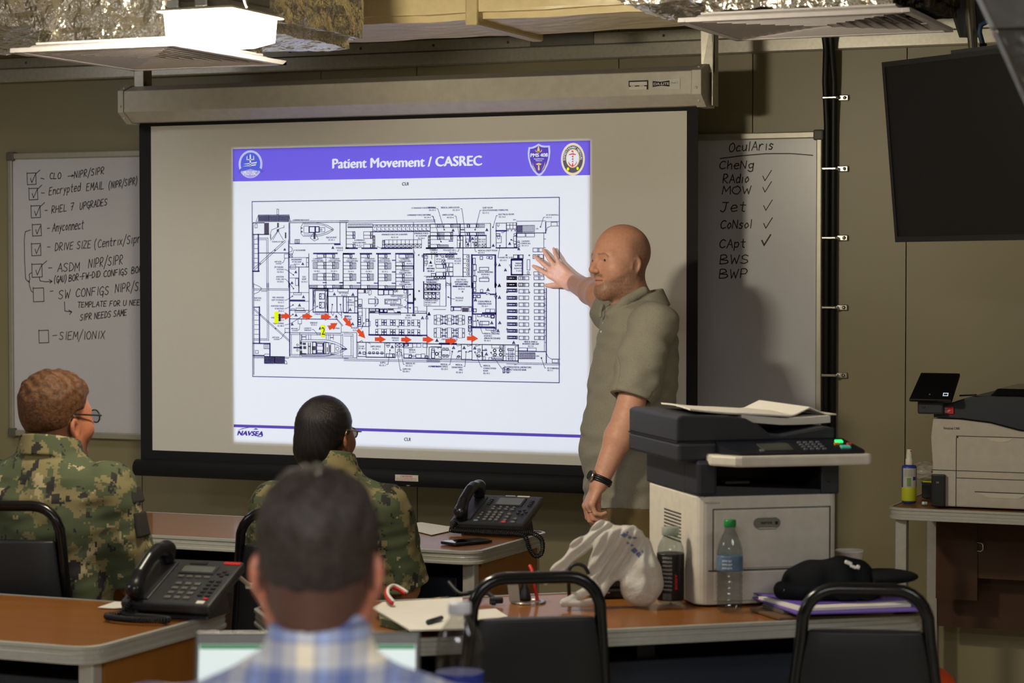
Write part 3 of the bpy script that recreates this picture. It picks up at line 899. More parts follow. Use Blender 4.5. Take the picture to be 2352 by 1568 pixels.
# ------------------------------------------------------------------ the deck plan on the slide
PLAN = MB(); NOTES = MB()
class _Hatch:
    def add(s, *a):
        PLAN.mi = 1; PLAN.add(*a); PLAN.mi = 0
HATCH = _Hatch()
YL = ys - .003 - .0006 * 2
def seg2(mb, a, b, w):
    d = Vector((b[0] - a[0], b[1] - a[1]))
    if d.length < 1e-6: return
    n = Vector((-d.y, d.x)).normalized() * (w / 2); e = d.normalized() * (w / 2)
    q_ = [(a[0] - e.x + n.x, a[1] - e.y + n.y), (a[0] - e.x - n.x, a[1] - e.y - n.y), (b[0] + e.x - n.x, b[1] + e.y - n.y), (b[0] + e.x + n.x, b[1] + e.y + n.y)]
    mb.add([(x, YL, z) for x, z in q_], [[0, 1, 2, 3]], False)
LW = .0019
def plan(ox, oy, sc, src):
    def z(x, y):
        p = SP(ox + float(x) / sc, oy + float(y) / sc, 2); return (p.x, p.z)
    def rect(x0, y0, x1, y1, w=1.0):
        a = z(x0, y0); b = z(x1, y1)
        for p, q_ in (((a[0], a[1]), (b[0], a[1])), ((b[0], a[1]), (b[0], b[1])), ((b[0], b[1]), (a[0], b[1])), ((a[0], b[1]), (a[0], a[1]))): seg2(PLAN, p, q_, LW * w)
    def fill(mb, x0, y0, x1, y1):
        a = z(x0, y0); b = z(x1, y1)
        mb.add([(a[0], YL, a[1]), (b[0], YL, a[1]), (b[0], YL, b[1]), (a[0], YL, b[1])], [[0, 1, 2, 3]], False)
    def poly(pts, w=1.0):
        P = [z(*p) for p in pts]
        for a, b in zip(P[:-1], P[1:]): seg2(PLAN, a, b, LW * w)
    def circ(x, y, r, w=1.0, n=12): poly([(x + r * math.cos(2 * math.pi * i / n), y + r * math.sin(2 * math.pi * i / n)) for i in range(n + 1)], w)
    for line in src.strip().split('\n'):
        line = line.strip()
        if not line: continue
        if line[0] == 'T':
            _, x, y, w, h, s = line.split(' ', 5)
            x, y, w, h = map(float, (x, y, w, h))
            stext(NOTES, s, ox + x / sc, oy + y / sc, ox + (x + w) / sc, h / sc, 2, .0003)
            continue
        t_ = line.split(); c_ = t_[0]; v = [float(i) for i in t_[1:]]
        if c_ == 'h': a = z(v[0], v[1]); b = z(v[2], v[1]); seg2(PLAN, a, (b[0], a[1]), LW * (v[3] if len(v) > 3 else 1))
        elif c_ == 'v': a = z(v[0], v[1]); b = z(v[0], v[2]); seg2(PLAN, a, (a[0], b[1]), LW * (v[3] if len(v) > 3 else 1))
        elif c_ == 'r': rect(*v)
        elif c_ == 'f': fill(HATCH, *v)
        elif c_ == 'l': poly(list(zip(v[0::2], v[1::2])))
        elif c_ == 'd':
            HATCH.add([(z(v[0] + v[2] * math.cos(i * .785), v[1] + v[2] * math.sin(i * .785))[0], YL, z(v[0] + v[2] * math.cos(i * .785), v[1] + v[2] * math.sin(i * .785))[1]) for i in range(8)], [list(range(8))], False)
        elif c_ == 'c': circ(*v)
        elif c_ == 'b':                                   # bunk with a pillow end on the right
            x0, y0, x1, y1 = v; xm = x1 - (x1 - x0) * .32
            rect(*v); poly([(xm, y0), (xm + (x1 - x0) * .1, (y0 + y1) / 2), (xm + (x1 - x0) * .08, y1)]); rect(xm + (x1 - x0) * .14, y0, x1, y1, 1.5)
        elif c_ == 'k':                                   # row of lockers
            x0, y0, x1, y1, n = v; rect(x0, y0, x1, y1)
            for i in range(1, int(n)): xx = x0 + (x1 - x0) * i / n; poly([(xx, y0), (xx, y1)])
        elif c_ == 'w':                                   # row of stalls
            x0, y0, x1, y1, n, up = v; rect(x0, y0, x1, y1, 1.2)
            for i in range(int(n)):
                a = x0 + (x1 - x0) * i / n; s_ = (x1 - x0) / n; H_ = y1 - y0
                poly([(a, y0), (a, y1)], 1.2)
                if up: poly([(a + s_ * .2, y0), (a + s_ * .25, y0 + H_ * .28), (a + s_ * .5, y0 + H_ * .42), (a + s_ * .75, y0 + H_ * .28), (a + s_ * .8, y0)]); poly([(a + s_ * .2, y1 - H_ * .22), (a + s_ * .9, y1 - H_ * .04)])
                else: poly([(a + s_ * .2, y1), (a + s_ * .25, y1 - H_ * .28), (a + s_ * .5, y1 - H_ * .42), (a + s_ * .75, y1 - H_ * .28), (a + s_ * .8, y1)]); poly([(a + s_ * .2, y0 + H_ * .04), (a + s_ * .9, y0 + H_ * .22)])
        elif c_ == 'x':
            x0, y0, x1, y1, n = v
            for i in range(int(n)):
                a = x0 + (x1 - x0) * i / n; b = x0 + (x1 - x0) * (i + 1) / n
                rect(a, y0, b, y1); poly([(a, y0), (b, y1)]); poly([(a, y1), (b, y0)])
        elif c_ == 'a':
            x, y, s_ = v[:3]; poly([(x, y - s_), (x - s_ * .8, y + s_ * .6), (x + s_ * .8, y + s_ * .6), (x, y - s_)]); poly([(x - s_ * .35, y + s_ * .3), (x, y - s_ * .2), (x + s_ * .35, y + s_ * .3)], 1.3)
        elif c_ == 'q':                                   # mess table with four seats
            x, y, w_, h_ = v; rect(x - w_ * .28, y - h_ * .5, x + w_ * .28, y + h_ * .5, .7)
            for sx in (-1, 1):
                for sy in (-1, 1): rect(x + sx * w_ * .4 - w_ * .14, y + sy * h_ * .24 - h_ * .2, x + sx * w_ * .4 + w_ * .14, y + sy * h_ * .24 + h_ * .2, 1.2)
        elif c_ == 'e':                                   # hospital bed
            x0, y0, x1, y1 = v; rect(x0, y0, x1, y1, 1.1); fill(PLAN, x0 + (x1 - x0) * .42, y0, x0 + (x1 - x0) * .47, y1); fill(PLAN, x0 + (x1 - x0) * .52, y0, x0 + (x1 - x0) * .57, y1); fill(PLAN, x0 + (x1 - x0) * .62, y0, x0 + (x1 - x0) * .65, y1)
        elif c_ == 'g':                                   # gurney
            x0, y0, x1, y1 = v; rect(x0, y0, x1, y1, 1.8); rect(x0 + 18, y0 + (y1 - y0) * .22, x1 - 16, y1 - (y1 - y0) * .22, 1.5); rect(x0 + (x1 - x0) * .58, y0 + 8, x0 + (x1 - x0) * .8, y1 - 8, 1.3)
        elif c_ == 'm':                                   # hatched grid block
            x0, y0, x1, y1, nx, ny = v; rect(x0, y0, x1, y1, 1.4)
            for i in range(1, int(nx)): xx = x0 + (x1 - x0) * i / nx; poly([(xx, y0), (xx, y1)], 1.5)
            for i in range(1, int(ny)): yy = y0 + (y1 - y0) * i / ny; poly([(x0, yy), (x1, yy)], 1.9)

# outer frame
a = SP(580.5, 462, 2); b = SP(1285.5, 870, 2)
for p, q_ in (((-4.488, 1.882), (-3.167, 1.882)), ((-3.167, 1.882), (-3.167, 1.183)), ((-3.167, 1.183), (-4.488, 1.183)), ((-4.488, 1.183), (-4.488, 1.882))): seg2(PLAN, p, q_, .003)
plan(580, 450, 7.468, '''
m 104 328 275 436 9 5
m 284 328 450 436 8 5
m 455 328 625 436 8 5
l 104 320 60 436 650 440 625 320
r 418 225 446 320
f 422 460 452 540
f 415 570 455 612
h 650 432 1643
h 650 458 1643
f 200 460 282 660
h 10 460 200 2
h 10 660 280 2
r 40 480 80 545
l 430 540 330 580 306 640 306 730
l 420 612 310 760
l 432 612 350 750
l 445 612 528 750
l 440 570 540 535
v 540 505 545
f 555 625 580 725
f 306 655 316 740
v 100 660 1290 3
v 10 460 1568 1.4
v 24 660 1250
h 24 745 100
h 24 825 100
h 24 900 100
h 24 985 100
h 24 1068 100
h 24 1145 100
h 10 1290 110 3
l 20 1240 560 755
l 30 1270 570 780
f 120 1150 140 1175
f 375 918 395 942
h 60 722 265
h 110 748 240
v 240 748 1568
v 265 722 1568
h 100 978 625 1.6
v 625 460 1568 1.6
v 615 760 1568
r 640 458 1500 815 1.3
l 870 462 1080 458 1180 470 1290 505 1380 560 1392 575 1380 592 1290 645 1180 680 1080 690 870 690 830 640 830 530 870 462
l 880 482 1090 480 1230 505 1340 565 1360 575 1340 588 1230 640 1090 668 880 668
l 1230 505 1340 565 1360 575
r 880 515 965 635
r 975 525 1070 625 2
r 1080 525 1140 620 2
r 1150 540 1240 615
r 1165 565 1190 590
f 1045 620 1080 740
l 1040 640 990 720 1060 770 1130 740 1080 640
f 832 540 858 560
f 832 600 858 625
f 1355 565 1375 588
k 725 745 805 810 5
h 1410 830 1500 3
v 1605 458 900 1.4
h 1605 892 1643 3
l 635 870 670 880 685 915 670 950 635 960
x 632 990 685 1052 1
r 545 995 620 1065
h 632 1055 960
h 632 1218 960 1.4
v 965 990 1568 1.4
r 925 1062 960 1140
r 925 1140 960 1215
r 650 1185 740 1250
v 795 1225 1568 2
h 640 1405 795
r 735 1415 785 1535
h 1050 985 1450 3
h 1560 988 1643 3
b 1108 998 1255 1055
b 1260 998 1408 1055
b 1110 1135 1255 1190
b 1110 1190 1255 1248
b 1260 1135 1408 1190
b 1260 1190 1408 1248
k 1040 1140 1112 1245 4
k 1410 1140 1478 1245 4
b 1110 1325 1255 1385
b 1110 1385 1255 1445
b 1260 1325 1408 1385
b 1260 1385 1408 1445
k 1040 1335 1112 1440 4
k 1410 1335 1478 1440 4
v 1258 990 1568
v 1553 990 1568 1.4
a 552 918 22
a 1378 888 24
a 862 1165 24
a 742 1305 24
a 676 1490 24
d 702 1352 13
l 550 1262 580 1265 700 1352
l 548 1425 575 1430 690 1565
l 690 985 706 930 730 928
l 558 1072 525 1142 505 1144
h 1210 1484 1265 2
h 1505 1484 1556 2
T 690 422 280 22 16 EMBARKED RESCUE BOAT
T 1262 725 180 28 RESCUE BOAT
T 1300 765 110 24 02-45-4
T 335 795 190 22 FUELING-AT-SEA
T 740 942 165 24 DECON SHOWER
T 1432 905 118 30 PASSAGE
T 1450 942 95 22 02-21-0
T 665 1102 180 26 REPLENISHMENT
T 678 1140 158 24 AT SEA GEAR
T 712 1178 90 22 02-51-4
T 376 1138 118 24 AFFF HOSE
T 400 1172 92 22 STATION
T 376 1232 155 26 JP5 FUELING
T 418 1272 112 26 STATION
T 424 1314 105 24 02-50-4
T 406 1398 128 26 AVIATION
T 406 1438 128 26 FUEL LAB
T 424 1480 105 24 02-50-2
T 855 1398 60 26 ELEC
T 850 1438 66 26 ROOM
T 836 1482 104 24 02-55-2
T 1035 1088 160 24 16 EMBARKED
T 1018 1124 195 24 FORCE BERTHING
T 1325 1088 160 24 16 EMBARKED
T 1306 1124 200 24 FORCE BERTHING
T 1055 1298 100 22 02-48-2
T 1345 1298 105 22 02-45-2
''')
plan(780, 480, 7.468, '''
h 0 205 1643
h 0 232 1643
v 112 232 668 1.6
k 145 258 565 312 18
h 145 314 565 2
b 115 388 262 448
b 115 448 262 505
b 412 388 565 448
b 412 448 565 505
b 115 602 265 662
b 412 602 565 662
w 566 270 1552 384 14 1
h 566 386 1552 1.6
r 570 455 606 660
c 588 480 14 1.4
c 588 530 14 1.4
c 588 580 14 1.4
c 588 632 14 1.4
r 735 535 768 660
c 752 558 13
c 752 608 13
k 775 528 1405 600 9
x 775 600 1405 665 9
h 112 672 300 3.2
h 388 672 638 3.2
h 720 672 1235 3.2
h 1490 672 1643 3.2
v 1268 230 1400
r 1520 455 1556 660
c 1538 480 13 1.4
c 1538 530 13 1.4
c 1538 582 13 1.4
c 1538 634 13 1.4
l 640 640 700 668
l 320 660 365 645 375 665
l 1265 690 1290 755 1268 760
h 66 765 250 3.2
h 358 765 545 3.2
h 638 765 868 3.2
h 966 765 1250 3.2
b 62 778 210 832
b 360 778 510 832
b 662 778 810 832
b 1018 778 1170 838
k 1170 778 1262 830 5
v 62 770 1360 1.5
v 360 770 1360 1.5
v 660 770 1360 2.2
v 962 770 1360 1.5
v 1272 780 1360 2.6
b 62 912 210 970
b 62 970 210 1028
k 210 920 280 1025 4
b 360 912 512 970
b 360 970 512 1028
k 512 920 582 1025 4
b 662 918 810 975
b 662 975 810 1030
k 810 922 882 1028 4
b 962 912 1110 970
b 962 978 1110 1032
k 1112 980 1258 1026 6
h 962 974 1270 2
b 62 1108 210 1168
b 62 1168 210 1226
k 210 1112 280 1222 4
b 360 1108 512 1168
b 360 1168 512 1226
k 512 1112 582 1222 4
b 662 1112 810 1172
b 662 1172 810 1230
k 810 1116 882 1225 4
b 962 1114 1110 1172
b 962 1178 1110 1236
k 1112 1176 1258 1228 6
b 62 1308 212 1362
k 212 1310 355 1360 7
b 362 1308 512 1362
k 512 1310 655 1360 7
b 662 1312 812 1364
k 812 1316 950 1362 7
b 962 1316 1112 1366
k 0 1310 60 1362 3
h 0 1366 1265 2
h 0 1264 58 2
h 300 1266 355 2
h 595 1270 655 2
h 900 1272 955 2
h 905 878 955 2
h 905 1078 955 2
c 1358 788 9
c 1362 1406 9
r 1415 790 1438 820 1.4
v 1442 770 1065 2.6
v 1442 1248 1530 2.6
h 1448 772 1643 2.6
r 1462 800 1510 850
r 1462 890 1510 940
r 1448 790 1495 970 .8
a 1560 918 24
v 1580 790 850
h 1450 1152 1643
r 1572 1105 1643 1150
w 1450 1282 1643 1392 3 0
w 1450 1430 1643 1540 3 1
v 1272 1385 1568 3
r 1280 1530 1300 1556 1.5
T 1160 116 402 26 6 EMBARKED FORCE BERTHING
T 1450 156 112 24 02-24-2
l 1580 124 1605 124 1630 210
T 248 545 178 24 16 EMBARKED
T 226 588 222 24 FORCE BERTHING
T 284 632 106 22 02-31-2
T 722 450 438 26 EMBARKED FORCE WC & SHOWER
T 885 496 115 24 02-31-10
T 1280 430 240 26 EMBARKED FORCE
T 1306 472 190 26 WC & SHOWER
T 1344 512 112 24 02-26-2
T 130 864 160 24 16 EMBARKED
T 112 902 200 24 FORCE BERTHING
T 430 864 165 24 16 EMBARKED
T 410 902 202 24 FORCE BERTHING
T 692 866 162 24 16 EMBARKED
T 670 902 200 24 FORCE BERTHING
T 1044 868 155 22 8 EMBARKED
T 1018 904 206 24 FORCE BERTHING
T 1150 944 92 22 02-21-6
T 1044 1066 155 22 8 EMBARKED
T 1020 1104 206 24 FORCE BERTHING
T 1134 1144 96 22 02-21-4
T 1048 1266 155 22 8 EMBARKED
T 1022 1304 205 24 FORCE BERTHING
T 1138 1344 96 22 02-21-2
T 148 1080 96 22 02-43-2
T 448 1080 102 22 02-38-2
T 726 1082 102 22 02-35-2
T 1525 986 70 22 2 VIP
T 1495 1030 134 24 BERTHING
T 1508 1078 108 22 02-25-4
T 1545 712 98 24 PASSA
T 1480 1184 105 22 02-25-2
T 1482 1222 150 22 EMBARKED
T 1480 1262 160 22 WATER CLOS
''')
plan(980, 450, 7.468, '''
r 60 480 572 890 1.2
h 60 682 1020 2
b 62 486 218 538
k 218 486 296 538 4
b 298 486 446 538
k 446 486 572 538 6
h 62 540 572
h 62 622 450
b 62 625 218 680
k 218 625 296 680 4
b 298 625 446 680
b 62 688 218 745
k 218 688 296 742 4
b 298 688 446 745
b 62 830 222 886
k 222 838 370 884 8
v 572 480 682 2
r 576 474 1095 890
b 578 486 730 538
b 740 486 888 538
k 888 486 992 538 5
h 578 540 990
h 578 622 990
b 578 626 730 680
b 740 626 888 680
k 888 630 992 680 5
h 0 892 450 3
h 520 890 1095 2
v 1095 474 890 1.4
r 1192 466 1366 890 1.2
h 1192 597 1366 3
l 1210 486 1212 510 1226 522 1240 510 1242 486
r 1192 648 1256 682 1.5
r 1192 690 1280 802
l 1216 700 1218 728 1235 738 1250 728 1252 700
l 1284 620 1300 632 1362 596
k 1370 460 1535 500 3
k 1370 500 1535 562 3
l 1375 568 1395 602 1412 568
l 1440 568 1455 602 1472 568
l 1500 568 1516 602 1532 568
v 1540 460 890 2
r 1488 690 1540 820
c 1516 660 20
r 1502 824 1540 878 1.6
r 1565 770 1590 798
r 1565 832 1596 870
h 1192 890 1560 2.4
k 1556 508 1643 615 7
h 1550 630 1643
h 1550 702 1643
r 524 690 622 890
h 524 756 622 1.3
r 668 738 718 870
v 740 684 780 3
v 760 684 888
r 828 690 864 738
r 828 742 864 795
r 826 796 860 842 2
c 848 866 16
v 880 690 888 1.4
r 880 684 1020 888 1.2
l 895 866 895 835 908 826 920 835 920 866
x 948 822 1018 886 1
h 0 996 515 3
v 622 690 1385 1.6
r 140 1005 298 1170
r 160 1172 320 1240
b 160 1174 320 1238
b 160 1304 320 1372
c 175 1026 16 1.4
c 235 1014 10
c 268 1040 16
x 262 1094 318 1166 1
x 326 1148 384 1370 1
r 384 1148 452 1215
r 384 1222 452 1294
r 384 1300 452 1372
h 326 1220 452
h 326 1296 452
r 324 1005 470 1050
c 344 1026 16 1.4
c 392 1026 16 1.4
c 440 1026 16 1.4
r 626 1005 728 1080
r 626 1080 728 1156
r 626 1156 728 1232
r 626 1232 728 1304
r 626 1304 728 1380
c 704 1038 18
c 704 1114 18
c 704 1190 18
c 704 1266 18
c 704 1340 18
h 0 1380 770 1.4
v 772 1010 1568 3
v 784 1010 1568
h 784 1012 1175 2.6
v 1168 1012 1568 1.4
v 1182 1012 1568 2.4
r 792 1066 834 1170 1.3
r 798 1178 850 1272 1.3
r 798 1286 826 1360
r 798 1370 852 1464 1.3
r 798 1470 842 1568
r 915 1036 960 1088 1.3
r 1030 1036 1066 1072
r 1076 1040 1124 1080 1.3
r 905 1224 1062 1278 1.3
r 905 1408 1066 1466 1.3
l 1182 1130 1162 1175 1182 1220 1200 1175 1182 1130
l 1182 1480 1164 1525 1182 1568 1202 1525 1182 1480
c 1368 1016 10
e 1488 1010 1643 1070
h 1460 1082 1643 3
r 1452 1096 1643 1350 3
l 1420 1180 1445 1178 1460 1270 1422 1185
g 1378 1380 1542 1432
g 1378 1496 1542 1546
e 1578 1378 1643 1436
e 1578 1492 1643 1546
c 150 1400 18 1.3
c 200 1400 18 1.3
c 245 1400 18 1.3
c 294 1400 18 1.3
r 120 1384 318 1424
r 78 1326 158 1372
v 410 1385 1568 1.5
v 326 1385 1568
l 330 1470 405 1530
h 326 1500 405
h 326 1530 405
w 0 1506 236 1600 4 1
d 302 578 14
d 246 784 14
d 830 578 14
d 1136 536 14
d 570 720 14
d 570 816 14
d 682 794 14
d 796 792 14
d 1256 852 14
d 1450 750 14
a 452 590 26
a 1032 582 26
a 788 732 26
a 706 830 26
a 1142 850 26
a 1424 818 26
a 68 1140 26
a 1248 1184 26
a 1350 1270 26
a 1246 1530 26
a 1580 910 26
l 172 218 192 220 300 576
l 86 345 106 347 240 780
l 582 218 604 220 680 790
l 480 343 502 345 566 718
l 938 245 915 247 832 576
l 1214 336 1194 340 1138 534
l 525 946 545 944 568 820
l 858 954 838 952 798 795
l 1248 1058 1222 1056 1256 856
l 1610 812 1545 790 1452 752
h 578 578 640 2
h 385 772 445 2
v 85 1010 1080
T 0 212 150 26 E BERTHING
T 40 254 112 24 02-23-2
T 244 212 316 26 MEDICAL LINEN LOCKER
T 446 254 114 24 02-20-4
T 0 336 66 26 HING
T 268 336 192 26 LINEN LOCKER
T 346 380 114 24 02-22-6
T 956 214 172 26 QUIET ROOM
T 956 258 438 26 (ISOLATION/WARD OVERFLOW)
T 956 302 112 24 02-17-2
T 1232 328 260 26 ELECTRICAL ROOM
T 1238 370 112 24 02-16-2
T 1482 416 44 18 SS71
T 52 938 134 26 PASSAGE
T 66 978 112 24 02-22-0
T 286 942 214 26 PCA EQPT RM 2
T 390 978 110 24 02-22-2
T 880 948 328 26 MEDICAL UTILITY ROOM
T 882 986 108 24 02-19-2
T 888 756 118 24 WC & SH
T 890 796 110 24 02-18-2
T 1254 1068 220 26 WARD WC & SH
T 1256 1114 112 24 02-14-2
T 1520 1166 118 24 MISSION
T 1512 1206 126 24 SUPPORT
T 1502 1252 138 24 ELEVATOR
T 1534 1294 90 22 5-10-2
T 162 1094 94 24 VIP WC
T 162 1136 90 22 02-25-0
T 356 1088 226 26 EMBARKED FORCE
T 474 1126 110 24 WC & SH
T 476 1166 106 22 02-20-2
T 34 1208 68 22 2 VIP
T 0 1256 134 24 BERTHING
T 14 1296 112 22 02-25-4
T 870 1318 266 26 MEDICAL OPERATING
T 938 1356 136 24 ROOM NO.1
T 954 1396 102 22 02-16-0
T 510 1446 170 26 ELECTRICAL/
T 480 1486 228 26 INTERIOR COMMS/
T 494 1524 190 24 SHIP COMPUTING
T 450 1562 290 24 ENVIRONMENTAL ROOM
T 0 1450 206 24 EMBARKED FORCE
T 0 1490 180 24 WATER CLOSET
''')
plan(580, 650, 7.468, '''
v 18 0 1568 1.4
v 250 0 960
v 275 0 980
h 18 95 630
h 18 118 630
l 18 15 90 45 150 80 150 100 110 150 20 190
h 150 140 250
v 630 0 1250 1.6
v 640 0 1250
v 795 0 158 2
h 640 160 965
r 705 165 838 200
h 655 298 888 4
h 640 310 965
r 662 440 728 466
r 748 428 885 466
h 640 466 968 1.4
r 730 475 908 502
v 968 90 610 1.4
h 640 612 1450 1.6
l 1430 608 1540 735
l 1440 600 1550 725
r 780 615 842 698
v 1520 730 840
h 1520 842 1643
l 580 715 660 690 1110 398
l 570 715 555 715
r 1038 95 1290 500 2
r 1075 130 1245 490
v 1290 95 500 3
k 1040 130 1076 160 1
x 1045 140 1076 388 1
x 1246 140 1284 488 1
x 1062 98 1280 130 5
r 1148 180 1232 275 1.4
r 1148 328 1232 428 1.4
c 1165 205 18
c 1165 250 18
c 1165 352 18
c 1165 400 18
h 975 92 1643 2
k 975 35 1110 85 9
b 1112 35 1258 85
b 1262 35 1408 85
k 1410 35 1555 85 9
r 1312 100 1380 146
r 1458 100 1643 150
r 1292 228 1643 500 1.4
v 1448 230 500 2
v 1556 230 500 2
l 1345 510 1380 555 1400 505
l 1465 510 1520 555 1530 505
d 1368 368 14
d 1508 368 14
d 684 224 13
d 694 374 13
d 692 536 13
d 1110 398 13
d 702 94 13
l 640 10 700 92
l 552 292 580 290 684 226
l 552 436 580 434 694 376
l 552 600 580 598 692 538
l 1368 370 1352 506
l 1508 370 1530 600
a 874 238 26
a 806 380 26
a 746 552 26
a 680 706 26
a 1404 190 26
a 1436 572 26
a 1160 778 26
l 20 430 640 985
l 20 455 640 1010
v 118 410 1030 3
h 18 412 118 2
h 35 550 118
h 35 635 118
h 35 712 118
h 35 792 118
h 35 876 118
f 125 530 145 552
f 385 765 405 788
h 18 952 250
h 18 975 275
h 18 1032 300 2.6
v 298 1035 1240 3
r 48 1155 100 1205
k 195 1045 290 1125 4
h 18 1240 195 2.6
l 195 1240 215 1215 285 1218
h 18 1262 1643
h 18 1280 620
r 555 775 630 845
l 630 845 555 850 490 950 470 952
l 815 700 800 800 780 802
l 1022 795 1045 795 1105 860
r 1102 858 1162 882
h 640 850 1520 1.4
h 640 880 1540
h 640 1222 1540
h 640 1250 1560
v 665 880 1222
v 812 850 1250 1.3
v 838 880 1222
v 1515 900 1240
v 1545 870 1275
f 845 912 920 928
f 1330 926 1388 942
v 845 880 970
v 918 880 970
v 1332 880 970
v 1386 880 970
v 960 880 970
v 1000 880 970
v 1265 880 970
v 1300 880 970
l 812 990 860 968 1240 970 1330 985 1440 1020 1540 1065 1595 1110 1600 1130 1590 1145 1520 1185 1420 1220 1330 1240 1230 1248 850 1245 812 1215 812 990
l 860 1005 1240 1005 1400 1040 1500 1085 1560 1125 1500 1165 1400 1200 1240 1215 860 1215
h 712 1105 820 3
h 1540 1128 1610 3
f 815 1000 850 1050
f 815 1080 850 1130
f 815 1160 850 1220
f 860 1020 915 1060
f 870 1080 920 1130
f 840 1200 920 1222
f 955 1075 1000 1095
f 950 1020 965 1215
f 985 1020 1000 1215
f 1020 1080 1080 1150
r 1030 1010 1090 1210 2
r 1098 1025 1210 1205 1.6
r 1110 1040 1200 1080
r 1110 1150 1200 1190
f 1215 1020 1230 1215
f 1245 1030 1260 1210
r 1225 1020 1310 1210 1.6
f 1275 1100 1290 1180
f 1320 1060 1335 1190
f 1335 1215 1390 1235
r 1340 1040 1410 1200
c 1455 1125 28
c 770 1060 16
c 770 1150 16
m 205 1270 372 1378 7 6
m 388 1270 548 1378 7 6
h 205 1258 550 2
f 372 1255 386 1378
l 548 1320 580 1340 594 1385 548 1385
T 20 268 130 26 FLIGHT DECK
T 32 304 98 24 02-85-0
T 342 258 192 26 MISC AVIATION
T 326 302 208 26 EQPT STOWAGE
T 436 342 100 24 02-51-1
T 316 404 220 26 AVIATION CRASH
T 384 448 150 26 & SALVAGE
T 446 490 90 24 02-51-3
T 440 562 90 24 C CREW
T 318 604 218 26 ASSEMBLY AREA
T 440 646 95 24 02-51-5
T 350 702 184 26 CREW LOUNGE
T 426 744 110 24 02-48-0
T 1062 542 250 26 CHILLED STOWAGE
T 988 692 126 26 RHIB BOAT
T 1002 726 98 24 02-42-2
T 660 790 112 22 FIRE HOSE
T 676 824 96 22 STATION
T 884 784 122 22 LADDER TO
T 890 818 116 22 RHIB BOAT
T 336 940 120 22 AFFF HOSE
T 364 974 94 22 STATION
T 1278 744 60 22 LADD
T 1388 784 105 22 CATWALK
T 1576 576 70 24 FREEZE
T 1482 182 160 24 DRY STOWAG
T 1522 218 100 22 02-43-0
''')
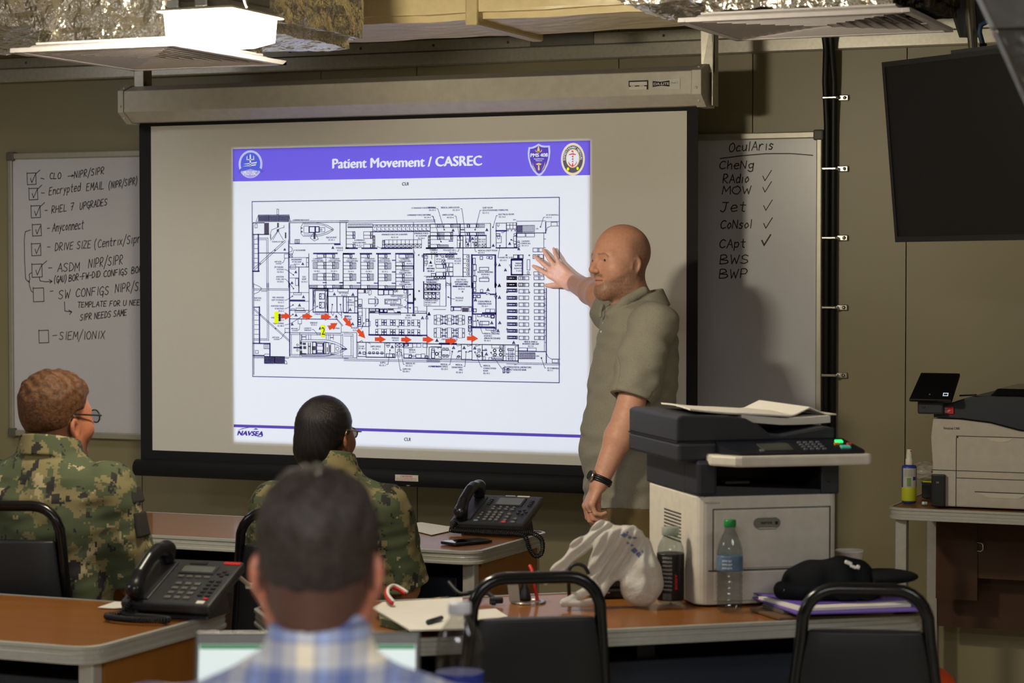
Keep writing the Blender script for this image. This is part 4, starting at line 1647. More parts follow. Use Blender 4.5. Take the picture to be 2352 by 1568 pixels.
plan(790, 650, 6.82, '''
v 215 95 680 2.4
h 0 212 212 2
h 0 466 212 2
v 38 215 466 1.4
v 168 215 466 1.4
r 170 215 210 275
r 170 280 210 370
h 215 95 1090 2
r 218 98 372 154
f 310 105 345 155
l 390 185 390 120 410 108 430 120 425 175 405 188 390 180
r 535 105 620 185 1.6
r 628 110 698 182 1.4
r 700 110 770 182 1.4
r 774 100 985 186
c 800 124 16
c 830 122 12
r 938 108 980 156
v 1000 100 462 2
v 1090 100 470 3.2
h 1000 310 1085 4
d 1036 178 13
d 1038 388 13
l 930 220 960 220 1034 178
l 930 370 960 372 1036 388
l 990 220 950 268 994 288
l 990 336 950 378 994 404
r 385 248 486 322 1.3
l 486 210 530 250 530 325 486 365 486 210
r 500 255 536 320
r 640 252 890 328 1.3
r 650 268 680 312
h 215 394 890
h 390 465 1298 1.6
v 392 395 800 1.6
f 402 440 490 466
k 402 400 490 440 4
r 495 402 548 440 2
f 540 402 556 466
r 562 412 612 455 2
r 626 412 676 455 2
f 688 402 772 425
f 832 440 886 466
r 552 470 888 492
l 772 402 790 460 885 460
r 218 252 284 390
r 234 334 268 366 2
v 285 395 675
v 340 395 675
h 218 678 390 1.5
r 226 450 288 510
r 222 532 262 568 1.6
r 222 572 262 610 1.6
r 222 612 262 652 1.6
d 310 626 12
l 308 630 285 690 268 718
r 346 565 382 598 1.4
r 388 596 412 670
h 392 808 1298 3
h 400 818 1230 1.2
q 560 616 118 100
q 696 618 118 100
q 834 620 118 100
q 970 624 118 100
q 1124 622 118 100
q 560 766 118 100
q 696 766 118 100
q 834 770 118 100
q 970 772 118 100
q 1124 774 118 100
c 520 676 9
c 850 680 9
c 1182 686 9
v 1298 370 945 1.4
l 1298 500 1276 560 1320 560 1298 500
a 1332 480 26
a 1230 546 26
a 98 416 26
a 140 180 26
a 135 640 26
a 756 1000 26
a 250 1090 26
a 1455 900 26
f 1066 488 1124 516
r 1100 375 1152 438
r 1160 440 1284 470
r 1098 240 1120 264 1.6
w 1256 10 1500 112 4 0
w 1256 142 1500 246 4 1
r 1256 250 1500 360 .8
c 1178 124 9
h 200 925 1298 1.6
v 200 780 1175 1.4
h 0 772 198
h 0 796 142
h 0 826 142
v 142 796 1168
v 112 826 1140
h 0 1140 142
h 0 1166 200
r 218 925 345 1150 1.2
r 345 925 638 1160 1.2
r 638 935 805 1165 1.2
r 298 1078 338 1114 1.5
h 345 1096 638
r 388 1076 418 1106 1.4
r 448 1076 478 1106 1.4
r 510 1078 540 1108 1.4
r 580 1080 610 1110 1.4
l 240 920 280 896 292 918
l 345 930 380 930 416 950
r 660 940 718 976
c 690 985 18
r 660 1104 790 1162
b 665 1106 790 1160
d 720 1050 13
d 834 1086 13
d 896 1088 13
v 868 940 1160
x 806 942 930 1004 2
r 842 1036 868 1066
r 872 1036 896 1066
l 822 1145 826 1118 840 1112 850 1145
l 888 1145 892 1118 904 1112 916 1145
r 935 945 1075 1012 1.4
f 1000 950 1015 985
r 945 955 1000 985 1.6
k 1076 948 1204 1004 2
r 1236 952 1308 1006
v 935 945 1170
r 940 1110 1056 1170
r 1018 1128 1056 1170 1.6
r 1064 1132 1120 1152
r 1126 1115 1208 1170
r 1210 1108 1268 1172
r 1272 1140 1314 1174 1.6
h 935 1176 1330 1.6
l 1330 1178 1336 1010 1360 996 1500 996
r 1372 1050 1422 1174 1.2
r 1380 1022 1414 1050
c 1452 1108 22 1.6
h 218 1150 345
h 345 1160 805 1.4
h 0 1190 1500
h 0 1212 1500
T 75 276 52 22 DRY
T 46 312 112 24 STOWAGE
T 58 354 92 22 02-42-1
T 730 214 190 22 CHILLED STOWAGE
T 840 242 80 20 02-34-3
T 692 284 156 24 FOOD SERVICE
T 726 316 92 20 02-32-0
T 722 358 196 22 FREEZER STOWAGE
T 846 388 72 20 02-34-1
T 8 534 102 24 FREEZER
T 20 574 102 24 STOWAGE
T 112 712 116 26 SCULLERY
T 140 750 70 22 02-37-1
T 970 516 68 24 MESS
T 956 554 98 22 02-29-1
T 748 872 108 26 PASSAGE
T 760 906 92 22 02-29-3
T 230 1000 84 24 CG LKR
T 230 1034 96 22 02-40-1
T 416 1004 158 26 SHIP'S OFFICE
T 446 1040 96 22 02-36-1
T 1016 1056 102 26 MEDICAL
T 1020 1090 98 22 02-26-1
T 566 1258 84 26 SUPPO
T 552 1298 98 24 02-35-1
T 966 1268 150 26 MEDICAL WC
T 966 1304 100 24 02-33-1
T 920 1358 128 26 SUPPO WC
T 920 1394 100 24 02-34-1
T 1320 1314 180 24 ADMINISTRAT
T 1272 280 200 22 EMBARKED FORCE
T 1270 314 178 22 WATER CLOSET
T 1272 348 90 22 02-25-1
l 720 1052 690 1270 665 1272
l 898 1090 930 1270 950 1272
l 836 1090 882 1362 902 1362
''')
plan(980, 650, 6.534, '''
v 686 0 460 3
v 698 0 450
h 690 150 880 3
h 955 168 1035 3
l 890 138 950 155 895 175 890 138
v 1034 0 150 1.4
v 1040 150 700 2.4
r 700 0 735 68
r 702 86 738 130 1.4
r 806 96 844 136
l 1034 10 1018 30 1034 55 1050 30 1034 10
l 1014 190 1058 190 1036 240 1014 190
r 702 178 742 218 1.6
r 760 178 804 218 1.6
r 702 386 744 432 1.5
r 884 388 950 438
r 952 390 1022 440
h 840 448 1035 3
h 686 462 1040 2.4
h 690 662 1012 4
h 1012 676 1040 2
r 692 470 738 568
r 694 572 748 655
r 764 470 822 504
r 830 472 860 492
r 870 474 908 510
r 918 474 952 512
r 968 480 1012 522 2.2
r 800 572 934 626 1.4
v 830 580 650
r 888 676 1010 706
r 968 708 996 736
r 1008 708 1030 734
v 362 0 330 2
v 290 0 345 1.4
h 0 345 285
h 362 352 680 1.6
r 364 360 396 416 1.4
r 406 364 518 412 1.3
f 530 368 626 432
r 634 366 672 424
h 100 395 285
v 680 462 930 1.4
r 624 500 672 725
r 630 508 664 550 1.6
r 632 568 666 600
r 632 640 664 672 1.6
r 632 688 664 716
c 655 760 20
q 176 550 120 150
q 342 550 120 150
q 504 552 120 150
q 176 744 120 150
q 342 746 120 150
q 504 748 120 150
r 158 524 196 574 .8
r 324 526 362 574 .8
r 486 526 524 574 .8
h 228 504 290 2
h 396 504 456 2
h 228 602 290 2
h 396 604 456 2
h 228 700 290 2
h 396 706 456 2
h 228 790 290 2
h 396 794 456 2
h 0 910 1378 1.6
h 196 908 440 4
r 0 912 220 1140 1.2
r 220 914 520 1140 1.2
r 520 920 680 1148 1.2
r 680 920 832 1156 1.2
r 832 920 1145 1160 1.4
r 1145 924 1376 1166 1.4
l 450 925 460 942 515 928
l 608 930 614 946 676 930
l 735 930 742 946 800 928
h 36 960 220
v 36 968 1130
r 68 1040 120 1124
r 76 980 112 1040
c 150 1060 22 1.6
r 182 1034 218 1112
r 242 974 272 1006 1.4
r 292 976 322 1008 1.4
r 242 1074 272 1108 1.4
r 292 1076 322 1110 1.4
r 226 1002 348 1088 .8
c 480 1102 16 1.4
r 452 1098 515 1140
r 770 988 802 1022 1.4
r 756 1042 832 1098
c 784 1092 18 1.4
v 834 1040 1092 3
r 848 1100 880 1154
r 932 1116 974 1156
r 976 926 1144 976
r 1092 944 1116 970
c 1020 1010 20 1.8
c 1110 1010 20 1.8
c 1026 1072 20 1.8
c 1110 1072 20 1.8
r 978 1106 1144 1136
r 992 1140 1130 1160
r 1150 940 1172 1016
r 1150 1016 1172 1092
r 1150 1094 1192 1162
r 1218 984 1304 1008 1.5
v 1232 1008 1160
v 1262 1008 1160
v 1288 1008 1160
r 1330 946 1374 1166
h 1330 1020 1374
h 1330 1092 1374
k 1378 1044 1628 1136 22
h 1378 1022 1795 1.8
v 1374 926 1190 1.8
v 1795 80 1195 2
v 1768 60 1020
h 1768 142 1795
h 1768 236 1795
h 1768 330 1795
h 1768 422 1795
h 1768 520 1795
h 1768 614 1795
h 1768 702 1795
h 1768 790 1795
h 1768 890 1795
r 1380 970 1508 1016
r 1515 972 1644 1020
l 1800 1060 1825 1110 1870 1138 1998 1140
r 1884 1142 1972 1196
h 0 1132 680
h 0 1150 1376
h 0 1172 1376
h 1376 1195 1998
h 1200 1212 1998
g 1206 2 1350 44
g 1206 88 1354 132
g 1206 198 1354 244
g 1208 300 1354 344
g 1210 398 1356 444
g 1210 496 1356 538
g 1212 594 1356 638
g 1212 694 1358 738
g 1212 794 1358 836
e 1382 0 1532 50
e 1384 96 1532 150
e 1384 194 1532 248
e 1384 296 1532 350
e 1384 396 1532 450
e 1386 496 1532 550
e 1386 594 1532 648
e 1386 694 1532 748
e 1386 796 1532 848
e 1614 0 1760 50
e 1614 98 1760 152
e 1614 196 1760 250
e 1614 298 1760 350
e 1614 398 1760 450
e 1616 498 1760 550
e 1616 596 1760 648
e 1616 696 1760 748
e 1616 796 1760 848
c 1204 136 9
c 1540 140 9
c 1544 692 9
c 1206 688 9
c 538 128 9
a 1090 40 26
a 1092 216 26
a 732 254 26
a 36 466 26
a 920 100 26
a 976 598 26
a 1096 596 26
a 1070 716 26
a 154 862 26
a 404 970 26
a 562 972 26
a 722 976 26
a 896 1066 26
a 1306 894 26
d 324 210 13
d 766 560 13
d 384 1026 13
d 592 1032 13
d 726 1036 13
d 966 1042 13
d 1722 1124 13
l 326 212 395 238 420 236
l 768 562 836 752 855 756
l 384 1030 350 1220 330 1224
l 592 1036 574 1248 558 1250
l 726 1040 815 1254 830 1256
l 966 1046 1128 1285 1145 1288
l 1722 1128 1772 1272 1790 1274
h 840 1008 900 2
h 640 1020 676 2
h 480 1018 518 2
h 190 962 218 2
r 1146 1270 1168 1346 1.6
r 1206 1278 1232 1346 1.6
T 430 26 184 22 SHIP COMPUTING
T 390 60 260 24 ENVIRONMENTAL ROOM
T 474 98 92 22 02-25-0
T 432 234 118 26 PASSAGE
T 434 270 104 22 02-24-0
T 770 286 200 24 SCRUB & MEDICAL
T 766 322 204 24 STERILIZING ROOM
T 826 356 88 22 02-16-1
T 860 768 232 24 MEDICAL OPERATING
T 860 802 116 22 ROOM NO.2
T 862 838 240 24 (MINOR PROCEDURES)
T 862 872 90 22 02-16-3
T 224 854 235 24 FWD MESS SPACE
T 1462 890 196 24 MEDICAL WARD &
T 1436 922 246 24 INTENSIVE CARE UNIT
T 1520 956 80 22 02-7-0
T 1186 1074 134 22 SMALL ARMS
T 1206 1108 108 22 STORAGE
T 1216 1144 88 22 02-11-1
T 208 1230 104 24 MEDICAL
T 24 1260 290 24 ADMINISTRATIVE OFFICE
T 216 1300 98 24 02-23-1
T 430 1236 106 24 MEDICAL
T 374 1274 164 24 DEPARTMENT
T 484 1312 54 24 OFFICE
T 438 1350 100 24 02-20-3
T 850 1250 104 24 MEDICAL
T 848 1288 190 24 CONSULTATION
T 848 1326 68 24 ROOM
T 850 1364 94 24 02-19-1
T 1160 1270 412 26 BACTERIOLOGICAL LABORATORY,
T 1160 1308 335 26 PHARMACY & BLOOD BANK
T 1160 1342 96 24 02-11-1
T 1810 1288 175 24 02 STAIRWELL
T 1812 1320 78 22 02-7-1
T 1312 1226 36 16 SS73
T 1640 1104 42 22 DN
T 458 1040 30 18 HP
T 614 1042 28 18 HP
T 870 1000 30 18 HP
T 156 984 28 18 HP
''')
# the stairwell end of the plan, beside the pointing hand
plan(940, 310, 4.0205, '''
h 990 795 1260
h 1260 800 1380
v 1260 805 905 2
k 1000 835 1156 894 14
h 990 905 1258 1.6
r 995 908 1070 940
r 1078 908 1156 940
v 1242 908 1300
h 1242 960 1260
h 1242 1040 1260
l 1262 890 1275 855 1310 840 1380 840
r 1310 805 1366 840
d 1212 848 7
l 1212 846 1240 760 1256 758
T 1264 744 116 12 02 STAIRWELL
T 1266 766 48 11 02-7-2
T 1036 986 76 12 LAUNDRY
T 1036 1006 80 12 (MEDICAL)
T 1038 1026 62 11 02-12-2
T 1170 870 20 10 DN
e 1142 1044 1236 1078
e 1142 1104 1236 1140
e 962 1106 1054 1138
e 1150 1262 1240 1294
r 1088 1150 1114 1246
c 1108 1110 5
c 898 1110 5
r 1090 1262 1106 1282
h 950 1290 1120 1.6
g 902 1308 992 1334
e 1010 1306 1104 1336
e 1152 1306 1244 1336
g 902 1366 992 1398
e 1010 1368 1104 1398
e 1152 1368 1244 1398
T 18 680 226 12 12 EMBARKED FORCE BERTHING
''')
PLAN.build('deck_plan', [S_LINE, S_FLOOR], slide, world=True)
NOTES.build('plan_lettering', S_LINE, slide, world=True)
# red route arrows and the yellow number tags
def arrow(x0, y0, x1, y1, w):
    a = SP(x0, y0, 4); b = SP(x1, y1, 4)
    d = Vector((b.x - a.x, 0, b.z - a.z)); L = d.length; d.normalize(); n = Vector((-d.z, 0, d.x))
    ww = w * .0016; hl = ww * 1.05
    P = [a + n * ww * .27, a + d * (L - hl) + n * ww * .27, a + d * (L - hl) + n * ww * .55, b, a + d * (L - hl) - n * ww * .55, a + d * (L - hl) - n * ww * .27, a - n * ww * .27]
    mb = MB(); mb.add([(p.x, ys - .0054, p.z) for p in P], [list(range(7))], False)
    mb.build('route_arrow', S_RED, slide, world=True)
for ar in ((646, 725.5, 669, 725.5), (694.5, 726, 718, 726.5), (737, 727, 761, 727.5), (755, 754, 775, 741.5), (790, 730, 808, 751.5), (821.5, 757, 838.5, 776.5), (861, 778.5, 886, 779), (921.5, 779.5, 945.5, 780), (971, 779, 996, 780), (1023, 782.5, 1049, 783), (1072.5, 776.5, 1098, 777)):
    arrow(*ar, 17)
for x0, y0, x1, y1, s, xt, wt in ((630, 715, 639, 742, '1', 632, 4), (737, 746, 746.3, 773.5, '2', 738, 7.5)):
    a = SP(x0, y0, 4); b = SP(x1, y1, 4)
    tg = flat('number_tag', [[(a.x, a.z), (b.x, a.z), (b.x, b.z), (a.x, b.z)]], S_YEL, slide, 4)
    mb = MB(); stext(mb, s, xt, y0 + 22.5, xt + wt, 17.5, 5); mb.build('tag_number', S_TXT, tg, world=True)
# ------------------------------------------------------------------ handwriting (single-stroke letters, 4 wide x 6 high)
STK = {
'A': '0,0 2,6 4,0;1,2.3 3.2,2.3', 'B': '0,0 0,6 2.6,5.6 3,4.4 .2,3.2 3.3,2.6 3.6,1 2.6,.1 0,0', 'C': '3.6,5 2.4,6 .8,5 0,3 .6,.8 2,0 3.8,.8',
'D': '.2,0 .2,6 2.4,5.4 3.8,3.2 2.8,.8 .2,0', 'E': '3.4,6 .2,5.8 0,0 3.4,.2;0,3.1 2.6,3.2', 'F': '3.4,6 .2,5.8 0,0;0,3.1 2.6,3.2', 'G': '3.6,5 2.2,6 .4,4.6 0,2.6 1.2,.2 3,.4 3.6,2.6 2,2.6;3.6,2.6 3.4,-1.4',
'H': '0,6 0,0;3.4,6 3.4,0;0,3 3.4,3.2', 'I': '1,6 1,0', 'J': '.8,6 3.6,6;2.6,6 2.4,1.2 1.4,0 .2,.8', 'L': '.2,6 0,0 3.2,.2', 'M': '0,0 .4,6 2,2 3.6,6 4,0', 'N': '0,0 .2,6 3.4,.2 3.6,6',
'O': '2,6 .4,4.8 0,2.6 1,.2 2.8,.2 3.8,2.6 3.2,5 2,6', 'P': '.3,0 .2,6 2.8,5.8 3.4,4.4 2.4,3 .2,2.8', 'R': '.2,0 .2,6 2.6,5.8 3.2,4.6 2,3.2 .2,3 3.6,0', 'S': '3.4,5.2 2,6 .4,5 .8,3.6 2.8,2.6 3.2,1 1.8,0 0,.8',
'T': '0,6 4,6;2,6 1.9,0', 'U': '.1,6 .1,1.6 1.2,0 2.8,.4 3.4,2 3.4,6', 'V': '0,6 1.8,0 3.6,6', 'W': '0,6 .9,0 2,4 3.1,0 4,6', 'X': '0,6 3.6,0;3.6,6 0,0', 'Y': '0,6 1.8,3;3.6,6 .8,0', 'Z': '0,6 3.4,5.8 0,.2 3.6,0', 'K': '0,6 0,0;3.2,6 0,3 3.4,0', 'Q': '2,6 0,3 2,0 4,3 2,6;2.6,1.4 4,0',
'a': '3,3.6 1.4,4 .2,2.4 .6,.4 2,.2 3,2 3,3.8 3,0', 'c': '3,3.4 1.6,4 .2,2.4 .8,.2 3,.6', 'd': '3,3 1.4,4 .2,2 1,.1 3,1 3,6.4 3.1,0', 'e': '.4,2 3,2.4 2.4,4 1,3.8 .2,2 1,.1 3,.6', 'g': '3,3.4 1.4,4 .2,2.4 1,.4 3,1.6 3,4 3,-1.4 1.4,-2.2 .2,-1.4',
'h': '.2,6.4 .2,0;.2,2.4 1.8,4 2.8,3 2.9,0', 'i': '.8,4 .8,0', 'l': '.8,6.4 .8,0', 'n': '.3,4 .3,0;.3,2.6 1.8,4 2.8,3.2 2.9,0', 'o': '1.6,4 .2,2.2 1.2,.1 3,1.8 1.6,4', 'p': '.3,4 .2,-2.2;.3,3.2 2.2,4 3,2.4 2,.4 .3,.6', 'r': '.3,4 .3,0;.3,2.4 1.4,4 2.6,3.8', 's': '2.8,3.4 1.4,4 .5,3 2.6,1.4 1.8,.1 .2,.5', 't': '1.4,6 1.4,.6 2.6,.2;.2,4 2.8,4.1', 'u': '.3,4 .4,.8 1.6,.1 2.9,1.4 2.9,4 3,0', 'x': '0,4 2.8,0;2.8,4 0,0', 'y': '.2,4 1.6,1;3,4 .8,-2',
'0': '2,6 .4,4.6 .2,2 1.6,0 3.2,1.6 3.2,4.4 2,6', '1': '1.2,6 1.2,0', '7': '0,6 3.2,6 1.2,0;.8,3 2.8,3', '-': '.3,3 3.2,3.1', '/': '0,-1.6 3,7.4', '(': '1.8,7.2 .4,4.6 .4,1.4 1.8,-1.4', ')': '.4,7.2 1.8,4.6 1.8,1.4 .2,-1.6', '~': '0,3.2 1.2,3.4 2.4,2.4 3.4,2.6',
'>': '0,3 3.4,3;2.2,4.2 3.4,3 2.2,1.8', '4': '2.4,0 2.4,6 0,2 3.4,2'}
def stroke(mb, pts, w, y):
    """a felt-pen line on the board"""
    for a, b in zip(pts[:-1], pts[1:]):
        d = Vector((b[0] - a[0], b[1] - a[1]))
        if d.length < 1e-6: continue
        n = Vector((-d.y, d.x)).normalized() * (w / 2); e = d.normalized() * (w * .35)
        mb.add([(a[0] - e.x + n.x, y, a[1] - e.y + n.y), (a[0] - e.x - n.x, y, a[1] - e.y - n.y), (b[0] + e.x - n.x, y, b[1] + e.y - n.y), (b[0] + e.x + n.x, y, b[1] + e.y + n.y)], [[0, 1, 2, 3]], False)
def curve_pts(P):
    if len(P) < 3: return P
    out = []
    for i in range(len(P) - 1):
        p0 = P[max(i - 1, 0)]; p1 = P[i]; p2 = P[i + 1]; p3 = P[min(i + 2, len(P) - 1)]
        for t_ in (0, .25, .5, .75):
            out.append(tuple(p1[k] + .5 * t_ * ((p2[k] - p0[k]) * .6) + (p2[k] - p1[k]) * (t_ * t_ * (3 - 2 * t_)) * 1.0 - .5 * t_ * t_ * ((p2[k] - p0[k]) * .6) for k in (0, 1)))
    out.append(P[-1]); return out
yb = Y_WALL - .0235
def BP(px, py): p = on_y(px, py, yb); return (p.x, p.z)
rw = random.Random(11)
def hand(mb, s, x0, y0, x1, y1, hpx, w=.0035, slant=.12):
    """written words from (x0,y0) to (x1,y1) on the board"""
    a = BP(x0, y0); b = BP(x1, y1)
    L = math.hypot(b[0] - a[0], b[1] - a[1]); ux = ((b[0] - a[0]) / L, (b[1] - a[1]) / L)
    h = (BP(x0, y0 - hpx)[1] - a[1]) / 6.0
    adv = [(3.0 if c == ' ' else 2.6 if c in 'Iil1' else 4.9 if c.isupper() else 4.2) for c in s]
    k = L / (sum(adv) - .9)
    x = 0.0
    for c, d in zip(s, adv):
        if c in STK:
            for st in STK[c].split(';'):
                P = []
                for q_ in st.split():
                    px_, pz_ = map(float, q_.split(','))
                    px_ += rw.uniform(-.16, .16); pz_ += rw.uniform(-.2, .2)
                    X = (x + px_) * k + pz_ * h * slant; Z = pz_ * h
                    P.append((a[0] + ux[0] * X - 0 * Z, a[1] + ux[1] * X + Z))
                stroke(mb, curve_pts(P) if c in 'BCDGJOPRSUabcdeghnopqrstuy0()~' else P, w, yb)
        x += d
def free(mb, pts, w=.0035, smooth=False):
    P = [BP(*p) for p in pts]
    stroke(mb, curve_pts(P) if smooth else P, w, yb)
M_BOARD = mat('white_board_enamel', (206, 204, 208), 0.28, var=.01)
M_PEN = mat('dark_marker_ink', (32, 26, 30), .5, var=0)
M_PENR = mat('brown_red_marker_ink', (62, 34, 26), .5, var=0)
M_BFRAME = mat('board_frame_aluminium', (176, 172, 158), .4, .5)
def board(x0, x1, z0, z1, label):
    t = root('whiteboard', label, 'whiteboard', ((x0 + x1) / 2, Y_WALL - .012, z0))
    mb = MB(); mb.box2((x0, Y_WALL - .023, z0), (x1, Y_WALL - .002, z1)); mb.build('writing_surface', M_BOARD, t, world=True)
    fw = .022
    for a, b in (((x0 - .004, z0 - .004), (x1 + .004, z0 + fw)), ((x0 - .004, z1 - fw), (x1 + .004, z1 + .004)), ((x0 - .004, z0 + fw), (x0 + fw - .004, z1 - fw)), ((x1 - fw + .004, z0 + fw), (x1 + .004, z1 - fw))):
        mb = MB(); mb.box2((a[0], Y_WALL - .034, a[1]), (b[0], Y_WALL - .001, b[1])); mb.build('frame_rail', M_BFRAME, t, world=True, bevel=.004)
    for x in (x0 + .010, x1 - .010):
        for z in (z0 + .010, z1 - .010):
            mb = MB(); mb.box((x, Y_WALL - .019, z), (.04, .038, .04), bev=.006); mb.build('corner_cap', mat('grey_corner_plastic', (96, 92, 84), .5), t, world=True)
    return t
t = board(-5.962, -4.13, .88, 2.121, 'whiteboard with a handwritten checkbox list, left of the projection screen')
def ink(name, matl, fn, *calls):
    mb = MB()
    for c_ in calls: fn(mb, *c_)
    mb.build(name, matl, t, world=True)
for (x, y, s, tick) in ((62, 398, 20, 1), (66, 433, 20, 1), (71, 473, 21, 1), (74, 516, 20, 1), (72, 560, 21, 1), (73, 607, 23, 1), (76, 662, 24, 0), (89, 759, 22, 0)):
    h_ = s * 1.25
    mb = MB()
    free(mb, [(x, y), (x + s, y - 1), (x + s + 1, y + h_), (x + 1, y + h_ + 1), (x, y - 2)])
    if tick:
        free(mb, [(x + s * .4, y + h_ * .45), (x + s * .55, y + h_ * .85), (x + s * .95, y + h_ * .1)])
        if y < 480 or y > 600: free(mb, [(x + s * .55, y + h_ * .85), (x + s * .95, y + h_ * .1), (x + s * 1.5, y - 8)])
    mb.build('check_box', M_PEN, t, world=True)
for line in ((('~', 93, 414, 101, 414, 8), ('CLO', 114, 411, 140, 410, 14), ('>', 155, 411, 168, 409, 12), ('NIPR/SIPR', 170, 409, 239, 399, 15)),
             (('-', 94, 447, 102, 447, 8), ('Encrypted', 112, 448, 184, 438, 17), ('EMAIL', 198, 438, 239, 434, 17), ('(NIPR/SIPR)', 249, 434, 316, 422, 15)),
             (('-', 102, 487, 109, 487, 8), ('RHEL 7', 118, 490, 168, 482, 16), ('UPGRADES', 183, 481, 246, 471, 15)),
             (('-', 107, 529, 114, 528, 8), ('Anyconnect', 120, 532, 192, 525, 19)),
             (('-', 107, 571, 115, 571, 8), ('DRIVE SIZE', 126, 576, 209, 569, 17), ('(Centrix/Sipr', 216, 570, 322, 556, 18)),
             (('-', 110, 619, 119, 619, 8), ('ASDM', 132, 624, 182, 622, 19), ('NIPR/SIPR', 203, 616, 282, 606, 20)),
             (('(GAU)', 124, 649, 153, 646, 14), ('BOR-FW-DID', 158, 646, 230, 636, 14), ('CONFIGS', 238, 636, 292, 630, 14), ('BOR', 302, 628, 326, 624, 14)),
             (('-', 114, 673, 122, 672, 8), ('SW', 134, 687, 160, 684, 20), ('CONFIGS', 174, 682, 250, 676, 19), ('NIPR/SIPR', 264, 672, 344, 664, 19)),
             (('TEMPLATE FOR U NEED', 178, 706, 330, 700, 12),), (('SIPR NEEDS SAME', 184, 736, 291, 724, 14),),
             (('-', 120, 775, 130, 774, 8), ('SIEM/IONIX', 136, 780, 241, 778, 18))):
    ink('handwritten_line', M_PEN, hand, *line)
ink('pen_arrow', M_PEN, free, ([(148, 693), (149, 714), (164, 716)],), ([(158, 712), (165, 716), (160, 722)],))
ink('pen_bracket', M_PEN, free, ([(70, 528), (58, 532), (56, 560), (57, 610), (59, 640), (66, 645), (68, 648)], .0035, True), ([(72, 626), (67, 630), (69, 640), (66, 645), (69, 660), (72, 668), (76, 671)], .0035, True))
ink('pen_arrow', M_PEN, free, ([(90, 636), (92, 645), (105, 647), (119, 646)],), ([(113, 642), (120, 646), (114, 650)],))
t = board(-4.105, -2.273, .885, 2.130, 'whiteboard with a handwritten name list and ticks, right of the projection screen')
ink('handwritten_title', M_PENR, hand, ('OculAris', 1674, 349, 1776, 343, 20, .004))
ink('pen_rule', M_PENR, free, ([(1654, 364), (1700, 358), (1760, 353), (1820, 353), (1867, 357)], .004, True))
for s, x0, x1, y, hh in (('CheNg', 1652, 1730, 388, 18), ('RAdio', 1660, 1720, 420, 19), ('MOW', 1658, 1724, 446, 18), ('Jet', 1654, 1714, 486, 21), ('CoNsol', 1655, 1727, 525, 19), ('CApt', 1652, 1712, 569, 19), ('BWS', 1653, 1720, 606, 20), ('BWP', 1652, 1718, 639, 20)):
    ink('handwritten_word', M_PENR, hand, (s, x0, y, x1, y - 1, hh, .004))
for x, y, w in ((1752, 404, .0035), (1752, 430, .0035), (1754, 472, .0035), (1754, 513, .004), (1750, 552, .006)):
    ink('tick_mark', M_PENR, free, ([(x, y), (x + 5, y + 11), (x + 20, y - 13)], w))
# ------------------------------------------------------------------ wood and desk parts
def wood(name, c0, c1, rough, ax=(1.0, 14.0, 14.0)):
    k = NT(name)
    co = k.mapping(k.coord(), ax)
    f = k.noise(3.0, 6, .6, co, 1.2)
    f2 = k.noise(1.2, 2, .5, co, .4)
    c = k.mix(f2, k.ramp(f, [(0.3, lin(*c0)), (0.7, lin(*c1))]), lin(*[(a + b) / 2 * .93 for a, b in zip(c0, c1)]))
    k.l(c, k.b.inputs['Base Color']); k.b.inputs['Roughness'].default_value = rough
    k.b.inputs['Coat Weight'].default_value = .3; k.b.inputs['Coat Roughness'].default_value = .08; k.b.inputs['Specular IOR Level'].default_value = .2
    return k.m
M_WOOD = wood('cherry_laminate', (124, 74, 26), (138, 86, 31), .5)
M_WOODP = wood('cherry_end_panel', (140, 90, 36), (150, 98, 42), .4, (14, 14, 1))
M_WALNUT = wood('dark_brown_panel', (66, 42, 26), (76, 50, 32), .45, (1, 14, 14))
M_NAVY = mat('navy_drawer_metal', (30, 38, 52), .5)

def rrect(x0, y0, x1, y1, r, n=6):
    P = []
    for cx, cy, a0 in ((x1 - r, y1 - r, 0), (x0 + r, y1 - r, 90), (x0 + r, y0 + r, 180), (x1 - r, y0 + r, 270)):
        for i in range(n + 1):
            a = R(a0 + 90 * i / n); P.append((cx + r * math.cos(a), cy + r * math.sin(a)))
    return P
def band(mb, loop, prof):
    """sweep an edge profile (outward, height) round a closed loop"""
    n = len(loop); V = []
    for i, (x, y) in enumerate(loop):
        a = Vector((loop[i][0] - loop[i - 1][0], loop[i][1] - loop[i - 1][1])); b = Vector((loop[(i + 1) % n][0] - x, loop[(i + 1) % n][1] - y))
        t = (a.normalized() + b.normalized()).normalized(); nn = Vector((t.y, -t.x))
        for o_, z in prof: V.append((x + nn.x * o_, y + nn.y * o_, z))
    m = len(prof); fs = []
    for i in range(n):
        for k in range(m):
            fs.append([i * m + k, ((i + 1) % n) * m + k, ((i + 1) % n) * m + (k + 1) % m, i * m + (k + 1) % m])
    mb.add(V, fs, False)
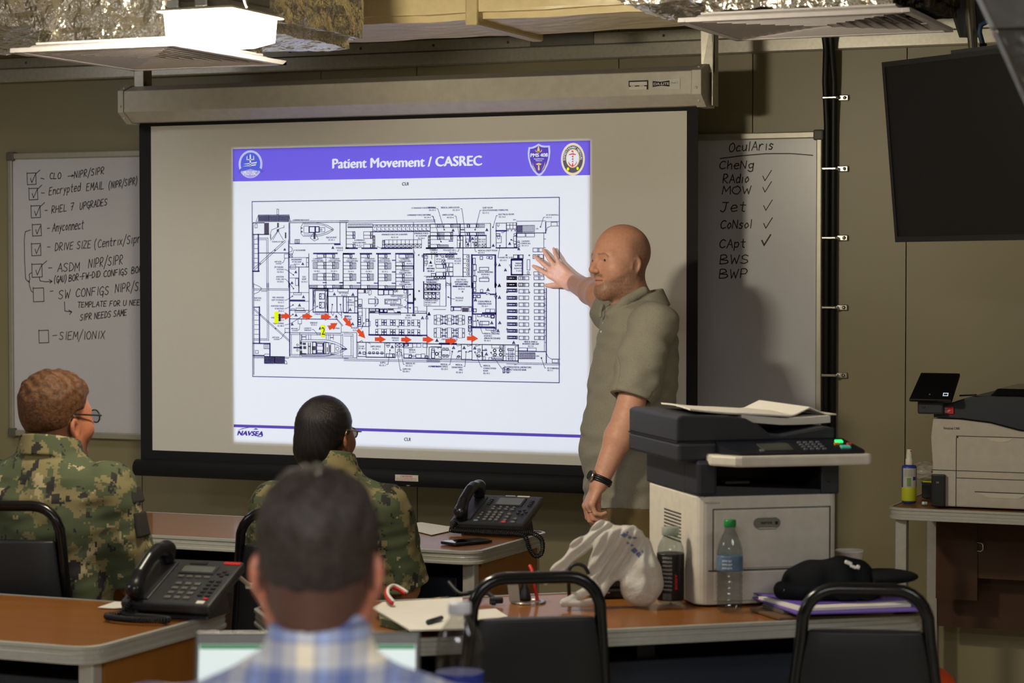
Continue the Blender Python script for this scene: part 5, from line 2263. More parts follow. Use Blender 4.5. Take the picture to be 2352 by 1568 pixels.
def desk(name, label, loc, rz, W, D, H=.75, drawer=True, end_panels=(True, True), cat='desk', wallside=False):
    t = root(name, label, cat, loc, rz)
    lp = rrect(.006, .006, W - .006, D - .006, .06, 8)
    mb = MB(); mb.prism(lp, (0, 0, 0), (1, 0, 0), (0, 1, 0), (0, 0, 1), H - .034, H - .002); mb.build('top', M_WOOD, t)
    mb = MB()
    band(mb, lp, [(-.006, H - .042), (.004, H - .042), (.006, H - .040), (.006, H - .034), (.002, H - .031), (.002, H - .023), (.0035, H - .021), (.002, H - .019), (.002, H - .011), (.006, H - .008), (.006, H - .001), (.003, H), (-.006, H), (-.006, H - .01)])
    o = mb.build('edge_profile', M_ALUP, t)
    for x in (.045, W - .045 - .0):
        for y in (.06, D - .06):
            mb = MB(); mb.box2((x - .02, y - .02, 0.0), (x + .02, y + .02, H - .036)); mb.build('leg', M_ALUP, t, bevel=.004)
    if end_panels[1]:
        mb = MB(); mb.box2((W - .034, .08, .22), (W - .018, D - .08, H - .036)); mb.build('end_panel', M_WOODP, t)
    if end_panels[0]:
        mb = MB(); mb.box2((.018, .08, .22), (.034, D - .08, H - .036)); mb.build('end_panel', M_WOODP, t)
    mb = MB(); mb.box2((.07, D - .09, .3), (W - .07, D - .072, H - .036)); mb.build('modesty_panel', M_WALNUT, t)
    if drawer:
        mb = MB(); mb.box2((.12, .12, H - .19), (W - .12, D - .1, H - .10)); mb.build('drawer_tray', M_NAVY, t, bevel=.004)
    return t
ang = R(39.5)
DESK_A = desk('desk', 'wooden desk with aluminium edge at the lower left, holding a black desk phone', (-4.55, 4.325, 0), 0.0, 4.55 - 2.863, .65)
DESK_B = desk('desk', 'wooden desk with aluminium edge nearest the screen, holding phone, smartphone and papers', (-4.385, 6.275, 0), 0.0, 4.385 - 2.775, .612)
DESK_C = desk('desk', 'angled wooden desk holding the multifunction printer, bottles and plastic bag', (-2.462, 4.555, 0), ang, 1.60, .625)
e0 = on_z(750, 1850, .75)
DESK_E = desk('desk', 'wooden desk in the foreground under the open laptop, in front of the man in plaid', (-2.06, 2.72, 0), YAW, 1.5, .62)
DESK_D = desk('table', 'table against the back wall under the white printer at the right edge', (-1.862, 7.72, 0), 0, 1.75, .62, .785, False, (False, False), 'table')
mb = MB(); mb.box2((.09, .40, .42), (.24, .43, .745)); mb.box2((.24, .41, .5), (1.6, .43, .745)); mb.build('back_panel', M_WALNUT, DESK_D)
mb = MB(); mb.tube([(.235, .395, .60), (.255, .39, .60), (.262, .39, .606), (.262, .39, .624), (.255, .39, .63), (.235, .395, .63)], .003, 6); mb.build('panel_catch', M_STEEL, DESK_D)

# ------------------------------------------------------------------ stacking chairs with an arched tube back
M_VINYL = mat('black_vinyl_upholstery', (20, 21, 25), .48, bump=.1, bscale=120, bdist=.001)
M_TUBE = mat('black_enamel_tube', (12, 12, 15), .22)
def chair(label, loc, rz, H=.89, w0=.148, w1=.172, flare=0.0):
    t = root('stacking_chair', label, 'chair', loc, rz, 'black stacking chairs')
    P = [(-w1 - flare, -.0, .40), (-w1 - flare * .6, -.012, .55)]
    rr = .075
    P.append((-w0 - .004, -.04, H - rr - .05)); P.append((-w0, -.045, H - rr))
    for i in range(1, 7):
        a = math.pi - i / 6 * math.pi / 2
        P.append((-w0 + rr + rr * math.cos(a), -.048, H - rr + rr * math.sin(a) - .012))
    Q = [(-x, y, z) for x, y, z in P[::-1]]
    mb = MB(); mb.tube(P + Q, .0145, 12); mb.build('back_frame', M_TUBE, t)
    # padded back
    mb = MB()
    rows = [(.44, w1 - .006), (.6, w1 - .010), (.72, w0 + .004), (H - .105, w0 - .012)]
    V = []; n = len(rows)
    for z, hw in rows:
        yb_ = -.01 - (z - .44) * .09
        for x in np.linspace(-hw, hw, 9):
            bul = .012 * (1 - (x / hw)**4)
            V.append((x, yb_ - .012 - bul, z))
    for z, hw in rows:
        yb_ = -.01 - (z - .44) * .09
        for x in np.linspace(-hw, hw, 9):
            bul = .016 * (1 - (x / hw)**4)
            V.append((x, yb_ + .012 + bul, z))
    fs = []
    m = 9 * n
    for i in range(n - 1):
        for k in range(8):
            a = i * 9 + k
            fs.append([a, a + 1, a + 10, a + 9]); fs.append([m + a, m + a + 9, m + a + 10, m + a + 1])
        a = i * 9; fs.append([a, a + 9, m + a + 9, m + a]); a += 8; fs.append([a, m + a, m + a + 9, a + 9])
    for k in range(8):
        fs.append([k, m + k, m + k + 1, k + 1]); a = (n - 1) * 9 + k; fs.append([a, a + 1, m + a + 1, m + a])
    mb.add(V, fs, True)
    mb.build('backrest', M_VINYL, t, bevel=.006)
    mb = MB(); mb.box((0, .21, .445), (.40, .40, .06), bev=.025, seg=3); mb.build('seat', M_VINYL, t)
    mb = MB(); mb.tube([(-.185, .01, .405), (-.185, .40, .405), (.185, .40, .405), (.185, .01, .405)], .011, 8, closed=True); mb.build('seat_frame', M_TUBE, t)
    for sx in (-1, 1):
        mb = MB(); mb.tube([(sx * (w1 + flare), .0, .41), (sx * (w1 + .012), -.02, .2), (sx * (w1 + .02), -.05, .0)], .0125, 10); mb.build('leg', M_TUBE, t)
        mb = MB(); mb.tube([(sx * .185, .37, .41), (sx * .19, .40, .2), (sx * .195, .42, .0)], .0125, 10); mb.build('leg', M_TUBE, t)
    return t
def floor_at(px, d, py=1400):
    p = at(px, py, d); return (p.x, p.y, 0)
CH_C = chair('empty black stacking chair in the middle, pushed toward the printer desk', floor_at(1224, 5.22), R(33), .915)
CH_R = chair('empty black stacking chair at lower right, before the black cap', floor_at(1986, 5.1), R(16), .905, .138, .165, .012)
CH_L = chair('black stacking chair at the left edge behind the seated sailor with short hair', floor_at(24, 6.14), R(20), .985)
CH_W = chair('black stacking chair of the dark-haired woman, half hidden by the man in plaid', floor_at(678, 6.5), R(18), .93)
CH_P = chair('stacking chair under the man in the plaid shirt in the foreground', floor_at(735, 2.72), YAW, .84)

# ------------------------------------------------------------------ wall screen hung from the ceiling
tl = at(2027, 143, 7.25)
axx = Vector((.81, -.59, 0)).normalized(); nrm = Vector((-.59, -.81, 0)).normalized()
t = root('television', 'large switched-off black television hanging at the upper right', 'television', tuple(tl))
tilt = R(6)
dn = Vector((0, 0, -1)) * math.cos(tilt) - nrm * math.sin(tilt)
nn = nrm * math.cos(tilt) - Vector((0, 0, 1)) * math.sin(tilt)
TW, TH = 1.02, .578
def tvbox(x0, x1, y0, y1, z0, z1, bev=0):
    mb = MB()
    V = [tl + axx * x + dn * y + nn * z for z in (z0, z1) for x, y in ((x0, y0), (x1, y0), (x1, y1), (x0, y1))]
    mb.add(V, [[0, 1, 2, 3], [7, 6, 5, 4]] + [[k, 4 + k, 4 + (k + 1) % 4, (k + 1) % 4] for k in range(4)], False)
    return mb
bm_ = tvbox(0, TW, 0, .016, -.05, .004)
for b_ in ((0, TW, TH - .018, TH), (0, .013, .016, TH - .018), (TW - .013, TW, .016, TH - .018)):
    q_ = tvbox(*b_, -.05, .004); bm_.add(q_.v, q_.f, False)
bm_.build('bezel', M_BLACK, t, world=True, bevel=.004)
tvbox(.012, TW - .012, .014, TH - .016, -.01, .001).build('display', mat('dark_display_glass', (20, 20, 22), .34, var=0, spec=.35), t, world=True)
tvbox(.06, TW - .06, .04, TH - .04, -.075, -.05).build('back_cover', M_BLACK, t, world=True, bevel=.006)
tvbox(.30, .62, -.012, .02, -.05, -.02).build('mount_rail', M_DARK, t, world=True)
mb = MB()
pa = at(2236, 122, 7.2); pb = at(2228, 20, 7.25)
mb.tube([pa - Vector((0, 0, .06)), pa, pb, Vector((pb.x, pb.y, ZC))], [.014, .014, .02, .02], 10)
mb.build('ceiling_pole', M_STEEL, t, world=True)
mb = MB()
mb.prism([(-.07, 0), (.07, 0), (.03, -.12), (-.03, -.12)], Vector((pb.x, pb.y, pb.z + .03)) , rgt, (0, 0, 1), Vector((fwd.x, fwd.y, 0)).normalized(), -.01, .02); mb.build('pole_gusset', M_DARK, t, world=True)
mb = MB()
mb.tube([at(2258, 118, 7.15), at(2258, 105, 7.15), at(2250, 75, 7.15), at(2252, 58, 7.15), at(2272, 48, 7.15), at(2300, 45, 7.15), at(2330, 20, 7.15), at(2340, -40, 7.15)], .008, 8); mb.build('data_cable', mat('blue_cable', (34, 62, 92), .5), t, world=True)
mb = MB(); mb.cyl(at(2259, 122, 7.15), at(2258, 100, 7.15), .014, .011, 10); mb.build('cable_plug', M_BLACK, t, world=True)
# ------------------------------------------------------------------ multifunction printer on the angled desk
M_PRW = mat('printer_white', (206, 199, 187), .42, bump=.04, bscale=700, bdist=.0005)
M_PRD = mat('printer_charcoal', (40, 42, 50), .42, bump=.04, bscale=700, bdist=.0005)
M_PRDG = mat('printer_gloss_panel', (26, 28, 36), .2)
M_PRW2 = mat('printer_grey_white', (182, 174, 160), .42, bump=.04, bscale=700, bdist=.0005)
M_GAPL = mat('panel_gap_shadow', (60, 56, 52), .8, var=0)
pf = on_z(1601, 1394, .75)
t = root('multifunction_printer', 'white and charcoal multifunction printer on the angled desk', 'printer', tuple(pf), R(37))
PRN = t
W, D, H = .385, .43, .282
def rr4(x0, y0, x1, y1, r): return rrect(x0, y0, x1, y1, r, 6)
mb = MB(); mb.prism(rr4(0, 0, W, D, .035), (0, 0, .004), (1, 0, 0), (0, 1, 0), (0, 0, 1), 0, H - .006); mb.build('base', M_PRW, t, bevel=.003)
mb = MB()
for x in (.05, W - .05):
    for y in (.05, D - .05): mb.cyl((x, y, 0), (x, y, .006), .016, n=12)
mb.build('foot', M_RUBBER, t)
mb = MB(); mb.box2((.045, -.0035, .095), (W - .028, .01, .245), bev=.003); dr = mb.build('front_door', M_PRW, t)
mb = MB(); mb.box2((.041, -.0012, .093), (.0435, .01, .247)); mb.box2((W - .0265, -.0012, .093), (W - .024, .01, .247)); mb.box2((.041, -.0012, .2465), (W - .024, .01, .249)); mb.build('door_gap', M_GAPL, t)
mb = MB(); mb.box2((.03, -.002, .0895), (W - .004, .01, .0925)); mb.build('tray_gap', M_GAPL, t)
mb = MB(); mb.box2((.045, -.0035, .012), (W - .028, .01, .088), bev=.003); mb.build('paper_tray', M_PRW, t)
# oval badge
mb = MB(); mb.prism(rrect(.150, .197, .222, .223, .0125, 6), (0, -.0045, 0), (1, 0, 0), (0, 0, 1), (0, -1, 0), -.004, .002); bd = mb.build('door_latch', mat('grey_badge', (120, 116, 110), .4), t)
mb = MB(); mb.box2((.161, -.008, .2225), (.210, -.0035, .2255), bev=.001); mb.box2((.161, -.008, .195), (.210, -.0035, .198), bev=.001); mb.build('chrome_bar', M_STEEL, bd)
mb = MB(); letter(mb, 'xerox', (.168, -.0068, .2075), ex, ez, .013, .0006, width=.032); mb.cyl((.211, -.006, .21), (.211, -.0075, .21), .0045, n=12); mb.build('badge_text', M_INK, bd)
mb = MB(); letter(mb, 'WorkCentre', (.02, -.0008, .262), ex, ez, .008, 0, width=.04); mb.build('model_text', mat('grey_print', (120, 116, 110), .6), t)
# vents on the left side
mb = MB()
for i in range(9): mb.box2((-.0012, .13, .15 + i * .009), (.002, .27, .1535 + i * .009))
mb.build('side_vent', M_GAPL, t)
# charcoal mid section with the output bay
zt = H
mb = MB()
mb.box2((.0, .10, zt), (.06, D, zt + .093), bev=.004); mb.box2((.0, .0, zt - .002), (.055, .11, zt + .090), bev=.01)
mb.box2((W - .05, .0, zt - .002), (W, D, zt + .093), bev=.004)
mb.box2((.05, D - .14, zt), (W - .045, D - .01, zt + .093))
mb.prism([(.02, .0), (W - .02, 0), (W - .02, .012), (.02, .03)], (0, .0, zt - .004), (1, 0, 0), (0, 0, 1), (0, 1, 0), .004, .3)
mb.build('output_bay', M_PRD, t)
mb = MB(); mb.box2((.075, .0, zt + .03), (.14, .12, zt + .036)); mb.ball((W - .03, -.002, zt + .03), (.004, .003, .002), 8, 6); mb.build('paper_stop', M_PRDG, t)
# scanner
zs = zt + .090
mb = MB(); mb.box2((-.045, .02, zs - .005), (W + .0, D + .02, zs + .044), bev=.008); mb.build('scanner', M_PRD, t)
mb = MB()
lid = [(-.045, 0), (W, 0), (W, .030), (W - .03, .032), (.235, .014), (.205, .018), (.175, .040), (.14, .058), (.10, .064), (-.03, .068), (-.045, .062)]
mb.prism(lid, (0, 0, zs + .046), (1, 0, 0), (0, 0, 1), (0, 1, 0), .03, D + .015); mb.build('document_feeder', M_PRD, t, bevel=.005)
mb = MB(); mb.box2((-.046, .028, zs + .043), (W + .001, D + .016, zs + .047)); mb.build('lid_gap', M_INK, t)
# control panel with a white lip
mb = MB()
cp = [(-.012, -.075), (.05, -.085), (W - .0, -.10), (W + .045, -.10), (W + .055, -.085), (W + .03, .03), (-.012, .03)]
cp = [(.03, .03), (.03, -.02), (.075, -.075), (.09, -.082), (W + .045, -.088), (W + .058, -.075), (W + .058, -.06), (W + .03, .03)]
mb.prism(cp, (0, 0, zs - .012), (1, 0, 0), (0, 1, 0), (0, 0, 1), 0, .028)
lip = mb.build('control_lip', M_PRW, t, bevel=.006)
mb = MB()
V = []
cpi = [(.055, .03), (.058, -.01), (.092, -.062), (.1, -.066), (W + .036, -.072), (W + .044, -.062), (W + .044, -.05), (W + .02, .03)]
for x, y in cpi: V.append((x, y, zs + .0165))
for x, y in cpi: V.append((x, y, zs + .020 + (y + .072) * .28))
n_ = len(cpi)
mb.add(V, [list(range(n_))[::-1], list(range(n_, 2 * n_))] + [[k, (k + 1) % n_, n_ + (k + 1) % n_, n_ + k] for k in range(n_)], False)
pan = mb.build('control_panel', M_PRDG, t)
def on_panel(x, y, w, d, h=.004):
    mb = MB(); zc_ = zs + .020 + (y + .072) * .28
    mb.M = Matrix.Translation((x, y, zc_)) @ Matrix.Rotation(math.atan(.28), 4, 'X')
    mb.box((0, 0, 0), (w, d, h), bev=min(.002, h * .4)); return mb
on_panel(.20, -.025, .085, .05).build('display', mat('grey_lcd', (64, 66, 62), .25), pan)
M_KEYP = mat('grey_keys', (92, 94, 100), .45)
for i in range(4):
    for j in range(4): on_panel(.275 + i * .017, -.045 + j * .016, .011, .008, .006).build('key', M_KEYP, pan)
on_panel(.155, -.05, .012, .012, .006).build('key', M_KEYP, pan)
on_panel(W - .0, .005, .02, .013, .008).build('power_button', mat('lit_green_button', (60, 220, 110), .4, var=0, emit=(40, 255, 120), estr=1.6), pan)
on_panel(W + .002, -.035, .026, .016, .008).build('start_button', mat('teal_button', (90, 180, 160), .4, emit=(90, 190, 160), estr=.15), pan)
on_panel(W - .012, -.012, .015, .010, .008).build('reset_button', mat('amber_button', (214, 140, 40), .4), pan)
on_panel(W + .02, -.016, .013, .010, .008).build('stop_button', mat('red_button', (190, 60, 50), .4), pan)
# ------------------------------------------------------------------ sheets of paper lying on the feeder
M_PAPER = mat('office_paper', (220, 215, 206), .75, var=.02)
M_PAPER2 = mat('slightly_grey_paper', (196, 188, 172), .75, var=.02)
def sheet(name, label, parent_root, cx, cy, z, w, l, rz, th, curl, matl, group=None, cat='paper', nx=14, ny=8):
    p = Matrix.Translation(parent_root.location) @ Matrix.Rotation(parent_root.rotation_euler.z, 4, 'Z') @ Vector((cx, cy, z))
    t_ = bpy.data.objects.new(name, None)
    V = []
    for s_ in (0, 1):
        for i in range(nx + 1):
            for j in range(ny + 1):
                u = i / nx - .5; v_ = j / ny - .5
                V.append((u * w, v_ * l, curl(u, v_) + s_ * th))
    m = (nx + 1) * (ny + 1); fs = []
    for i in range(nx):
        for j in range(ny):
            a = i * (ny + 1) + j
            fs.append([a, a + 1, a + ny + 2, a + ny + 1]); fs.append([m + a, m + a + ny + 1, m + a + ny + 2, m + a + 1])
    for i in range(nx):
        a = i * (ny + 1); b = a + ny + 1; fs.append([a, b, m + b, m + a]); a += ny; b += ny; fs.append([a, m + a, m + b, b])
    for j in range(ny):
        fs.append([j, m + j, m + j + 1, j + 1]); a = nx * (ny + 1) + j; fs.append([a, a + 1, m + a + 1, m + a])
    mb = MB(); mb.add(V, fs, False)
    o = mb.build(name, matl)
    o.location = p; o.rotation_euler = (0, 0, parent_root.rotation_euler.z + rz)
    tag(o, label, cat, group)
    return o
ztop = zs + .046
sheet('paper_stack', 'thick ream of white sheets lying on the printer feeder, lowest of the papers there', PRN, .262, .23, ztop + .036, .25, .30, R(3), .018, lambda u, v: .012 * max(0, -u * 2 - .1) + .006 * max(0, u * 2 - .4), M_PAPER)
sheet('paper_sheets', 'curled white sheets at the left of the papers on the printer feeder', PRN, .150, .22, ztop + .067, .27, .29, R(-3), .004, lambda u, v: .012 * max(0, -u * 2)**1.5 - .008 * max(0, u * 2) + .002 * math.cos(v * 5), M_PAPER)
sheet('paper_sheets', 'peaked loose sheets at the right of the papers on the printer feeder', PRN, .325, .24, ztop + .059, .16, .27, R(9), .003, lambda u, v: .020 * max(0, 1 - abs(u) * 3.2) + .004 * v, M_PAPER)

# ------------------------------------------------------------------ white printer on the wall table
pz = .785
c0 = on_y(2141, 1160, 7.80)
t = root('laser_printer', 'white laser printer with tilted black touch screen on the wall table at right', 'printer', (c0.x, 7.79, pz), 0)
W2, D2 = .43, .48
mb = MB()
mb.prism([(0, 0), (W2, 0), (W2, .255), (.30, .268), (.2, .292), (.1, .302), (.003, .304), (-.004, .24), (.003, .14)], (0, 0, .004), (1, 0, 0), (0, 0, 1), (0, 1, 0), 0.0, D2); mb.build('body', M_PRW2, t, bevel=.005)
mb = MB()
mb.prism([(.003, .308), (.1, .306), (.2, .296), (.3, .272), (W2, .259), (W2, .385), (.14, .385), (.10, .372), (.03, .348), (.006, .33)], (0, 0, .004), (1, 0, 0), (0, 0, 1), (0, 1, 0), 0.004, D2 - .004); mb.build('scanner_top', M_PRD, t, bevel=.004)
mb = MB()
mb.prism([(.19, .385), (W2, .385), (W2, .41), (.215, .41)], (0, 0, .004), (1, 0, 0), (0, 0, 1), (0, 1, 0), 0.05, D2 - .05); mb.build('feeder', M_BLACKG, t, bevel=.004)
def line2(mb, x0, z0, x1, z1, w=.0022):
    mb.box2((x0 - w / 2, -.0012, z0 - w / 2), (x1 + w / 2, .004, z1 + w / 2))
mb = MB(); line2(mb, .085, .005, .085, .243); line2(mb, .092, .25, W2, .25); line2(mb, .0, .130, W2, .130); line2(mb, .085, .105, W2, .105); line2(mb, .086, .244, .091, .250)
mb.build('panel_seams', M_GAPL, t)
mb = MB(); mb.prism([(.19, .247), (.28, .247), (.265, .236), (.235, .232), (.205, .236)], (0, -.0015, .0), (1, 0, 0), (0, 0, 1), (0, 1, 0), 0, .004); mb.build('door_grip', M_PAPER2, t)
mb = MB(); mb.prism([(.15, .058), (.33, .058), (.30, .040), (.20, .040)], (0, -.0015, .0), (1, 0, 0), (0, 0, 1), (0, 1, 0), 0, .004); mb.mi = 1; mb.box2((.15, -.003, .058), (.33, .002, .0605)); mb.build('tray_grip', [M_PAPER2, M_GAPL], t)
mb = MB(); letter(mb, 'VersaLink C400', (.04, -.0015, .272), ex, ez, .012, .0002, width=.056); mb.build('model_text', mat('dark_grey_print', (84, 80, 76), .6), t)
mb = MB(); mb.box2((.003, -.022, .004), (.05, -.001, .116), bev=.004); cr = mb.build('card_reader', M_BLACK, t)
mb = MB(); mb.box2((.021, -.0235, .085), (.031, -.0215, .092)); mb.build('indicator', M_STEEL, cr)
mb = MB(); mb.box2((-.045, -.03, .325), (.045, .12, .372), bev=.006); br = mb.build('touch_panel_base', M_PRD, t)
mb = MB(); mb.box2((-.03, -.0315, .345), (-.018, -.029, .351)); mb.build('usb_port', M_INK, br)
# tilted panel
mb = MB(); mb.M = Matrix.Translation((.012, -.03, .418)) @ Matrix.Rotation(R(-38), 4, 'X') @ Matrix.Rotation(R(0), 4, 'Y')
mb.prism([(-.078, -.058), (.070, -.058), (.084, .058), (-.052, .058)], (0, 0, 0), (1, 0, 0), (0, 0, 1), (0, 1, 0), -.006, .008); tp = mb.build('touch_panel', M_BLACKG, t, bevel=.003)
mb = MB(); mb.M = Matrix.Translation((.012, -.03, .418)) @ Matrix.Rotation(R(-38), 4, 'X')
M_GLOW = mat('lit_home_icon', (200, 215, 230), .4, var=0, emit=(205, 220, 235), estr=.55)
for a_, b_ in (((.038, -.040), (.056, -.0375)), ((.038, -.030), (.056, -.0275)), ((.038, -.040), (.0405, -.0275)), ((.0535, -.040), (.056, -.0275))): mb.box2((a_[0], -.0075, a_[1]), (b_[0], -.0058, b_[1]))
mb.build('home_icon', M_GLOW, tp)
mb = MB(); mb.M = Matrix.Translation((.012, -.03, .418)) @ Matrix.Rotation(R(-38), 4, 'X'); mb.cyl((-.008, -.0058, -.035), (-.008, -.0075, -.035), .003, n=10); mb.build('sensor_dot', M_KEYP, tp)
# red notice
mb = MB(); mb.box2((.012, -.0015, .326), (.075, .006, .350)); rl = mb.build('red_notice', mat('red_label', (190, 24, 26), .5), t)
mb = MB(); letter(mb, 'NOTICE', (.043, -.0028, .3415), ex, ez, .007, .0004, 'CENTER', width=.022)
for i in range(3): mb.box2((.022, -.0025, .337 - i * .0035), (.064 - i * .004, -.0018, .3385 - i * .0035))
mb.build('notice_text', M_STICK, rl)
mb = MB(); mb.tube([(.09, .03, .388), (.135, .0, .392), (.155, -.01, .394)], .003, 6); mb.build('tray_wire', M_BLACK, t)
# ------------------------------------------------------------------ people: shared anatomy
def frame(o, f, up=(0, 0, 1), s=1.0):
    f = Vector(f).normalized(); r = f.cross(Vector(up)).normalized(); u = r.cross(f)
    m = Matrix.Identity(4)
    for i in range(3): m[i][0] = r[i] * s; m[i][1] = f[i] * s; m[i][2] = u[i] * s; m[i][3] = o[i]
    return m
def frame3(o, x, y, z, s=1.0):
    m = Matrix.Identity(4)
    for i in range(3): m[i][0] = x[i] * s; m[i][1] = y[i] * s; m[i][2] = z[i] * s; m[i][3] = o[i]
    return m
def sstep(x, a, b):
    t = np.clip((x - a) / (b - a), 0, 1); return t * t * (3 - 2 * t)
def cranium(q, o=0.0): return q.ell((0, -.012, .030), (.0765 + o, .0975 + o, .089 + o))
def head_sdf(g, M, s=1.0, fat=0.0, ear_out=0.0):
    q = g.T(M); qa = G(np.abs(q.x), q.y, q.z)
    d = cranium(q)
    d = smin(d, q.ell((0, .022, -.035), (.062 + fat, .068, .085)), .05)
    d = smin(d, qa.cap((.046, .004, -.066), (.012, .064, -.098), .026 + fat, .022), .03)
    d = smin(d, qa.cap((0, .084, .023), (.042, .067, .019), .0125, .011), .016)
    d = smin(d, qa.sph((.046, .052, -.028), .026), .03)
    d = sub(d, qa.ell((.033, .102, .001), (.021, .022, .0135)), .009)
    d = smin(d, q.cap((0, .088, .012), (0, .111, -.027), .0070, .0096), .010)
    d = smin(d, q.sph((0, .1095, -.0300), .0102), .007)
    d = smin(d, qa.sph((.0115, .100, -.0325), .0078), .007)
    d = sub(d, qa.sph((.0065, .108, -.0415), .0034), .002)
    d = smin(d, qa.sph((.032, .0715, .001), .0135), .003)
    d = smin(d, qa.cap((.019, .083, .0085), (.046, .074, .005), .0048, .0035), .005)
    d = smin(d, qa.cap((.020, .082, -.008), (.044, .075, -.006), .0036, .003), .006)
    d = smin(d, qa.cap((0, .0935, -.057), (.022, .080, -.062), .0052, .0026), .007)
    d = smin(d, qa.cap((0, .0915, -.071), (.018, .081, -.067), .0060, .003), .007)
    d = sub(d, qa.cap((0, .103, -.0635), (.025, .086, -.0645), .0026, .0018), .003)
    d = smin(d, q.sph((0, .070, -.103), .020 + fat * .5), .025)
    # ears: leaned-out shell with a hollow
    e = G(qa.x - (.078 + ear_out) - .30 * np.clip(-.018 - q.y, -.02, .03), q.y + .010 + .16 * q.z, q.z + .020)
    ear = e.ell((0, 0, .003), (.0105, .0185, .030))
    ear = smin(ear, e.ell((-.003, .006, -.026), (.008, .010, .010)), .008)
    ear = sub(ear, e.ell((.011, .0035, .003), (.0095, .0115, .021)), .003)
    ear = smin(ear, e.cap((.001, .013, -.006), (.001, .013, .004), .004, .004), .004)
    d = smin(d, ear, .007)
    return d * s
def hand_sdf(g, M, s=1.0, curl=((10, 15, 10),) * 4, splay=(8, 0, -6, -14), thumb=(35, -4)):
    q = g.T(M)
    kn = [(.031, .093), (.010, .098), (-.011, .093), (-.030, .083)]
    d = None
    for x, y in kn:
        c = q.cap((x * .55, .0, 0), (x, y, 0), .0175, .0125)
        d = c if d is None else smin(d, c, .012)
    L = [(.044, .027, .021), (.048, .031, .022), (.045, .028, .021), (.035, .021, .019)]
    fing = None
    for i, (x, y) in enumerate(kn):
        p = Vector((x, y, 0)); a = R(splay[i]); th = 0
        rr = [.0105, .0094, .0082, .0068]
        if i == 3: rr = [r_ * .87 for r_ in rr]
        f = None
        for j in range(3):
            th += R(curl[i][j])
            p2 = p + Vector((math.sin(a) * math.cos(th), math.cos(a) * math.cos(th), -math.sin(th))) * L[i][j]
            c = q.cap(p, p2, rr[j], rr[j + 1])
            f = c if f is None else smin(f, c, .003)
            p = p2
        fing = f if fing is None else np.minimum(fing, f)
    d = smin(d, fing, .007)
    a = R(thumb[0]); b = R(thumb[1])
    p = Vector((.016, .020, -.004)); t = None
    for l_, r0, r1, da in ((.040, .0175, .0135, 0), (.032, .0125, .0108, -.12), (.026, .0106, .0082, -.25)):
        a2 = a + da
        p2 = p + Vector((math.sin(a2), math.cos(a2) * math.cos(b), math.sin(b))) * l_
        c = q.cap(p, p2, r0, r1); t = c if t is None else smin(t, c, .004); p = p2
    return smin(d, t, .012) * s
def tinted(name, rough=.5, bump=.15, bscale=220.0, spec=.4, sss=0.0):
    k = NT(name)
    a = k.n('ShaderNodeAttribute', attribute_name='tint')
    f = k.noise(90, 4)
    c = k.mix(.10, a.outputs['Color'], k.ramp(f, [(.3, (.0, .0, .0)), (.7, (1, .9, .8))]), 'OVERLAY')
    k.l(c, k.b.inputs['Base Color'])
    k.b.inputs['Roughness'].default_value = rough; k.b.inputs['Specular IOR Level'].default_value = spec
    if sss: k.b.inputs['Subsurface Weight'].default_value = sss; k.b.inputs['Subsurface Radius'].default_value = (.01, .004, .002)
    k.bump(k.noise(bscale, 3), bump, .0015)
    return k.m
M_SKIN = tinted('skin', .46)
def mixc(c, b, m): return c * (1 - m[:, None]) + np.array(b[:3])[None] * m[:, None]
def base_tint(g, col): return np.tile(np.array(lin(*col)[:3]), (len(g.x), 1))
def hair_material(name, c0, c1, rough=.5, stretch=(60, 60, 8)):
    k = NT(name)
    f = k.noise(4.0, 5, .65, k.mapping(k.coord(), stretch))
    k.l(k.ramp(f, [(.3, lin(*c0)), (.72, lin(*c1))]), k.b.inputs['Base Color'])
    k.b.inputs['Roughness'].default_value = rough
    k.b.inputs['Specular IOR Level'].default_value = .35
    k.bump(f, .7, .004)
    return k.m
def cloth_material(name, c0, c1, scale=420, rough=.9, bump=.25):
    k = NT(name)
    f = k.noise(scale, 3, .6)
    f2 = k.noise(40, 3)
    k.l(k.mix(k.math('MULTIPLY', f2, .3), k.ramp(f, [(.3, lin(*c0)), (.7, lin(*c1))]), lin(*c0)), k.b.inputs['Base Color'])
    k.b.inputs['Roughness'].default_value = rough; k.b.inputs['Sheen Weight'].default_value = .04
    k.bump(f, bump, .0015)
    return k.m
def camo_material():
    k = NT('woodland_digital_camouflage')
    co = k.coord()
    def snap(cell):
        x = k.n('ShaderNodeVectorMath', operation='SNAP'); k.l(co, x.inputs[0]); x.inputs[1].default_value = (cell, cell, cell); return x.outputs[0]
    v = snap(.0055)
    n1 = k.noise(11, 5, .62, v); n2 = k.noise(14, 5, .6, k.mapping(v, (1, 1, 1), (0, 0, 0), (3.1, 7.7, 1.3)))
    n3 = k.noise(17, 5, .6, k.mapping(v, (1.3, 1.3, .8), (0, 0, 0), (9.1, 2.7, 5.3)))
    c = k.ramp(n1, [(0.0, lin(122, 112, 76)), (.47, lin(74, 82, 56))], 'CONSTANT')
    c = k.mix(k.ramp(n2, [(0, (0, 0, 0)), (.60, (1, 1, 1))], 'CONSTANT'), c, lin(160, 146, 112))
    c = k.mix(k.ramp(n3, [(0, (0, 0, 0)), (.575, (1, 1, 1))], 'CONSTANT'), c, lin(38, 34, 34))
    k.l(c, k.b.inputs['Base Color']); k.b.inputs['Roughness'].default_value = .9
    k.bump(k.noise(500, 2), .2, .001)
    return k.m
M_CAMO = camo_material()
M_KHAKI = cloth_material('khaki_twill', (112, 94, 60), (124, 104, 68))
M_SHOE = mat('dark_brown_leather', (46, 34, 26), .4)
M_BOOT = mat('tan_boot_leather', (120, 96, 66), .6)

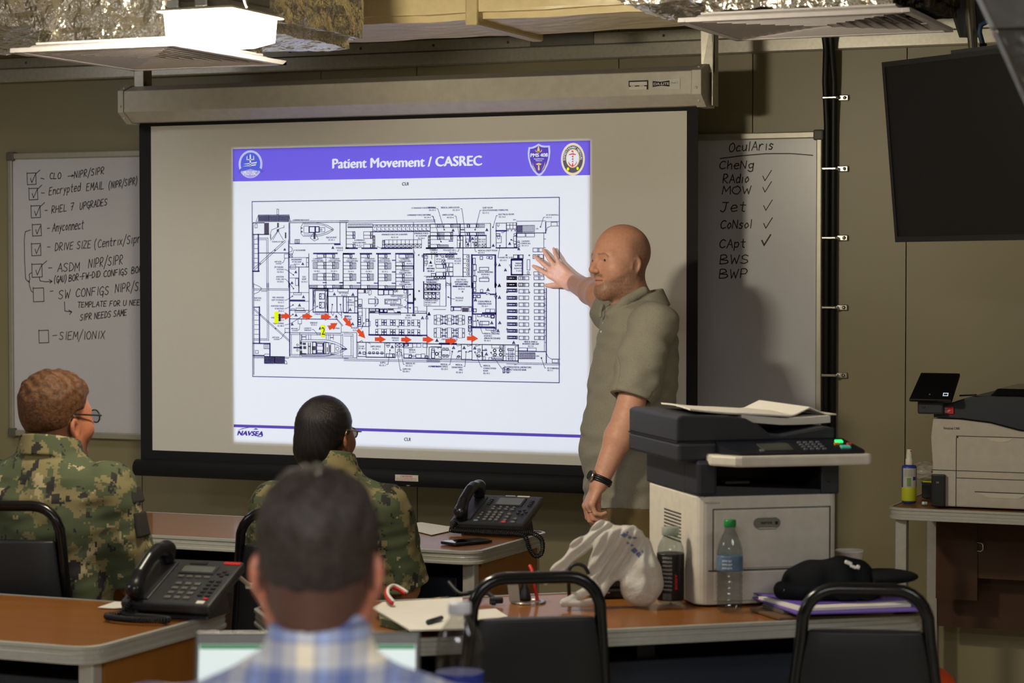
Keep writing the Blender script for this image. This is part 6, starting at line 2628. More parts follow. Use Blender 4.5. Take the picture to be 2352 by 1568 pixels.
def local(r):
    inv = world_of(r).inverted()
    return lambda px, py, d: inv @ at(px, py, d)

# ------------------------------------------------------------------ the presenter
DM = 7.80
p0 = at(1440, 900, DM)
r = root('person', 'bald bearded man in a grey polo shirt, standing and pointing at the slide', 'person', (p0.x, p0.y, 0), YAW)
L = local(r)
hs = 1.06
hf = Vector((-.835, -.535, .0))
HM = frame(L(1424, 599, DM - .01), hf, (-.04, 0, 1), hs)
tf = Vector((-.985, -.17, 0)).normalized()
tc = L(1440, 900, DM); tc.z = 0
TM = frame(Vector((tc.x, tc.y, 0)), tf)
Ti = TM
def TP(x, y, z): return TM @ Vector((x, y, z))
kz = DM / 5200.0
def cyx(px0, px1): return -((px0 + px1) / 2 - 1440) * kz, (px1 - px0) / 2 * kz
torso_rows = []
for z, a, b, rx in ((1.505, 1408, 1515, .085), (1.478, 1392, 1530, .150), (1.43, 1383, 1543, .200), (1.375, 1376, 1551, .215), (1.31, 1368, 1555, .205), (1.21, 1349, 1553, .192), (1.12, 1338, 1550, .186), (1.05, 1332, 1546, .186), (.985, 1334, 1542, .188), (.90, 1338, 1532, .188), (.80, 1344, 1524, .190)):
    cy, ry = cyx(a, b); torso_rows.append((z, 0, cy, rx, ry))
torso_rows = torso_rows[::-1]
Ls = TP(-.185, -.045, 1.42); Le = L(1440, 958, DM - .26); Lw = L(1376, 1110, DM - .30)
Rs = TP(.185, -.03, 1.43); Re = L(1379, 678, 8.12)
wr_w = on_y(1312, 648, Y_SCREEN - .035); inv_r = world_of(r).inverted(); Rw = inv_r @ wr_w
# right hand flat against the screen
def SPL(px, py, off): return inv_r @ on_y(px, py, Y_SCREEN - off)
hy = (SPL(1232, 588, .03) - Rw).normalized()
hz = (inv_r.to_3x3() @ Vector((0, -1, 0))); hz = (hz - hy * hz.dot(hy)).normalized()
hx = hy.cross(hz)
if hx.z > 0: hx = -hx
RH = frame3(Rw, hx, hy, hz, .93)
# left hand hanging, half closed, back of the hand to the left
ly = (L(1349, 1165, DM - .31) - Lw).normalized()
lz = Vector((-1, -.25, .1)); lz = (lz - ly * lz.dot(ly)).normalized()
lx = ly.cross(lz)
if lx.y < 0: lx = -lx                 # thumb on the far side
LH = frame3(Lw + ly * -.005, lx, ly, lz, .95)
def man_body(g):
    d = head_sdf(g, HM, hs, .006)
    n0 = HM @ Vector((0, -.022, -.07)); n1 = TP(0, -.045, 1.44)
    d = smin(d, g.cap(n0, n1, .062, .072), .04)
    q = g.T(TM)
    t_ = q.slices([(z, cx, cy, rx - .03, ry - .028) for z, cx, cy, rx, ry in torso_rows])
    d = smin(d, t_, .05)
    d = smin(d, g.cap(Ls, Le, .056, .047), .04)
    fore = smin(g.cap(Le, Le.lerp(Lw, .3), .046, .047), g.cap(Le.lerp(Lw, .3), Lw, .045, .029), .02)
    d = smin(d, fore, .012)
    d = smin(d, g.cap(Rs, Re, .056, .054), .04)
    d = smin(d, smin(g.cap(Re, Re.lerp(Rw, .3), .052, .048), g.cap(Re.lerp(Rw, .3), Rw, .047, .029), .02), .015)
    d = smin(d, hand_sdf(g, RH, .93, ((6, 8, 6), (4, 8, 6), (4, 8, 6), (6, 8, 6)), (9, -1, -15, -28), (46, -14)), .02)
    d = smin(d, hand_sdf(g, LH, .95, ((38, 52, 30), (42, 56, 30), (46, 58, 30), (48, 58, 30)), (3, 0, -3, -6), (18, -34)), .02)
    return d
def man_tint(g):
    c = base_tint(g, (222, 164, 138))
    q = g.T(HM); ax = np.abs(q.x)
    inh = ((q.z > -.150) & (np.sqrt(q.x**2 + q.y**2) < .135)).astype(float)
    nz1 = waves(q, 41, .004, 9) * .5 + waves(q, 43, .009, 7) * .5
    c = mixc(c, lin(226, 158, 130), sstep(q.z, .05, .11) * inh * .5)
    st = sstep(q.z, -.080, -.055) * (1 - sstep(q.z + .18 * q.y, .045, .085)) * sstep(.030 - q.y, 0, .035)   # shaved hair round the back
    st = st * (1 - sstep(ax, .081, .086))
    c = mixc(c, lin(92, 74, 64), inh * st * np.clip(.50 + .12 * nz1, 0, 1))
    mouth = (1 - sstep(np.sqrt((q.x / .024)**2 + ((q.z + .064) / .0135)**2), .85, 1.15))
    line = -.016 - .55 * q.y
    beard = sstep(line - q.z, -.004, .016) * sstep(q.y, -.012, .012) * sstep(q.z, -.15, -.115)
    must = sstep(.030 - ax, 0, .012) * sstep(-.040 - q.z, 0, .006) * sstep(q.z + .062, 0, .01) * (q.y > .06)
    bm_ = np.clip(np.maximum(beard, must) - mouth, 0, 1)
    c = mixc(c, lin(112, 90, 72), inh * bm_ * np.clip(.62 + .22 * nz1, 0, 1))
    c = mixc(c, lin(186, 110, 98), inh * mouth * (q.y > .07) * .45)
    slit = (1 - sstep(np.abs(q.z + .0637), .001, .003)) * (ax < .023) * (q.y > .075)
    c = mixc(c, lin(110, 60, 52), inh * slit * .7)
    brow = (1 - sstep(np.abs(q.z - .022 - .05 * (ax - .03) + .9 * np.maximum(ax - .038, 0)), .002, .005)) * sstep(ax, .010, .018) * (1 - sstep(ax, .046, .056)) * (q.y > .05)
    c = mixc(c, lin(132, 96, 72), inh * brow * .6)
    eye = (1 - sstep(np.sqrt(((ax - .032) / .0110)**2 + ((q.z - .0005) / .0040)**2), .8, 1.1)) * (q.y > .06)
    c = mixc(c, lin(190, 178, 168), inh * eye)
    iris = (1 - sstep(np.sqrt((ax - .034)**2 + (q.z - .0005)**2), .0040, .0050)) * (q.y > .06)
    c = mixc(c, lin(48, 46, 50), inh * iris * eye)
    return c
soft('body', man_body, (-.45, -.48, .74), (.36, .80, 1.80), .0026, M_SKIN, r, color=man_tint)
cuffL = Le.lerp(Ls, .20); cd = (Le - Ls).normalized()
cuffR = Rs.lerp(Re, .55); cdr = (Re - Rs).normalized()
def man_shirt(g):
    q = g.T(TM)
    w = waves(g, 3, .16) * .006 + waves(g, 5, .07) * .0030
    w = w + np.sin((q.y * .8 + q.z * 1.0) * 62 + waves(g, 8, .2) * 2.4) * .0026 * sstep(1.36 - q.z, 0, .2)
    d = q.slices(torso_rows) + w
    # pulled folds from the belly to the arm
    slL = g.cap(Ls + Vector((0, 0, -.005)), Le, .088, .074) + w * 1.2
    slL = smax(slL, (g.x - cuffL.x) * cd.x + (g.y - cuffL.y) * cd.y + (g.z - cuffL.z) * cd.z, .004)
    hem = np.abs((g.x - cuffL.x) * cd.x + (g.y - cuffL.y) * cd.y + (g.z - cuffL.z) * cd.z + .030)
    slL = slL - .0022 * (1 - sstep(hem, .0, .003)) * -1.0
    hollow = g.cap(Le.lerp(Ls, .1), Le.lerp(Ls, -.6), .066, .066)
    slR = g.cap(Rs, Re, .088, .078) + w
    slR = smax(slR, (g.x - cuffR.x) * cdr.x + (g.y - cuffR.y) * cdr.y + (g.z - cuffR.z) * cdr.z, .004)
    d = smin(d, slR, .035)
    d = sub(smin(d, slL, .022), g.cap(Le, Le.lerp(Ls, .28), .058, .062), .004)
    # armhole seam
    sm_ = np.abs(g.T(frame(Ls + Vector((-.02, -.005, .02)), (0, 1, -.2))).x) 
    # collar band, standing at the nape and open at the front
    cq = g.T(TM)
    zc0 = 1.487 + .26 * (-.04 - cq.y)
    rad = np.sqrt((cq.x / .076)**2 + ((cq.y + .045) / .078)**2) * .077
    sn = TM.to_3x3() @ Vector((-.82, 0, .45)); P_ = Ls - sn * .018
    s_ = (g.x - P_.x) * sn.x + (g.y - P_.y) * sn.y + (g.z - P_.z) * sn.z
    d = d + .0032 * np.exp(-(s_ / .0032)**2) * (cq.x < -.09)
    shell = np.maximum(np.abs(rad - .088 + .42 * (cq.z - zc0)) - .0055, np.abs(cq.z - zc0 - .004) - .032)
    leaf = g.chain([(L(1478, 668, DM - .075), .017), (L(1436, 692, DM - .100), .018), (L(1398, 722, DM - .075), .011)])
    d = smin(d, leaf, .006)
    d = smin(d, g.cap(L(1384, 704, DM - .01), L(1379, 726, DM - .03), .010, .008), .006)
    gap_ = (cq.y > .01) & (np.abs(cq.x) < .018 + .5 * np.maximum(1.50 - cq.z, 0) * 0)
    shell = np.where(gap_, np.maximum(shell, .01), shell)
    d = smin(d, shell, .008)
    d = sub(d, cq.cap((0, -.043, 1.46), (0, -.035, 1.62), .070, .074), .004)
    # button placket and open neck
    d = sub(d, cq.cap((0, .055, 1.52), (0, .125, 1.36), .012, .004), .006)
    # side vents at the hem
    for sx in (-1, 1): d = sub(d, cq.cap((sx * .20, -.035, .79), (sx * .20, -.035, .845), .014, .002), .003)
    return d
M_POLO = cloth_material('grey_pique_knit', (144, 139, 124), (166, 161, 145), 300)
soft('polo_shirt', man_shirt, (-.42, -.40, .785), (.36, .50, 1.62), .0032, M_POLO, r)
mb = MB()
for z in (1.452, 1.405):
    p = TP(.006, torso_rows[-4][2] + .0, z)
mb = MB()
for px, py in ((1386, 742), (1381, 762)):
    p = L(px, py, DM - .04); mb.ball(p, .0045, 8, 6)
mb.build('button', M_STICK, r)
def man_trousers(g):
    q = g.T(TM)
    d = q.slices([(.72, 0, .0, .165, .125), (.80, 0, .005, .172, .128), (.90, 0, .01, .175, .132)])
    for sx in (-1, 1):
        d = smin(d, q.cap((sx * .085, .0, .78), (sx * .10, .01, .45), .098, .078), .03)
        d = smin(d, q.cap((sx * .10, .01, .45), (sx * .105, -.02, .05), .076, .066), .02)
    d = d + waves(g, 9, .12) * .004
    return smax(d, .035 - g.z, .006)
soft('trousers', man_trousers, (-.34, -.34, .02), (.34, .34, .92), .006, M_KHAKI, r)
for sx in (-1, 1):
    def shoe(g, sx=sx):
        q = g.T(TM)
        d = smin(q.cap((sx * .105, -.05, .045), (sx * .115, .13, .035), .046, .044), q.cap((sx * .105, -.03, .06), (sx * .105, -.03, .10), .05, .05), .03)
        return smax(d, -g.z + .001, .006)
    soft('shoe', shoe, (-.34, -.34, -.01), (.34, .34, .16), .006, M_SHOE, r)
# wristwatch and ring
wd = (Lw - Le).normalized(); wc = Lw - wd * .012
fx = Vector((-1, -.45, .15)); fx = (fx - wd * fx.dot(wd)).normalized(); fy = wd.cross(fx)
mb = MB(); mb.tube([wc + fx * math.cos(a) * .035 + fy * math.sin(a) * .036 for a in np.linspace(0, 2 * math.pi, 28)[:-1]], .0055, 8, closed=True)
mb.tube([wc + wd * .007 + fx * math.cos(a) * .034 + fy * math.sin(a) * .035 for a in np.linspace(0, 2 * math.pi, 28)[:-1]], .0045, 8, closed=True)
mb.tube([wc - wd * .007 + fx * math.cos(a) * .035 + fy * math.sin(a) * .036 for a in np.linspace(0, 2 * math.pi, 28)[:-1]], .0045, 8, closed=True)
wt = mb.build('wristwatch', mat('dark_steel_bracelet', (70, 70, 74), .3, .9), r)
mb = MB(); mb.cyl(wc + fx * .036, wc + fx * .045, .021, .019, 24); mb.build('watch_case', M_STEEL, wt)
mb = MB(); mb.cyl(wc + fx * .0452, wc + fx * .0458, .016, .016, 24); mb.build('watch_dial', M_BLACKG, wt)
rp = LH @ Vector((-.0115, .106, -.014)); rd = (LH.to_3x3() @ Vector((0, .7, -.7))).normalized(); ru = rd.orthogonal().normalized(); rv = rd.cross(ru)
mb = MB(); mb.tube([rp + ru * math.cos(a) * .0105 + rv * math.sin(a) * .0105 for a in np.linspace(0, 2 * math.pi, 16)[:-1]], .0018, 6, closed=True); mb.build('ring', mat('gold_band', (230, 190, 120), .2, 1.0), r)

# ------------------------------------------------------------------ seated people seen from behind
def hairline(q, off, line, M_=None):
    hz_ = np.interp(q.y, [p[0] for p in line], [p[1] for p in line]).astype(np.float32)
    return smax(off, hz_ - q.z, .006)
def seated(label, d, px, head_px, hfwd, hscale, tfwd, rows, sh, arms, skin, hair, shirt_mat, parts, lo, hi, h=.0034, neck_r=.058, hup=(0, 0, 1), neck_z=None, sleeve=.62, fat=0.0, ear_out=0.0, collar=.024):
    """rows: torso sections; arms: (elbow, wrist) pairs in local metres for the left and right arm"""
    p = at(px, 1100, d)
    r = root('person', label, 'person', (p.x, p.y, 0), YAW)
    Lc = local(r)
    ho = Lc(head_px[0], head_px[1], d + head_px[2])
    HM = frame(ho, hfwd, hup, hscale)
    TM = frame((0, 0, 0), tfwd)
    T = lambda x, y, z: TM @ Vector((x, y, z))
    shl = [T(-sh[0], sh[1], sh[2]), T(sh[0], sh[1], sh[2])]
    arms = [(T(*e), T(*w)) for e, w in arms]
    nz_ = neck_z or rows[-1][0] - .03
    hands = []
    for (e, w), s_ in zip(arms, (1, -1)):
        y = (w - e).normalized(); y = Vector((y.x, y.y, y.z - .25)).normalized()
        z = Vector((0, 0, 1)); z = (z - y * z.dot(y)).normalized(); x = y.cross(z) * s_
        hands.append(frame3(w, x, y, z, .92))
    def body(g):
        dd = head_sdf(g, HM, hscale, fat, ear_out)
        dd = smin(dd, g.cap(HM @ Vector((0, -.03, -.06)), T(0, rows[-1][2] * .5 - .01, nz_), neck_r, neck_r + .012), .035)
        q = g.T(TM)
        dd = smin(dd, q.slices([(z, cx, cy, rx - .025, ry - .022) for z, cx, cy, rx, ry in rows]), .04)
        for i, (e, w) in enumerate(arms):
            dd = smin(dd, g.cap(shl[i], e, .052, .044), .03)
            dd = smin(dd, smin(g.cap(e, e.lerp(w, .3), .045, .044), g.cap(e.lerp(w, .3), w, .043, .028), .02), .01)
            dd = smin(dd, hand_sdf(g, hands[i], .92, ((22, 26, 16),) * 4, (5, 0, -4, -9), (34, -12)), .02)
        return dd
    def tint(g):
        c = base_tint(g, skin)
        q = g.T(HM)
        sk = (q.z > -.135) & (q.y < .03) & (np.abs(q.x) < .079) & (np.sqrt(q.x**2 + q.y**2) < .13)
        hz_ = np.interp(q.y, [-.12, -.06, -.02, 0, .03], [-.118, -.110, -.05, -.01, .03])
        return mixc(c, lin(*hair), sk * sstep(q.z - hz_, -.012, .018) * .85)
    soft('body', body, lo, hi, h, M_SKIN, r, color=tint)
    def shirt(g):
        q = g.T(TM)
        w_ = waves(g, 21 + int(px), .13) * .005 + waves(g, 4, .055) * .0022
        dd = q.slices(rows) + w_
        for i, (e, w2) in enumerate(arms):
            end = shl[i].lerp(e, 1.0); dv = (e - shl[i]).normalized()
            sl_ = g.cap(shl[i], e + dv * .05, .080, .072) + w_
            if sleeve < 1:
                cu_ = shl[i].lerp(e, sleeve)
                sl_ = smax(sl_, (g.x - cu_.x) * dv.x + (g.y - cu_.y) * dv.y + (g.z - cu_.z) * dv.z, .006)
                sl_ = sub(sl_, g.cap(e, cu_.lerp(shl[i], .1), .056, .058), .004)
            else:
                sl_ = smin(g.cap(shl[i], e, .080, .064) + w_, g.cap(e, w2, .062, .045) + w_, .03)
            dd = smin(dd, sl_, .03)
        # standing collar
        ct = T(0, rows[-1][2], 0)
        zt = rows[-1][0]
        cq = q
        zz = zt + .004 + .22 * (rows[-1][2] - cq.y)
        rad = np.sqrt(cq.x**2 + ((cq.y - rows[-1][2] * .6) * .95)**2)
        shell = np.maximum(np.abs(rad - (neck_r + collar) + .25 * (cq.z - zz)) - .006, np.abs(cq.z - zz) - .030)
        dd = smin(dd, shell, .012)
        dd = sub(dd, g.cap(T(0, rows[-1][2] * .5, zt - .005), HM @ Vector((0, -.03, -.05)), neck_r + .012, neck_r + .010), .004)
        return dd
    so = soft('shirt', shirt, lo, hi, h * 1.05, shirt_mat, r)
    def trs(g):
        q = g.T(TM)
        dd = q.slices([(.45, 0, -.01, .18, .13), (.54, 0, -.01, .185, .13), (.62, 0, -.01, .18, .12)])
        for sx in (-1, 1):
            dd = smin(dd, q.cap((sx * .09, .0, .54), (sx * .12, .40, .53), .085, .065), .03)
            dd = smin(dd, q.cap((sx * .12, .40, .53), (sx * .12, .40, .07), .066, .055), .02)
        return smax(dd + waves(g, 2, .1) * .003, .04 - g.z, .005)
    soft('trousers', trs, (-.5, -.45, .02), (.5, .6, .66), .009, parts['trousers'], r)
    for sx in (-1, 1):
        def boot(g, sx=sx):
            q = g.T(TM)
            return smax(smin(q.cap((sx * .12, .38, .06), (sx * .12, .55, .04), .05, .045), q.cap((sx * .12, .4, .06), (sx * .12, .4, .14), .055, .055), .03), .001 - g.z, .005)
        soft('boot', boot, (-.5, -.45, -.01), (.5, .75, .22), .009, parts['shoes'], r)
    return r, HM, TM, Lc

# --- sailor at the left, in camouflage, short sandy hair, glasses
rows = [(.45, 0, -.02, .185, .125), (.60, 0, -.02, .180, .125), (.75, 0, -.025, .188, .128), (.88, 0, -.03, .205, .130), (.98, 0, -.035, .216, .120), (1.035, 0, -.035, .195, .098), (1.075, 0, -.03, .130, .080), (1.105, 0, -.02, .085, .07)]
rS, HMs, TMs, LS = seated('sailor in camouflage with short sandy hair and glasses, seated at the left edge', 6.34, 122, (131, 962, .02), (.60, .80, .05), 1.05, (.30, .95, 0), rows, (.185, -.03, 1.0),
    (((-.27, .05, .72), (-.16, .30, .70)), ((.235, .04, .735), (.20, .28, .62))), (178, 112, 84), (66, 44, 30), M_CAMO, dict(trousers=M_CAMO, shoes=M_BOOT), (-.52, -.36, .40), (.52, .62, 1.36), neck_z=1.02, sleeve=.97, hup=(.06, .0, 1), neck_r=.060)
M_HAIRS = hair_material('sandy_brown_hair', (44, 27, 17), (112, 72, 40), .55, (30, 30, 30))
def hair_s(g):
    q = g.T(HMs)
    st = np.sin(q.y * 210 + np.sin(q.x * 90) * 1.8 + q.z * 70) * .0024 * sstep(q.z, .05, .10)
    thick = .004 + .012 * sstep(q.z, .02, .10)
    d_ = cranium(q) - thick + st + waves(q, 8, .03) * .002 * sstep(q.z, .03, .09)
    d_ = hairline(q, d_, [(-.13, -.082), (-.07, -.076), (-.035, -.045), (-.025, .0), (0, .028), (.03, .03), (.05, .062), (.075, .07), (.12, .085)])
    return d_ * 1.05
soft('hair', hair_s, (-.25, -.30, 1.10), (.30, .32, 1.42), .0026, M_HAIRS, rS)
def glasses(HM, parent, matl, s=1.0, yo=.0):
    P = lambda x, y, z: HM @ Vector((x, y, z))
    mb = MB()
    for sx in (-1, 1):
        mb.tube([P(sx * (.033 + .026 * math.cos(a)), .108 + yo - .010 * abs(math.cos(a)) * (1 if math.cos(a) > 0 else 0), .0 + .017 * math.sin(a)) for a in np.linspace(0, 2 * math.pi, 20)[:-1]], .0022, 6, closed=True)
        mb.tube([P(sx * .059, .098 + yo, .006), P(sx * .080, .085 + yo, .008), P(sx * .083, .01, .018), P(sx * .086, -.016, .022), P(sx * .087, -.030, .006)], .0024, 6)
    mb.tube([P(-.009, .112 + yo, .004), P(0, .115 + yo, .006), P(.009, .112 + yo, .004)], .002, 6)
    o = mb.build('eyeglasses', matl, parent)
    mb = MB()
    for sx in (-1, 1):
        V = [P(sx * (.033 + .025 * math.cos(a)), .106 + yo, .016 * math.sin(a)) for a in np.linspace(0, 2 * math.pi, 20)[:-1]]; mb.add(V, [list(range(19))], False)
    mb.build('lens', mat('tinted_lens', (70, 66, 60), .1, trans=.8), o)
glasses(HMs, rS, mat('dark_glasses_frame', (30, 28, 28), .25))
# cloth patches on the right sleeve
for z_, x_, h_, ti in ((.905, .279, .070, -12), (.985, .262, .045, -22)):
    mb = MB(); mb.M = Matrix.Translation(TMs @ Vector((x_, -.012, z_))) @ Matrix.Rotation(R(-17.5), 4, 'Z') @ Matrix.Rotation(R(ti), 4, 'Y'); mb.box((0, 0, 0), (.014, .066, h_), bev=.005)
    mb.build('sleeve_patch', mat('dark_patch', (44, 42, 38), .9), rS)

# --- dark-haired woman before the screen
rows = [(.45, 0, -.02, .175, .12), (.60, 0, -.02, .165, .115), (.75, 0, -.025, .172, .118), (.86, 0, -.03, .186, .115), (.925, 0, -.03, .192, .10), (.965, 0, -.03, .165, .085), (1.0, 0, -.025, .10, .07), (1.03, 0, -.02, .07, .06)]
rW, HMw, TMw, LW_ = seated('person with smooth dark tied-back hair and glasses, camouflage uniform, seated before the screen', 6.74, 762, (748, 1000, .0), (.42, .90, .02), .95, (.12, .99, 0), rows, (.165, -.03, .90),
    (((-.21, .04, .68), (-.13, .30, .74)), ((.215, .03, .66), (.14, .30, .74))), (150, 96, 66), (24, 18, 18), M_CAMO, dict(trousers=M_CAMO, shoes=M_BOOT), (-.42, -.36, .40), (.42, .60, 1.30), neck_z=.95, sleeve=.97, neck_r=.05)
M_HAIRW = hair_material('smooth_black_hair', (14, 11, 13), (30, 24, 26), .34, (70, 70, 6))
def hair_w(g):
    q = g.T(HMw)
    d_ = cranium(q, .009)
    d_ = hairline(q, d_, [(-.13, -.10), (-.05, -.085), (-.02, -.04), (.0, .0), (.02, .02), (.05, .055), (.08, .07), (.12, .085)])
    d_ = smin(d_, q.ell((-.004, -.075, -.035), (.064, .052, .068)), .03)
    d_ = d_ + np.sin(np.arctan2(q.x, q.z - .11) * 46) * .0006
    return d_ * .95
soft('hair', hair_w, (-.25, -.30, .95), (.28, .30, 1.32), .0028, M_HAIRW, rW)
glasses(HMw, rW, mat('thin_metal_frame', (150, 130, 100), .25, .8))

# --- man in plaid, foreground
def plaid_material():
    k = NT('blue_white_plaid')
    co = k.coord()
    sp = k.n('ShaderNodeSeparateXYZ'); k.l(co, sp.inputs[0])
    def stripes(sock, period, off, stops):
        f = k.math('FRACT', k.math('ADD', k.math('DIVIDE', sock, period), off))
        return k.ramp(f, stops, 'CONSTANT')
    B = lin(112, 126, 172); Wt = lin(232, 224, 206); N = lin(40, 50, 116); Gy = lin(164, 168, 188); P_ = lin(176, 190, 222)
    st = [(0, Gy), (.10, Wt), (.34, Gy), (.44, P_), (.56, Gy), (.70, B), (.90, Gy)]
    sx = stripes(sp.outputs[0], .086, .36, st)
    stz = [(0, Gy), (.06, N), (.13, Gy), (.22, B), (.42, Gy), (.50, Wt), (.84, Gy), (.9, P_)]
    sz = stripes(sp.outputs[2], .078, .20, stz)
    c = k.mix(.5, sx, sz, 'MIX')
    m_ = k.mix(.55, c, k.mix(1.0, sx, sz, 'MULTIPLY'))
    k.l(m_, k.b.inputs['Base Color']); k.b.inputs['Roughness'].default_value = .85; k.b.inputs['Sheen Weight'].default_value = .1
    k.bump(k.noise(600, 2), .15, .001)
    return k.m
M_PLAID = plaid_material()
M_JEAN = cloth_material('dark_blue_denim', (34, 42, 64), (46, 56, 82))
rows = [(.45, 0, -.02, .19, .13), (.60, 0, -.02, .19, .13), (.78, 0, -.02, .205, .13), (.88, 0, -.025, .215, .128), (.98, 0, -.03, .238, .118), (1.03, 0, -.03, .228, .105), (1.075, 0, -.03, .185, .095), (1.105, 0, -.025, .104, .075), (1.135, 0, -.015, .056, .058)]
rP, HMp, TMp, LP_ = seated('man with short dark hair in blue and white plaid shirt, seen from behind', 2.86, 735, (730, 1292, .0), (.02, .99, -.06), .94, (.03, 1, 0), rows, (.212, -.03, 1.005),
    (((-.255, .10, .78), (-.15, .36, .80)), ((.255, .10, .78), (.15, .36, .80))), (178, 110, 86), (38, 30, 27), M_PLAID, dict(trousers=M_JEAN, shoes=M_SHOE), (-.46, -.34, .40), (.46, .66, 1.40), neck_z=1.06, sleeve=1.0, neck_r=.041, ear_out=.004, collar=.021)
M_HAIRP = hair_material('short_dark_brown_hair', (26, 20, 18), (58, 46, 40), .48, (36, 36, 20))
def hair_p(g):
    q = g.T(HMp)
    a_ = np.arctan2(q.y + .03, q.x)
    rr_ = np.sqrt(q.x**2 + (q.y + .03)**2)
    st = np.sin(a_ * 9 + rr_ * 110) * .003 * sstep(q.z, .075, .115)
    thick = .004 + .008 * sstep(q.z, .0, .10)
    d_ = cranium(q) - thick + st + waves(q, 31, .03) * .0015
    return hairline(q, d_, [(-.13, -.126), (-.07, -.120), (-.04, -.085), (-.028, -.02), (0, .022), (.03, .03), (.05, .06), (.12, .085)]) * .97
soft('hair', hair_p, (-.2, -.26, 1.12), (.22, .26, 1.40), .0024, M_HAIRP, rP)
# ------------------------------------------------------------------ materials of the small things
def clear_plastic(name, tint=(235, 240, 240), rough=.06, dens=.10):
    k = NT(name)
    t_ = k.t; out = t_.nodes['Material Output']
    tr = t_.nodes.new('ShaderNodeBsdfTransparent'); gl = t_.nodes.new('ShaderNodeBsdfGlossy'); fr = t_.nodes.new('ShaderNodeLayerWeight')
    mx = t_.nodes.new('ShaderNodeMixShader')
    tr.inputs[0].default_value = tuple(c * (1 - dens) for c in lin(*tint)[:3]) + (1,)
    gl.inputs['Roughness'].default_value = rough; fr.inputs[0].default_value = .5
    t_.links.new(k.math('MULTIPLY_ADD', k.math('POWER', fr.outputs['Facing'], 4.0), .55, .05), mx.inputs[0]); t_.links.new(tr.outputs[0], mx.inputs[1]); t_.links.new(gl.outputs[0], mx.inputs[2])
    t_.links.new(mx.outputs[0], out.inputs[0])
    bp = t_.nodes.new('ShaderNodeBump'); bp.inputs['Strength'].default_value = .25; bp.inputs['Distance'].default_value = .004
    t_.links.new(k.noise(60, 2), bp.inputs['Height']); t_.links.new(bp.outputs[0], gl.inputs['Normal'])
    return k.m
M_PET = clear_plastic('clear_bottle_plastic')
M_PETS = clear_plastic('smoky_bottle_plastic', (226, 226, 224), .10, .03)
def film_material():
    k = NT('white_bag_film')
    t_ = k.t; out = t_.nodes['Material Output']
    tl_ = t_.nodes.new('ShaderNodeBsdfTranslucent'); tl_.inputs[0].default_value = lin(226, 222, 214)
    tp = t_.nodes.new('ShaderNodeBsdfTransparent')
    at_ = k.n('ShaderNodeAttribute', attribute_name='tint'); k.l(at_.outputs['Color'], k.b.inputs['Base Color']); k.l(at_.outputs['Color'], tl_.inputs[0]); k.b.inputs['Roughness'].default_value = .35
    m1 = t_.nodes.new('ShaderNodeMixShader'); m1.inputs[0].default_value = .35
    m2 = t_.nodes.new('ShaderNodeMixShader'); m2.inputs[0].default_value = .12
    t_.links.new(k.b.outputs[0], m1.inputs[1]); t_.links.new(tl_.outputs[0], m1.inputs[2])
    t_.links.new(m1.outputs[0], m2.inputs[1]); t_.links.new(tp.outputs[0], m2.inputs[2]); t_.links.new(m2.outputs[0], out.inputs[0])
    k.bump(k.noise(26, 5, .6, None, 1.5), .6, .012)
    return k.m
M_FILM = film_material()
M_PHONE = mat('phone_charcoal', (48, 49, 52), .42, bump=.06, bscale=600, bdist=.0005)
M_PHONEG = mat('phone_handset_gloss', (26, 27, 31), .26)
M_KEY = mat('phone_key_grey', (108, 106, 100), .4)
M_KEYD = mat('phone_key_dark', (40, 41, 44), .35)
M_LCD = mat('phone_lcd', (104, 108, 104), .2)

def helix(path, r, wire, turns_per_m, n=6, per=7):
    P = [Vector(p) for p in path]
    # resample
    seg = [(b - a).length for a, b in zip(P[:-1], P[1:])]; L_ = sum(seg); N = int(L_ * turns_per_m * per)
    out = []; u = Vector((0, 0, 1)); i = 0; acc = 0
    for k in range(N):
        s_ = L_ * k / (N - 1)
        while i < len(seg) - 1 and s_ > acc + seg[i]: acc += seg[i]; i += 1
        f = min(1, (s_ - acc) / seg[i]); p = P[i].lerp(P[i + 1], f); t_ = (P[i + 1] - P[i]).normalized()
        w_ = t_.cross(u); w_ = w_.normalized() if w_.length > .1 else t_.orthogonal().normalized(); v = w_.cross(t_)
        a = 2 * math.pi * k / per
        out.append(p + w_ * r * math.cos(a) + v * r * math.sin(a))
    mb = MB(); mb.tube(out, wire, n); return mb
def spline(pts, n=8):
    P = [Vector(p) for p in pts]; out = []
    for i in range(len(P) - 1):
        p0 = P[max(i - 1, 0)]; p1 = P[i]; p2 = P[i + 1]; p3 = P[min(i + 2, len(P) - 1)]
        for k in range(n):
            t = k / n
            out.append(.5 * ((2 * p1) + (p2 - p0) * t + (2 * p0 - 5 * p1 + 4 * p2 - p3) * t * t + (3 * p1 - p0 - 3 * p2 + p3) * t**3))
    out.append(P[-1]); return out

